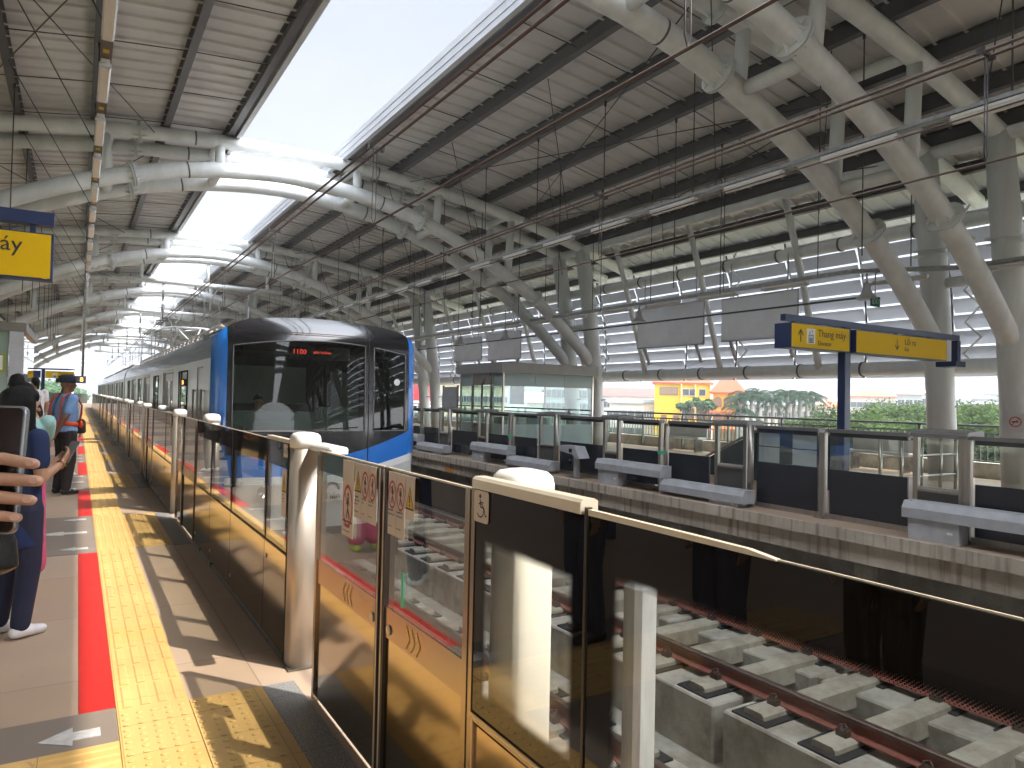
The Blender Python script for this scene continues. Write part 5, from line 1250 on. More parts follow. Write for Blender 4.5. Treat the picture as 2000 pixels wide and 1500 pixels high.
# glass balustrade of the stairs down
st = thing('stair_balustrade', 'sloping dark glass balustrade of the stairs on the far platform', 'balustrade')
mb = MB(); mb.prism([(7.6, .0), (10.9, .0), (10.9, .25), (9.4, .98), (7.6, .98)], 11.5, 11.53, 'x'); mb.build('glass_side', mat('blue grey glass side', (.035, .055, .065), .08, 0, .1), st)
mb = MB(); mb.tube([(11.515, 11.0, .27), (11.515, 9.4, 1.02), (11.515, 7.6, 1.02)], .03, 8); mb.tube([(12.6, 11.0, .27), (12.6, 9.4, 1.02), (12.6, 7.6, 1.02)], .03, 8); mb.build('handrail', M['steel'], st)
mb = MB()
for y in (7.6, 8.6, 9.5, 10.3, 11.0): mb.box(11.5, 11.53, y - .02, y + .02, 0, 1.0 if y < 9.6 else 1.0 - (y - 9.4) * .47)
mb.build('uprights', M['steel_dark'], st)
bn = thing('steel_barrier', 'steel pipe barrier frame behind the blue sign post', 'barrier')
mb = MB(); 
for x in (11.0, 11.6, 12.2, 12.8, 13.3): mb.tube([(x, 6.6, 0), (x, 6.6, 1.02)], .03, 8)
for z in (.35, .7, 1.02): mb.tube([(10.95, 6.6, z), (13.35, 6.6, z)], .022, 8)
mb.build('pipe_frame', M['steel'], bn)
rm = thing('round_mirror', 'round dark disc sign beside the blue post on the far platform', 'disc'); mb = MB(); mb.tube([(10.35, 7.5, .78), (10.35, 7.53, .78)], .27, 28); mb.build('disc', M['far_dark'], rm); mb = MB(); mb.box(10.33, 10.37, 7.51, 7.55, 0, .55); mb.build('stand', M['steel_dark'], rm)
for i in range(3):
    bnch = thing('bench', 'pale bench by the far railing, %s from the camera' % ordn(i), 'seat', (16.1, 9.0 + i * 3.2, 0), 0, 'bench seats by the far railing')
    mb = MB(); mb.bbox(0, .4, 0, 1.6, .40, .46, .01); mb.build('seat', M['lampwhite'], bnch); mb = MB(); mb.box(.38, .42, 0, 1.6, .461, .75); mb.build('backrest', M['lampwhite'], bnch)
    for yy in (.15, 1.4): mb = MB(); mb.box(.05, .35, yy, yy + .05, 0, .398); mb.build('leg', M['steel_dark'], bnch)
for (x, y, w) in ((15.33, 7.95, 'farther column of the nearest arch'),):
    pass
nsn = thing('no_smoking_sign', 'round red no smoking sign on the rightmost column', 'sign')
cx_, cy_ = C0 + 10.66, FY[1] - .7; dirv = Vector((-cx_, -cy_, 0)).normalized(); side = Vector((-dirv.y, dirv.x, 0)); base = Vector((cx_, cy_, 1.28)) + dirv * .295
mb = MB(); mb.obox(base - side * .13 - Vector((0, 0, .2)), side * .26, dirv * .004, (0, 0, .36)); pn_ = mb.build('sign_plate', mat('white plate', (.6, .58, .57), .5, 0, 0), nsn)
mb = MB(); n = 24; c = base + dirv * .006
for k in range(n):
    a, b = 2 * math.pi * k / n, 2 * math.pi * (k + 1) / n; f = lambda r, t: c + side * r * math.cos(t) + Vector((0, 0, r * math.sin(t)))
    mb.face([f(.08, a), f(.1, a), f(.1, b), f(.08, b)])
mb.face([c + side * .07 + Vector((0, 0, .06)), c + side * .06 + Vector((0, 0, .07)), c - side * .07 - Vector((0, 0, .06)), c - side * .06 - Vector((0, 0, .07))]); mb.build('red_ring', M['red'], pn_)
mb = MB(); mb.obox(c - side * .06 - Vector((0, 0, .012)), side * .11, dirv * .001, (0, 0, .022)); mb.build('cigarette_mark', M['ink'], pn_)
# ================================================================== people
def V(*a): return Vector(a)
def cap(mb, p, q, r1, r2, n=12):
    """tapered capsule"""
    p, q = Vector(p), Vector(q); d = q - p; L_ = d.length
    if L_ < 1e-6: d = Vector((0, 0, 1)); L_ = 1e-6
    d = d.normalized(); ref = V(0, 0, 1) if abs(d.z) < .9 else V(1, 0, 0); a = d.cross(ref).normalized(); b = a.cross(d)
    rings = []
    for t in (-1, -.8, -.5, 0):
        rr_ = r1 * math.sqrt(max(0, 1 - t * t)) if t > -1 else r1 * .05; rings.append([p + d * (t * r1) + (a * math.cos(x) + b * math.sin(x)) * rr_ for x in [2 * math.pi * k / n for k in range(n)]])
    for t in (0, .5, .8, 1):
        rr_ = r2 * math.sqrt(max(0, 1 - t * t)) if t < 1 else r2 * .05; rings.append([q + d * (t * r2) + (a * math.cos(x) + b * math.sin(x)) * rr_ for x in [2 * math.pi * k / n for k in range(n)]])
    mb.loft(rings, 0, True, True)
def chain(mb, pts, rs):
    for i in range(len(pts) - 1): cap(mb, pts[i], pts[i + 1], rs[i], rs[i + 1])
def eloft(mb, rings, n=20):
    """stack of horizontal ellipses (cx, cy, z, rx, ry)"""
    mb.loft([[(c[0] + c[3] * math.cos(2 * math.pi * k / n), c[1] + c[4] * math.sin(2 * math.pi * k / n), c[2]) for k in range(n)] for c in rings], 0, True, True)
def remesh(mb, name, m, parent, voxel=.009, it=3):
    o = mb.build(name, m)
    md = o.modifiers.new('r', 'REMESH'); md.mode = 'VOXEL'; md.voxel_size = voxel
    sm = o.modifiers.new('s', 'SMOOTH'); sm.iterations = it; sm.factor = .5
    dg = bpy.context.evaluated_depsgraph_get(); me = bpy.data.meshes.new_from_object(o.evaluated_get(dg)); me.name = name
    me.materials.clear(); me.materials.append(m)
    for p in me.polygons: p.use_smooth = True; p.material_index = 0
    o.modifiers.clear(); old = o.data; o.data = me; bpy.data.meshes.remove(old); o.parent = parent
    return o
def hand_caps(mb, wrist, d, nrm, side, curl=.5, k=1.0):
    """palm + four fingers + thumb; d = pointing direction, nrm = palm normal (fingers curl towards it), side = thumb side direction"""
    d = Vector(d).normalized(); nrm = Vector(nrm).normalized(); side = Vector(side).normalized(); w = Vector(wrist)
    for i in range(4):
        o = side * (.027 - .018 * i) * k
        cap(mb, w + o * .5, w + d * .085 * k + o, .014 * k, .011 * k, 8)
        L_ = (.070, .078, .072, .056)[i] * k; base = w + d * .09 * k + o
        d2 = (d * math.cos(curl) + nrm * math.sin(curl)).normalized(); d3 = (d * math.cos(2 * curl) + nrm * math.sin(2 * curl)).normalized()
        m1 = base + d2 * L_ * .5; cap(mb, base, m1, .0095 * k, .0085 * k, 8); cap(mb, m1, m1 + d3 * L_ * .5, .0085 * k, .007 * k, 8)
    t0_ = w + side * .022 * k + d * .02 * k; t1_ = t0_ + (side * .8 + d * .6 + nrm * .3).normalized() * .04 * k
    cap(mb, t0_, t1_, .014 * k, .011 * k, 8); cap(mb, t1_, t1_ + (d * .8 + side * .25 + nrm * .4).normalized() * .035 * k, .010 * k, .008 * k, 8)
def cloth(name, col, **k): return mat(name, col, .85, 0, .12, 9, .25, 14, **k)
SKIN = mat('skin tan', (.42, .23, .14), .5, 0, .06, 12); SKIN_D = mat('skin brown', (.22, .105, .06), .5, 0, .06, 12); HAIR = mat('black hair', (.006, .005, .005), .5, 0, .3, 30, .8, 45, stretch=(6, 6, 1), spec=.22)
EYE = mat('eye', (.03, .02, .02), .2, 0, 0)
def person(label, loc, rz, h=1.7, skin=SKIN, top=None, sleeve=.55, bottom=None, wide=False, shoes=None, hair='short', arms=None, girth=1.0, voxel=.009, headturn=0, cover_top=None, hem=.84, hands=True, stride=0.0):
    s = h / 1.70; t = thing('person', label, 'person', loc, rz)
    P = lambda x, y, z: V(x * s * (girth if abs(x) < .15 else 1), y * s, z * s)
    b = MB(); g = girth; ct, st_ = math.cos(headturn), math.sin(headturn)
    HC = P(0, .015, 1.585)
    def hp(x, y, z): return HC + V(x * ct - y * st_, x * st_ + y * ct, z) * s
    # skull, jaw, nose, ears, lips, brow
    for c, r in (((0, -.012, .02), .078), ((0, .018, .012), .072), ((0, -.03, .0), .070)): cap(b, hp(*c), hp(c[0], c[1], c[2] + .012), r * s, r * s * .96)
    cap(b, hp(0, .03, -.045), hp(0, .045, -.085), .052 * s, .036 * s); cap(b, hp(0, .085, .012), hp(0, .103, -.022), .009 * s, .014 * s)
    cap(b, hp(-.03, .078, .025), hp(.03, .078, .025), .014 * s, .014 * s); cap(b, hp(-.016, .084, -.052), hp(.016, .084, -.052), .009 * s, .009 * s)
    for q in (-1, 1): cap(b, hp(q * .078, -.005, .01), hp(q * .080, -.012, -.02), .016 * s, .010 * s)
    cap(b, P(0, -.02, 1.38), HC + V(0, -.015, -.05) * s, .058 * s, .052 * s)
    eloft(b, [(0, 0, .90 * s, .13 * g * s, .09 * g * s), (0, 0, 1.05 * s, .11 * g * s, .08 * g * s), (0, 0, 1.25 * s, .13 * g * s, .09 * g * s), (0, -.01, 1.38 * s, .11 * s, .07 * s)])
    A = arms or {}
    AR = {}
    for q, nm in ((-1, 'l'), (1, 'r')):
        el, wr, hd, pn, cu = A.get(nm, (V(q * .235, -.03, 1.11), V(q * .245, .05, .87), V(0, .1, -1), V(-q, 0, 0), .35))
        sh = P(q * .178 * (1 + (g - 1) * .5), -.01, 1.375); el = V(*el) * s; wr = V(*wr) * s; AR[nm] = (sh, el, wr)
        chain(b, [sh, el, wr], [.046 * s * g, .036 * s * g, .025 * s])
        if hands:
            d = Vector(hd).normalized(); pnv = Vector(pn).normalized(); sd_ = d.cross(pnv).normalized() * (1 if q > 0 else -1)
            if sd_.y < 0 and abs(sd_.y) > .3: sd_ = -sd_
            hand_caps(b, wr, d, pnv, sd_, cu, s)
    LG = []
    for q in (-1, 1):
        dy = q * stride
        hip, kn, an = P(q * .088, 0, .88), P(q * .095, .02 + dy * .5, .49), P(q * .10, -.03 + dy, .10); LG.append((hip, kn, an))
        chain(b, [hip, kn, an], [.075 * s * g, .050 * s, .034 * s]); cap(b, an - V(0, .02, .04) * s, an + V(q * .012, .13, -.062) * s, .036 * s, .026 * s)
    remesh(b, 'body', skin, t, voxel, 2)
    if not cover_top:
        e = MB()
        for q in (-1, 1): e.ball(hp(q * .03, .078, .005), .011 * s, 8, 6)
        e.build('eyes', EYE, t)
    # upper clothing
    c = MB()
    eloft(c, [(0, 0, hem * s, .165 * g * s, .125 * g * s), (0, .0, (hem + .02) * s, .17 * g * s, .13 * g * s), (0, 0, 1.02 * s, .150 * g * s, .112 * g * s), (0, .005, 1.2 * s, .165 * g * s, .122 * g * s), (0, 0, 1.33 * s, .168 * s * g, .108 * s), (0, -.01, 1.41 * s, .10 * s, .075 * s), (0, -.012, 1.445 * s, .066 * s, .062 * s)])
    for nm in ('l', 'r'):
        sh, el, wr = AR[nm]
        if sleeve <= 1: e_ = sh.lerp(el, sleeve * 1.0); chain(c, [sh, e_], [.064 * s * g, .058 * s * g])
        else: chain(c, [sh, el, el.lerp(wr, sleeve - 1)], [.064 * s * g, .052 * s * g, .040 * s])
    tp = remesh(c, 'shirt', top, t, max(voxel, .009), 3)
    # trousers
    c = MB(); w = 1.0
    eloft(c, [(0, 0, .82 * s, .155 * g * s, .115 * g * s), (0, 0, .92 * s, .158 * g * s, .118 * g * s), (0, 0, .99 * s, .145 * g * s, .107 * g * s)])
    for hip, kn, an in LG:
        if wide: chain(c, [hip, kn, an.lerp(kn, .18)], [.092 * s, .095 * s, .105 * s])
        else: chain(c, [hip, kn, an], [.092 * s * g, .070 * s * g, .056 * s * g])
    remesh(c, 'trousers', bottom, t, .010, 3)
    if shoes:
        c = MB()
        for hip, kn, an in LG:
            sx = 1 if an.x > 0 else -1
            cap(c, an + V(0, -.03, -.05) * s, an + V(sx * .012, .05, -.05) * s, .043 * s, .043 * s); cap(c, an + V(0, .04, -.055) * s, an + V(sx * .015, .145, -.066) * s, .042 * s, .032 * s)
        remesh(c, 'shoes', shoes, t, .007, 2)
    hm = HAIR; c = MB()
    if hair == 'short':
        for k in ((0, -.018, .045, .083), (0, -.035, .01, .083), (0, .01, .06, .072)): cap(c, hp(*k[:3]), hp(k[0], k[1], k[2] + .012), k[3] * s, k[3] * s * .95)
        remesh(c, 'hair', hm, t, .010, 2)
    elif hair == 'bob':
        cap(c, hp(0, -.03, .045), hp(0, -.025, .055), .106 * s, .100 * s); cap(c, hp(0, -.05, .04), hp(0, -.085, -.20), .108 * s, .085 * s)
        for q in (-1, 1):
            cap(c, hp(q * .05, -.02, .03), hp(q * .085, -.01, -.22), .066 * s, .045 * s)
            for k in range(7): cap(c, hp(q * (.04 + .012 * k), -.08 + .015 * k, -.15), hp(q * (.035 + .020 * k), -.12 + .035 * k, -.28 - .025 * (k % 3)), .022 * s, .007 * s, 6)
        cap(c, hp(0, .03, .075), hp(0, .02, .08), .068 * s, .07 * s)
        remesh(c, 'hair', hm, t, .0075, 1)
    elif hair == 'tail':
        cap(c, hp(0, -.02, .045), hp(0, -.02, .055), .086 * s, .082 * s); cap(c, hp(0, -.05, .01), hp(0, -.06, -.02), .082 * s, .06 * s); cap(c, hp(0, -.12, .0), hp(0, -.13, -.14), .03 * s, .018 * s); remesh(c, 'hair', hm, t, .009, 2)
    return t, tp, P, hp
def phone(label, o, ax, az, w=.074, h=.155, screen_towards=-1):
    t = thing('smartphone', label, 'phone'); ax = Vector(ax).normalized(); az = Vector(az).normalized(); n = ax.cross(az).normalized()
    o = Vector(o); mb = MB(); c = o
    def rr(k, off, i=0.): 
        pts = []; r = .009
        for sx, sz, a0 in ((1, 1, 0), (-1, 1, 90), (-1, -1, 180), (1, -1, 270)):
            for q in range(4):
                a = R(a0 + 30 * q); pts.append(c + ax * (sx * (w / 2 - r) + (r - i) * math.cos(a)) + az * (sz * (h / 2 - r) + (r - i) * math.sin(a)) + n * off)
        return pts
    mb.loft([rr(0, -.004, .001), rr(0, -.003), rr(0, .003), rr(0, .004, .001)], 0, True); mb.build('phone_body', mat('phone edge', (.35, .36, .38), .25, .8, 0), t)
    mb = MB(); mb.loft([rr(0, screen_towards * .0042, .0025), rr(0, screen_towards * .0047, .0028)], 0, True); mb.build('glass_face', M['blackgloss'], t); return t
# ---- guard
BLUE = cloth('guard shirt blue', (.20, .34, .60)); BLK = cloth('black trousers', (.022, .017, .015))
guard, gs_, P, hp = person('guard in blue shirt, orange safety vest and dark cap, hands behind his back', (-.13, 12.1, 0), R(-62), 1.70, SKIN_D, BLUE, .72, BLK, False, mat('black shoe', (.02, .018, .017), .3, 0, .1), None, 
    {'l': (V(-.23, -.10, 1.12), V(-.10, -.17, .92), V(.6, -.1, -.8), V(0, -1, 0), .4), 'r': (V(.23, -.12, 1.12), V(.11, -.18, .90), V(-.5, -.1, -.8), V(0, -1, 0), .4)}, 1.12, .009, R(-14), hem=.90)
mb = MB(); s_ = 1.0
for z0_, z1_, k in ((1.52, 1.60, 1.0),): pass
hc = hp(0, -.012, .05)
mb.lathe((hc.x, hc.y, hc.z - .03), [(.094, 0), (.097, .03), (.100, .075), (.096, .10), (.06, .115), (.01, .118)], 24, 0, 1.0, 1.12)
mb.build('cap', cloth('cap navy', (.018, .025, .04)), guard)
mb = MB(); ct = R(-14); f_ = V(-math.sin(ct), math.cos(ct), 0); sdv = V(math.cos(ct), math.sin(ct), 0); b0_ = V(hc.x, hc.y, hc.z - .015)
pk_ = [b0_ + sdv * (.085 * math.sin(a)) + f_ * (.095 + .075 * math.cos(a)) for a in [R(-80 + 20 * k) for k in range(9)]]; pk_ += [b0_ - sdv * .075 + f_ * .07 + V(0, 0, .01)][::-1]; pk_.insert(0, b0_ + sdv * -.0 + f_ * .05 + V(0, 0, .012)) if False else None
mb.loft([[p + V(0, 0, 0) for p in pk_], [p + V(0, 0, .008) for p in pk_]], 0, True); mb.build('cap_peak', cloth('cap peak', (.015, .02, .03)), guard)
VEST = mat('orange vest band', (.75, .085, .02), .6, 0, .08, 9)
def band(mb, z0_, z1_, rx, ry, tilt=0.0, n=28):
    rings = [[(rx * k * math.cos(a), ry * k * math.sin(a), z + tilt * math.sin(a)) for a in [2 * math.pi * i / n for i in range(n)]] for z, k in ((z0_, 1.0), (z0_, 1.04), (z1_, 1.04), (z1_, 1.0))]
    mb.loft(rings, 0, False, True)
g_ = 1.12
mb = MB(); band(mb, .985, 1.045, .150 * g_ * 1.06, .115 * g_ * 1.10, -.02); mb.ball((.10, .16, 1.0), (.035, .03, .05)); mb.build('vest_belt', VEST, guard)
for q, nm in ((-1, 'l'), (1, 'r')):
    mb = MB(); C_ = [(q * .09, -.138, 1.02), (q * .135, -.148, 1.15), (q * .145, -.145, 1.28), (q * .13, -.105, 1.40), (q * .115, -.02, 1.455), (q * .125, .075, 1.40), (q * .13, .145, 1.28), (q * .11, .152, 1.15), (q * .075, .145, 1.02)]
    W_ = []
    for i, p in enumerate(C_):
        p = Vector(p); a = Vector(C_[max(i - 1, 0)]); b = Vector(C_[min(i + 1, len(C_) - 1)]); d = (b - a).normalized(); w = V(1, 0, 0) * .022; nn_ = V(p.x * .3, p.y, (p.z - 1.3) * (1 if p.z > 1.35 else 0)).normalized() * .006
        W_.append([p - w, p + w, p + w + nn_, p - w + nn_])
    mb.loft(W_, 0, True); mb.build('vest_strap', VEST, guard)
for q in (-1, 1):
    mb = MB(); mb.obox((q * .15 - .03, -.05, 1.435 - .01), (.06, 0, -.012 * q), (0, .10, 0), (0, 0, .012)); mb.build('epaulette', M['ink'], guard)
# ---- woman in navy with the black bob, at the left edge
NAVY = cloth('navy polo', (.010, .024, .085)); NAVY2 = cloth('navy track trousers', (.014, .018, .045))
w1, tp, P, hp = person('woman in navy polo with black bob holding a phone at the left edge', (-.29, 5.28, 0), R(-52), 1.49, SKIN, NAVY, .6, NAVY2, False, mat('white canvas shoe', (.70, .69, .70), .6, 0, .05, 12, .2, 40), 'bob',
    {'r': (V(.22, .0, 1.10), V(.10, .24, 1.18), V(-.15, .5, .5), V(-.6, -.2, .3), .6), 'l': (V(-.21, .02, 1.08), V(-.02, .24, 1.14), V(.2, .5, .5), V(.5, -.2, .3), .6)}, 1.1, .0065, R(-5), hem=.62)
mb = MB(); band(mb, 1.235, 1.30, .078, .072, .0); mb.build('collar', M['white'], w1)
for q in (-1, 1):
    mb = MB(); mb.tube([(q * .155, -.0, .80), (q * .148, .0, .55), (q * .142, .0, .32), (q * .142, -.02, .12)], .004, 5); mb.build('trouser_piping', M['white'], w1)
mb = MB(); ww = P(.115, .205, 1.17); n = 16
mb.tube([ww + V(.0, .027 * math.cos(a) * .3, .0) + V(.026 * math.cos(a), 0, .026 * math.sin(a)) for a in [2 * math.pi * k / n for k in range(n + 1)]], .004, 6); mb.build('bracelet', mat('copper bracelet', (.45, .18, .08), .25, .9, 0), w1)
Mw = Matrix.Rotation(R(-52), 3, 'Z')
pc = V(-.29, 5.28, 0) + Mw @ P(.05, .335, 1.255); phone('smartphone held by the woman in the navy polo', pc, Mw @ V(1, 0, 0), Mw @ V(0, .5, .85), screen_towards=-1)
# ---- person in teal shirt and pink trousers
TEAL = cloth('teal shirt', (.30, .52, .50)); PINK = cloth('pink trousers', (.55, .09, .19))
w2, tp, P, hp = person('person in pale teal shirt and pink wide trousers filming with a raised phone', (-.35, 6.62, 0), R(4), 1.54, SKIN, TEAL, .55, PINK, True, mat('lime green clog', (.42, .50, .05), .5, 0, .05), 'short',
    {'r': (V(.18, .13, 1.17), V(.08, .28, 1.45), V(-.1, .2, 1), V(-1, 0, 0), .5), 'l': (V(-.24, .08, 1.20), V(-.02, .30, 1.43), V(.1, .2, 1), V(1, 0, 0), .5)}, 1.0, .009, 0, hem=.78)
Mw = Matrix.Rotation(R(4), 3, 'Z'); phone('smartphone raised by the person in the teal shirt', V(-.35, 6.62, 0) + Mw @ P(.05, .36, 1.56), Mw @ V(0, 0, 1), Mw @ V(1, 0, 0), screen_towards=1)
# ---- man in black with a child, red bag
m1, tp, P, hp = person('man in black T-shirt carrying a child, seen from behind beyond the teal shirt', (-.60, 10.0, 0), R(-20), 1.66, SKIN, cloth('black tee', (.015, .014, .016)), .5, cloth('dark jeans', (.03, .035, .05)), False, M['blackgloss'], 'short',
    {'r': (V(.25, .06, 1.12), V(.10, .26, 1.10), V(-1, .2, .1), V(0, -1, 0), .4), 'l': (V(-.24, .06, 1.12), V(-.05, .27, 1.08), V(1, .2, .1), V(0, -1, 0), .4)}, 1.1, .012)
ch, tp, P, hp = person('small child in white shirt held against the man in black', (-.43, 10.16, .72), R(30), .92, SKIN, cloth('white child shirt', (.66, .63, .62)), .6, cloth('grey shorts', (.2, .2, .22)), False, None, 'tail', None, 1.2, .010)
bg_ = thing('red_backpack', 'small red bag with a white mark hanging on the man in black', 'bag', (-.53, 9.83, .92))
mb = MB(); eloft(mb, [(0, 0, -.13, .10, .05), (0, 0, -.11, .13, .07), (0, 0, .02, .13, .075), (0, 0, .12, .09, .06), (0, 0, .15, .03, .03)]); mb.build('bag_body', cloth('red cloth', (.42, .012, .03)), bg_)
mb = MB(); mb.box(-.02, .02, -.081, -.078, -.05, .04); mb.build('white_mark', M['white'], bg_); mb = MB(); mb.tube([(-.06, .02, .12), (-.07, .04, .35), (.07, .1, .42)], .01, 6); mb.build('strap', cloth('red strap', (.3, .01, .02)), bg_)
# ---- others
person('person in pale shirt standing beyond the guard at the red line', (-.16, 14.6, 0), R(-30), 1.58, SKIN, cloth('pale olive shirt', (.42, .40, .34)), 1.9, cloth('grey trousers', (.16, .15, .15)), False, M['white'], 'short', None, 1.05, .012)
hb2 = thing('shoulder_bag', 'dark brown shoulder bag on the person in the pale shirt', 'bag', (.07, 14.5, .88)); mb = MB(); eloft(mb, [(0, 0, -.13, .06, .10), (0, 0, -.1, .08, .13), (0, 0, .08, .07, .12), (0, 0, .12, .03, .05)]); mb.build('bag_body', cloth('dark brown leather', (.045, .025, .02)), hb2); mb = MB(); mb.tube([(0, .06, .1), (-.1, .05, .45)], .01, 6); mb.build('strap', BLK, hb2)
person('tall dark haired person cropped by the left edge behind the woman in navy', (-.72, 7.5, 0), R(-40), 1.66, SKIN, cloth('dark grey top', (.05, .05, .055)), .6, BLK, False, M['blackgloss'], 'short', None, 1.05, .012)
person('far person in dark clothes at the platform end of the crowd', (-.85, 17.0, 0), R(-60), 1.64, SKIN, cloth('dark top', (.04, .045, .06)), .6, BLK, False, M['blackgloss'], 'short', None, 1.0, .014)
person('far person in red top near the distant sign post', (-1.15, 19.2, 0), R(-60), 1.6, SKIN, cloth('red top', (.35, .05, .05)), .6, BLK, False, M['blackgloss'], 'tail', None, 1.0, .014)
person('far person in white top near the distant sign post', (-1.5, 21.5, 0), R(-60), 1.6, SKIN, cloth('white top', (.6, .6, .6)), .6, BLK, False, M['blackgloss'], 'short', None, 1.0, .014)
# ---- people just left of the frame, mirrored in the black glass
BEI = cloth('beige jacket', (.36, .30, .24)); JEAN = cloth('blue jeans', (.035, .055, .10))
r1, tp, P, hp = person('bystander in beige jacket and jeans, mirrored in the wheelchair panel', (-.72, 3.6, 0), R(-80), 1.62, SKIN, BEI, 1.8, JEAN, False, M['blackgloss'], 'short', None, 1.15, .014)
person('bystander in grey jacket and jeans, mirrored in the wide black panel', (-.85, 2.6, 0), R(-80), 1.66, SKIN, cloth('grey jacket', (.16, .155, .15)), 1.8, JEAN, False, M['blackgloss'], 'short', None, 1.1, .014)
person('bystander in brown shirt, mirrored in the wide black panel', (-.9, 1.75, 0), R(-80), 1.64, SKIN, cloth('brown shirt', (.14, .07, .05)), .7, BLK, False, M['blackgloss'], 'short', None, 1.1, .014)
hb = thing('handbag', 'glossy black handbag cropped by the left edge in front of the navy trousers', 'bag', (-.235, 2.93, .99))
mb = MB(); eloft(mb, [(0, 0, -.11, .05, .05), (0.0, 0, -.09, .085, .07), (0, 0, .0, .075, .065), (-.01, 0, .07, .05, .05), (-.02, 0, .10, .02, .03)]); remesh(mb, 'bag_body', mat('glossy black leather', (.014, .013, .013), .22, 0, .2, 9, .3, 10), hb, .009, 4)
mb = MB(); mb.tube([(-.05, .0, .08), (-.12, .0, .25), (-.30, .1, .36)], .009, 6); mb.build('strap', BLK, hb)
# ---- foreground hand holding a phone up at the left edge; its owner stands outside the frame
fh = thing('person', 'hand in the left foreground holding a phone, its owner cropped by the frame', 'person', (0, 0, 0))
b = MB(); k = 1.0
tips = [((-.040, .994, 1.4130), (-.074, 1.014, 1.4190), (-.118, 1.000, 1.4020), .0074), ((-.036, .990, 1.3935), (-.076, 1.008, 1.3960), (-.121, .994, 1.3830), .0078), ((-.042, .990, 1.3715), (-.079, 1.004, 1.3760), (-.122, .990, 1.3640), .0075), ((-.054, .992, 1.3520), (-.084, 1.001, 1.3565), (-.121, .988, 1.3460), .0066)]
for tip, mid, kn, rad in tips: cap(b, tip, mid, rad * .88, rad * 1.04, 12); cap(b, mid, kn, rad * 1.0, rad * 1.12, 12)
for tip, mid, kn, rad in tips: cap(b, kn, (-.17, .96, kn[2] * .5 + 1.365 * .5 - .004), rad * 1.35, .016, 12)
cap(b, (-.165, .975, 1.35), (-.13, 1.02, 1.395), .017, .012, 10); cap(b, (-.13, 1.02, 1.395), (-.10, 1.035, 1.43), .012, .009, 10)
chain(b, [(-.165, .96, 1.345), (-.21, .93, 1.29), (-.42, .78, 1.08), (-.52, .80, 1.36)], [.027, .028, .042, .05])
# owner's body outside the frame
ox, oy = -.66, .78
eloft(b, [(ox, oy, .90, .13, .10), (ox, oy, 1.1, .12, .09), (ox, oy, 1.3, .14, .1), (ox, oy, 1.4, .10, .07)]); cap(b, (ox, oy, 1.4), (ox, oy, 1.52), .055, .05)
for c_, r_ in (((0, 0, 1.6), .085), ((0, .02, 1.55), .07)): cap(b, (ox + c_[0], oy + c_[1], c_[2]), (ox + c_[0], oy + c_[1], c_[2] + .02), r_, r_)
for q in (-1, 1): chain(b, [(ox + q * .09, oy, .9), (ox + q * .1, oy + .02, .5), (ox + q * .1, oy, .08)], [.08, .05, .035]); cap(b, (ox + q * .1, oy - .02, .04), (ox + q * .1, oy + .14, .035), .035, .028)
cap(b, (ox - .18, oy, 1.38), (ox - .23, oy, 1.1), .045, .036); cap(b, (ox - .23, oy, 1.1), (ox - .23, oy + .05, .86), .036, .025)
remesh(b, 'body', mat('hand skin', (.50, .29, .19), .5, 0, .07, 30, .15, 120), fh, .0030, 2)
mb = MB()
for tip, mid, kn, rad in tips:
    d = (Vector(mid) - Vector(tip)).normalized(); n_ = V(-.3, -.93, .2).normalized(); n_ = (n_ - d * n_.dot(d)).normalized(); s_ = d.cross(n_); c_ = Vector(tip) + d * .002 + n_ * rad * .86
    mb.loft([[c_ + d * (.0048 * math.cos(a)) + s_ * (.0038 * math.sin(a)) + n_ * o for a in [2 * math.pi * k / 14 for k in range(14)]] for o in (-.001, .0004)], 0, True, True)
mb.build('fingernails', mat('fingernail', (.58, .36, .27), .3, 0, 0), fh)
c = MB(); chain(c, [(-.178, .95, 1.335), (-.225, .918, 1.275), (-.42, .78, 1.08), (-.50, .80, 1.36)], [.036, .040, .055, .066])
eloft(c, [(ox, oy, .8, .18, .14), (ox, oy, 1.1, .16, .12), (ox, oy, 1.3, .17, .12), (ox, oy, 1.43, .08, .07)]); chain(c, [(ox - .17, oy, 1.38), (ox - .24, oy, 1.1), (ox - .23, oy + .05, .9)], [.066, .055, .045]); remesh(c, 'shirt', cloth('grey sleeve', (.42, .42, .43)), fh, .009, 3)
c = MB()
for q in (-1, 1): chain(c, [(ox + q * .09, oy, .86), (ox + q * .1, oy + .02, .5), (ox + q * .1, oy, .12)], [.10, .075, .06])
remesh(c, 'trousers', BLK, fh, .012, 3)
c = MB(); cap(c, (ox, oy - .02, 1.64), (ox, oy - .02, 1.66), .095, .09); remesh(c, 'hair', HAIR, fh, .01, 2)
ph = phone('black smartphone held up by the foreground hand at the left edge', (-.0855, 1.034, 1.405), (.78, -.47, .0), (.05, .06, 1), .078, .150, 1)

# driver faintly visible behind the windscreen
person('train driver in blue shirt standing behind the dark windscreen', (TX - .72, TY + 1.05, 0), R(180), 1.48, SKIN, BLUE, .6, BLK, False, M['blackgloss'], 'short', None, 1.1, .012)
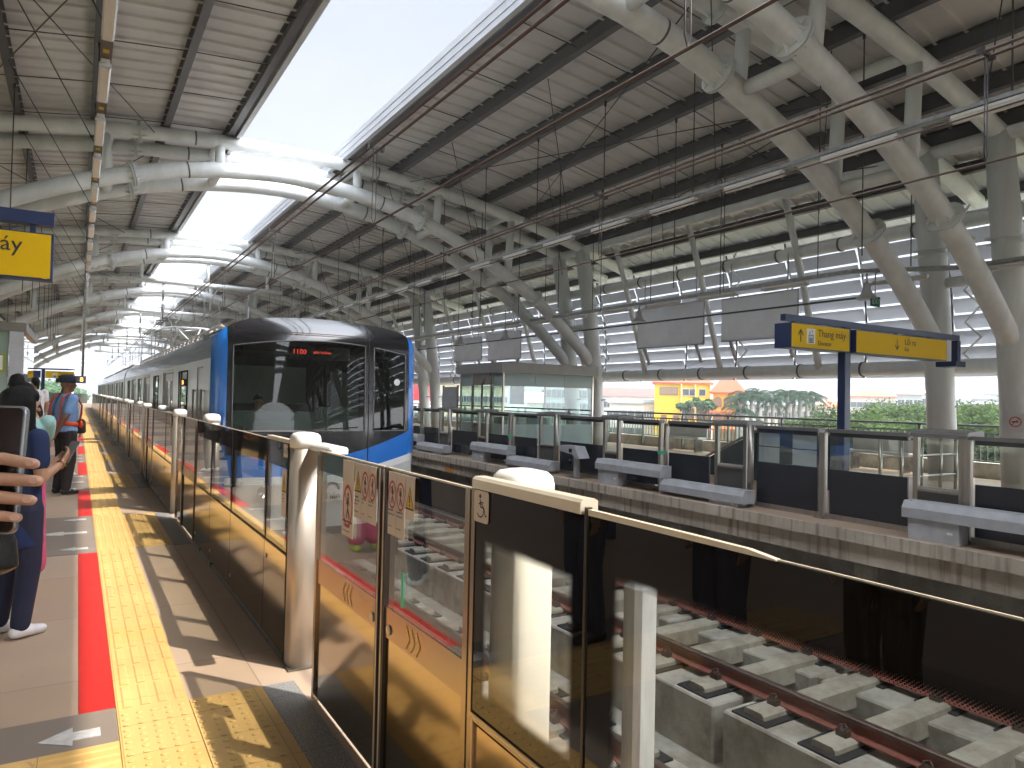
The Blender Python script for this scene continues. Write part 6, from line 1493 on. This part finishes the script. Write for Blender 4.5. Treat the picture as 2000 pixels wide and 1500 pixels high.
# ================================================================== city beyond the platform
GZ = -9.5; F = 1383.5
def at(x, y, D): return Vector((0, 0, H)) + (fw + rr * (x - 1000) / F - uu * (y - 750) / F) * D
def facade(name, label, x0, x1, ytop, D, depth, wall, roof=None, floors=3, cols=5, fh=3.2, wz=1.5, ww=1.2, roofh=0, roofkind='flat', frame=None, arched=False, wdark=None, first=1.2, cat='building'):
    c = at((x0 + x1) / 2, ytop, D); h_ = Vector((c.x, c.y, 0)); dist = h_.length; h_.normalize(); cs = h_.dot(Vector((fw.x, fw.y, 0)).normalized()); dirx = Vector((h_.y, -h_.x, 0)); Wd = dist * (x1 - x0) / F * cs * cs; a = c - dirx * Wd / 2; b = a
    ang = math.atan2(dirx.y, dirx.x); t = thing(name, label, cat, (a.x, a.y, GZ), ang); Ht = (a.z + b.z) / 2 - GZ
    mb = MB(); mb.box(0, Wd, 0, depth, 0, Ht); mb.build('wall', wall, t)
    wd = wdark or M['cwin']; fr_ = frame or M['cframe']
    for r in range(floors):
        z = Ht - first - wz - r * fh
        if z < 5.5: break
        for c in range(cols):
            xc = Wd * (c + .5) / cols
            f = MB()
            if arched:
                pts = [(xc - ww / 2, z), (xc + ww / 2, z), (xc + ww / 2, z + wz * .6)] + [(xc + ww / 2 * math.cos(a_), z + wz * .6 + wz * .4 * math.sin(a_)) for a_ in [R(30 * k) for k in range(1, 6)]] + [(xc - ww / 2, z + wz * .6)]
                big = [(xc + (p[0] - xc) * 1.2, z + wz / 2 + (p[1] - z - wz / 2) * 1.14) for p in pts]
                f.prism(big, -.10, .0); w_ = f.build('window', fr_, t); g = MB(); g.prism(pts, -.14, -.101); g.build('pane', wd, w_)
            else:
                f.box(xc - ww / 2 - .12, xc + ww / 2 + .12, -.10, 0, z - .12, z + wz + .12); w_ = f.build('window', fr_, t)
                g = MB(); g.box(xc - ww / 2, xc - .04, -.13, -.101, z, z + wz); g.box(xc + .04, xc + ww / 2, -.13, -.101, z, z + wz); g.build('pane', wd, w_)
    if roofkind == 'flat':
        mb = MB(); mb.box(-.25, Wd + .25, -.3, depth + .2, Ht + .002, Ht + .35); mb.build('roof', roof or wall, t)
    elif roofkind == 'hip':
        mb = MB(); e = .35; q = min(Wd, depth) * .32
        mb.loft([[(-e, -e, Ht + .002), (Wd + e, -e, Ht + .002), (Wd + e, depth + e, Ht + .002), (-e, depth + e, Ht + .002)], [(-e, -e, Ht + .2), (Wd + e, -e, Ht + .2), (Wd + e, depth + e, Ht + .2), (-e, depth + e, Ht + .2)], [(q, q, Ht + roofh), (Wd - q, q, Ht + roofh), (Wd - q, depth - q, Ht + roofh), (q, depth - q, Ht + roofh)]]); mb.build('roof', roof, t)
    elif roofkind == 'gable':
        mb = MB(); mb.prism([(-.5, Ht + .002), (depth + .5, Ht + .002), (depth / 2, Ht + roofh)], -.4, Wd + .4, 'x'); mb.build('roof', roof, t)
    return t, Wd, Ht
M['cwin'] = mat('distant window dark', (.06, .07, .08), .2, 0, .2, 2); M['cframe'] = mat('distant window frame', (.45, .44, .42), .6, 0, 0)
cy_ = mat('yellow facade', (.72, .47, .02), .75, 0, .08, .4); co_ = mat('orange yellow facade', (.70, .36, .03), .75, 0, .08, .4); crf = mat('orange red roof tiles', (.50, .075, .025), .7, 0, .18, 1.5); cwh = mat('off white facade', (.58, .57, .53), .8, 0, .12, .4); cgr = mat('grey facade', (.36, .37, .38), .8, 0, .12, .5)
crm = mat('cream facade', (.62, .56, .38), .8, 0, .1, .4); brown = mat('brown shutter', (.20, .10, .06), .6, 0, .1); pvm = mat('solar panel', (.05, .07, .13), .2, .3, .1)
def solar(t, x, y0, z, w, h, n, slope):
    mb = MB()
    for i in range(n): mb.obox((x + i * (w / n), y0, z), (w / n * .92, 0, 0), (0, h, h * slope), (0, -.05, .08))
    mb.build('solar_panel', pvm, t)
t, Wd, Ht = facade('yellow_building', 'bright yellow building with orange hip roof and solar panels, seen under the louvres', 1278.5, 1388, 750, 95, 9, cy_, crf, 0, 8, 3.2, 1.5, .9, 1.7, 'hip', brown, first=.7, wdark=brown)
for c in (.15, .255, .36): mb = MB(); mb.box(Wd * c - .42, Wd * c + .42, -.1, 0, Ht - 1.5, Ht - .45); w_ = mb.build('window', brown, t); mb = MB(); mb.box(Wd * c - .36, Wd * c + .36, -.13, -.101, Ht - 1.42, Ht - .53); mb.build('shutter', mat('grey brown shutter', (.25, .17, .12), .7, 0, .1), w_)
for c in (.56, .68, .85): mb = MB(); mb.box(Wd * c - .45, Wd * c + .45, -.1, 0, Ht - 1.6, Ht - .6); w_ = mb.build('window', M['cframe'], t); mb = MB(); mb.box(Wd * c - .38, Wd * c + .38, -.13, -.101, Ht - 1.5, Ht - .7); mb.build('pane', M['cwin'], w_)
solar(t, Wd * .30, 1.0, Ht + .95, 1.4, .9, 2, .5); solar(t, Wd * .55, 1.0, Ht + .95, 2.2, .9, 4, .5)
mb = MB(); mb.box(Wd * .47, Wd * .49, -.5, 0, 0, Ht); mb.box(Wd * .72, Wd * .735, -.5, 0, 0, Ht); mb.box(Wd * .985, Wd, -.5, 0, 0, Ht); mb.box(Wd * .47, Wd, -.55, -.0, Ht - 3.1, Ht - 2.8); mb.build('balcony_frame', mat('pale yellow trim', (.72, .58, .25), .7, 0, 0), t)
for i, c in enumerate((.12, .34)):
    mb = MB(); mb.box(Wd * c, Wd * c + .75, -.12, 0, Ht - 5.2, Ht - 4.2); mb.build('window', brown, t)
for i, c in enumerate((.56, .68, .83)):
    mb = MB(); xc = Wd * c; mb.prism([(xc - .5, Ht - 4.6), (xc + .5, Ht - 4.6), (xc + .5, Ht - 3.7), (xc + .35, Ht - 3.35), (xc, Ht - 3.2), (xc - .35, Ht - 3.35), (xc - .5, Ht - 3.7)], -.1, 0); mb.build('window', brown, t)
t, Wd, Ht = facade('orange_building', 'orange yellow villa with pyramid roof and arched windows beside the palms', 1392, 1452, 769, 85, 5, co_, crf, 3, 3, 2.0, 1.1, .8, 2.1, 'hip', brown, True, brown, .45)
solar(t, Wd * .25, .9, Ht + .9, 1.6, .7, 4, .8)
mb = MB(); mb.box(-.4, Wd + .4, -.9, -.01, Ht - 2.35, Ht - 2.15); mb.box(-.4, Wd + .4, -.9, -.01, Ht - 4.4, Ht - 4.2); mb.build('canopy', crf, t)
facade('long_white_building', 'long white building with a plain red roof left of the yellow building', 1172, 1281, 774, 150, 14, cwh, mat('plain red roof', (.50, .055, .04), .7, 0, .1, .5), 3, 12, 3.0, 1.2, 1.2, 1.9, 'gable')
facade('grey_shop', 'low grey and white workshop in front of the long white building', 1190, 1276, 788, 110, 8, cwh, cgr, 2, 6, 2.6, 1.2, 1.6)
facade('beige_house', 'small beige house touching the yellow building', 1258, 1279, 786, 97, 6, mat('beige wall', (.52, .43, .34), .8, 0, .1), cgr, 1, 2, 2.5, .9, .6)
facade('cream_building', 'long cream building seen through the glass booth', 842, 992, 752, 75, 12, crm, cwh, 3, 14, 2.2, .55, .5)
facade('grey_apartment_block', 'grey apartment block seen through the right half of the glass booth', 1062, 1152, 748, 120, 14, cgr, cgr, 5, 9, 2.2, 1.3, 1.5, frame=cwh)
facade('white_gabled_house', 'white house with pink red gabled roof seen through the booth', 1030, 1060, 786, 80, 8, cwh, mat('pink red roof', (.55, .22, .18), .7, 0, .1), 1, 2, 2.6, .9, .7, 1.2, 'gable')
rs = thing('red_billboard', 'red and white billboard between the train and the far columns', 'billboard', tuple(at(824, 762, 60)))
mb = MB(); mb.obox((-.9, 0, -.9), (1.8, -.9, 0), (.1, .2, 0), (0, 0, 1.9)); mb.build('board', mat('billboard red', (.5, .03, .04), .6, 0, .0), rs); mb = MB(); mb.obox((-.9, -.03, -1.9), (1.8, -.9, 0), (.1, .2, 0), (0, 0, .98)); mb.build('white_panel', M['white'], rs); mb = MB(); mb.box(-.1, .1, .3, .5, -11, -.9); mb.build('pole', cgr, rs)
facade('white_warehouse', 'white low building left of the first far columns', 815, 845, 783, 70, 8, cwh, cwh, 2, 4, 2.4, .8, .8)
facade('red_roofed_hall', 'long hall with orange red roof behind the green trees', 1655, 1752, 776, 170, 14, mat('pinkish wall', (.50, .42, .36), .8, 0, .1), crf, 1, 8, 3, 1.2, 1.4, 1.6, 'hip')
facade('gabled_house', 'pale grey gabled house with brown red roof above the trees', 1752, 1800, 770, 150, 10, cgr, mat('brown red roof', (.38, .19, .14), .7, 0, .1), 1, 3, 3, 1.2, 1.2, 1.1, 'gable')
facade('white_gabled_house', 'white narrow house at the right of the grey gabled house', 1797, 1815, 768, 150, 7, cwh, cgr, 1, 2, 3, 1.0, .8, .7, 'gable')
facade('small_tiled_house', 'pinkish house with tiled roof right of the palms', 1592, 1640, 790, 120, 8, mat('pink house wall', (.5, .40, .35), .8, 0, .1), mat('pinkish roof', (.45, .30, .24), .7, 0, .1), 1, 4, 3, 1, .8, 1.2, 'gable')
facade('orange_roof_house', 'tiny house with orange roof beside the blue sign post', 1618, 1640, 796, 105, 6, cwh, crf, 1, 2, 3, .8, .6, .9, 'gable')
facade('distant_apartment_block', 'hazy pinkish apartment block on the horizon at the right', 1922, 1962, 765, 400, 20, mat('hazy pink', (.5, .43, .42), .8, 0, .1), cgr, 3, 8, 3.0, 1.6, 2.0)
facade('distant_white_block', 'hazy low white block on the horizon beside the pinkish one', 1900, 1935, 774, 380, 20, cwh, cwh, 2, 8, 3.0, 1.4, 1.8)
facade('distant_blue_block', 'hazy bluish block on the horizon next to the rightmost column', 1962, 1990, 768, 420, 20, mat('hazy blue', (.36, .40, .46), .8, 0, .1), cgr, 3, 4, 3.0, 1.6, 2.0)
for i, (x0, x1, yt, D) in enumerate(((1445, 1500, 790, 140), (1500, 1545, 793, 130), (1545, 1592, 791, 125))):
    facade('low_pale_house', 'low pale house among the palm trunks, %s from the left' % ordn(i).replace('nearest', 'first'), x0, x1, yt, D, 8, (cwh, mat('sand wall', (.55, .5, .4), .8, 0, .1), cwh)[i], cgr, 1, 4, 3, 1, .8, 1.0, 'gable')
# steel lattice structure
sc_ = thing('lattice_structure', 'pale steel lattice scaffold rising behind the palms and red roofs', 'scaffold')
mb = MB(); gm = mat('pale hazy steel', (.42, .44, .47), .6, .2, .05)
nx, nz = 14, 6
Pt = [[at(1582 + 156 * i / nx, 775 - 42 * j / nz, 255) for j in range(nz + 1)] for i in range(nx + 1)]
bk = Vector((.5, .8, 0)) * 8
for i in range(nx + 1):
    mb.tube([Pt[i][0] - V(0, 0, 12), Pt[i][nz]], .12, 4, cap=False)
    if i % 2 == 0: mb.tube([Pt[i][0] - V(0, 0, 12) + bk, Pt[i][nz] + bk], .10, 4, cap=False)
for j in range(nz + 1): mb.tube([Pt[0][j], Pt[nx][j]], .09, 4, cap=False); mb.tube([Pt[0][j] + bk, Pt[nx][j] + bk], .08, 4, cap=False)
for i in range(nx):
    for j in range(nz):
        if (i + j) % 2: mb.tube([Pt[i][j], Pt[i + 1][j + 1]], .07, 4, cap=False)
        elif j < 3: mb.tube([Pt[i + 1][j], Pt[i][j + 1]], .07, 4, cap=False)
mb.build('lattice', gm, sc_)
mt = thing('radio_mast', 'slim radio mast right of the lattice structure', 'mast'); mb = MB(); b_ = at(1734, 790, 300); mb.tube([b_ - V(0, 0, 15), b_ + V(0, 0, 12)], [.5, .2], 6); mb.build('mast_shaft', gm, mt)
# trees
def leafmat(name, c1, c2):
    m = mat(name, c1, .8, 0, .5, .7, col2=c2, spec=.15); t = m.node_tree; b = t.nodes['Principled BSDF']; o = t.nodes['Material Output']
    tl = t.nodes.new('ShaderNodeBsdfTranslucent'); tl.inputs[0].default_value = (*[min(1, c * 1.2) for c in c2], 1); mx = t.nodes.new('ShaderNodeMixShader'); mx.inputs[0].default_value = .25
    t.links.new(b.outputs[0], mx.inputs[1]); t.links.new(tl.outputs[0], mx.inputs[2]); t.links.new(mx.outputs[0], o.inputs[0]); return m
M['leaf'] = leafmat('tree leaves', (.016, .038, .010), (.075, .12, .028)); M['leaf2'] = leafmat('dark leaves', (.03, .07, .03), (.075, .15, .05)); M['palmleaf'] = leafmat('palm fronds', (.010, .024, .014), (.035, .065, .032)); M['bark'] = mat('bark', (.14, .11, .085), .9, 0, .2, 4)
def tree(loc, h, rad, label, m, n=2400, leaf=.28, seed=0, grp=None):
    rnd = random.Random(seed); t = thing('leafy_tree', label, 'tree', loc, rnd.uniform(0, 6), grp)
    mb = MB(); top = V(0, 0, h - rad * .7); mb.tube([(0, 0, 0), (.1, .05, h * .4), top], [.28, .22, .08], 8)
    blobs = []
    for i in range(14):
        a = rnd.uniform(0, 6.28); rr_ = rad * rnd.uniform(.2, .95) ; c = V(math.cos(a) * rr_, math.sin(a) * rr_, h - rad * .45 + rnd.uniform(-.35, .28) * rad * (1.1 - rr_ / rad * .6)); blobs.append((c, rad * rnd.uniform(.26, .42)))
        mb.tube([(0, 0, h * .35), c * .5 + V(0, 0, h * .25), c], [.12, .07, .03], 5)
    mb.build('trunk', M['bark'], t)
    mb = MB()
    for i in range(n):
        c, r_ = blobs[rnd.randrange(len(blobs))]; d = V(rnd.gauss(0, 1), rnd.gauss(0, 1), rnd.gauss(0, .8)).normalized(); p = c + d * r_ * rnd.uniform(.55, 1.08); p.z = c.z + (p.z - c.z) * .7
        a = V(rnd.gauss(0, 1), rnd.gauss(0, 1), rnd.gauss(0, .5)).normalized(); b_ = a.cross(d).normalized() * leaf * .45; a = a * leaf * rnd.uniform(.5, 1)
        mb.face([p - a, p + b_, p + a, p - b_])
    mb.build('crown', m, t); return t
k = 0
for (x, ytop, D, rad) in ((1612, 806, 52, 2.6), (1640, 800, 58, 3.2), (1690, 794, 50, 3.4), (1730, 798, 46, 3.2), (1762, 782, 62, 4.2), (1800, 792, 48, 3.4), (1842, 780, 58, 4.0), (1880, 790, 44, 3.4), (1915, 782, 56, 4.2), (1945, 792, 42, 3.2), (1985, 780, 52, 4.4), (2030, 786, 44, 3.6), (2080, 778, 50, 4), (1700, 812, 40, 2.6), (1770, 812, 38, 2.8), (1850, 812, 36, 2.8), (1925, 816, 34, 2.8), (1990, 812, 35, 2.8)):
    p = at(x, ytop, D); tree((p.x, p.y, GZ), p.z - GZ + .2, rad, 'leafy green tree of the row behind the railing, %s from its left end' % ordn(k).replace('nearest', 'first'), M['leaf'], 4200, .17, k, 'street trees behind the railing'); k += 1
for (x, ytop, D, rad, l) in ((1365, 776, 88, 1.6, 'left'), (1380, 778, 86, 1.5, 'right'), (1340, 786, 88, 1.3, 'leftmost small')):
    p = at(x, ytop, D); tree((p.x, p.y, GZ), p.z - GZ, rad, 'small dark tree in front of the yellow building, the %s one' % l, M['leaf2'], 900, .3, k); k += 1
for (x, ytop, D, rad) in ((60, 748, 150, 7), (85, 742, 170, 8), (110, 746, 180, 7), (35, 745, 130, 6)):
    p = at(x, ytop, D); tree((p.x, p.y, GZ), p.z - GZ, rad, 'hazy tree beyond the platform end, %s one' % ordn(k - 20), M['leaf2'], 1500, .8, k); k += 1
# royal palms
def palm(loc, h, seed, label):
    rnd = random.Random(seed); t = thing('palm_tree', label, 'palm', loc, rnd.uniform(0, 6), 'row of tall palms')
    mb = MB(); mb.tube([(0, 0, 0), (0, 0, h * .5), (0, 0, h - .95)], [.26, .22, .16], 8); mb.build('trunk', mat('palm trunk', (.30, .28, .24), .8, 0, .1, 3) if 'ptr' not in M else M['ptr'], t)
    mb = MB()
    for i in range(17):
        a = i * 2.39996; el = rnd.uniform(-.1, 1.25); L_ = rnd.uniform(1.3, 1.75); P_ = []
        for s in range(7):
            u = s / 6; P_.append(V(math.cos(a) * L_ * u * math.cos(el * (1 - u * .6)), math.sin(a) * L_ * u * math.cos(el * (1 - u * .6)), h - .9 + math.sin(el) * L_ * u - 1.5 * u * u * L_ * .55))
        for s in range(6):
            d = (P_[s + 1] - P_[s]); sd_ = d.cross(V(0, 0, 1)).normalized()
            for q in (-1, 1):
                for w in range(4):
                    p = P_[s] + d * (w / 4); e = p + sd_ * q * (.27 - abs(s - 3) * .03) + d * .4 + V(0, 0, -.34 + rnd.uniform(-.1, .1)); mb.face([p, p + d * .18, e])
    mb.build('fronds', M['palmleaf'], t)
M['ptr'] = mat('palm trunk', (.15, .14, .115), .8, 0, .1, 3)
k = 0
for (x, ytop, D) in ((1440, 762, 66), (1453, 752, 70), (1468, 757, 66), (1482, 748, 70), (1497, 758, 68), (1510, 762, 66), (1524, 752, 72), (1538, 748, 68), (1551, 753, 70), (1563, 757, 66), (1577, 752, 68), (1590, 762, 70), (1447, 778, 58)):
    p = at(x, ytop, D); palm((p.x, p.y, GZ), p.z - GZ, k, 'tall feathery palm, %s in the row from the left' % ordn(k).replace('nearest', 'first')); k += 1
# overhead line portals beyond the roof
for i in range(9):
    y = 108 + i * 26
    t = thing('line_portal', 'pale steel portal over the tracks beyond the roof, %s one' % ordn(i), 'portal', (0, y, 0), 0, 'overhead line portals')
    mb = MB(); mb.box(-1.0, -.7, 0, .3, -2, 7.5); mb.box(10.3, 10.6, 0, .3, -2, 7.5); mb.build('mast', gm, t)
    mb = MB(); mb.box(-1, 10.6, .05, .2, 6.2, 6.35); mb.box(-1, 10.6, .05, .2, 5.6, 5.7)
    for q in range(12): mb.tube([(-1 + q * .97, .12, 5.65), (-1 + (q + 1) * .97, .12, 6.25)], .03, 4, cap=False)
    mb.build('cross_beam', gm, t)
g = MB(); g.box(-7, 17.6, 99.6, 400, -3.2, -2.2); struct(g, 'viaduct', M['concrete'])
for x0, nm in ((.6, 'left'), (9.2, 'right')):
    g = MB(); g.box(x0, x0 + .25, 99.6, 400, -2.19, .2); tag(g.build('viaduct_parapet', M['concrete']), '%s pale concrete parapet of the viaduct beyond the platform' % nm, 'parapet')
g = MB(); g.box(-6.8, 1.0, 97.2, 97.4, 0, 1.1); tag(g.build('end_fence', M['rail_green']), 'fence across the far end of the near platform', 'fence')
# ================================================================== humid air
g = MB(); g.box(-260, 520, -150, 480, -10.7, 60)
hz = mat('humid air', (1, 1, 1), 1, 0, 0); t = hz.node_tree; t.nodes.remove(t.nodes['Principled BSDF']); pv = t.nodes.new('ShaderNodeVolumePrincipled')
pv.inputs['Color'].default_value = (.86, .90, .95, 1); pv.inputs['Density'].default_value = .0009; t.links.new(pv.outputs[0], t.nodes['Material Output'].inputs['Volume'])
tag(g.build('haze', hz), kind='stuff')
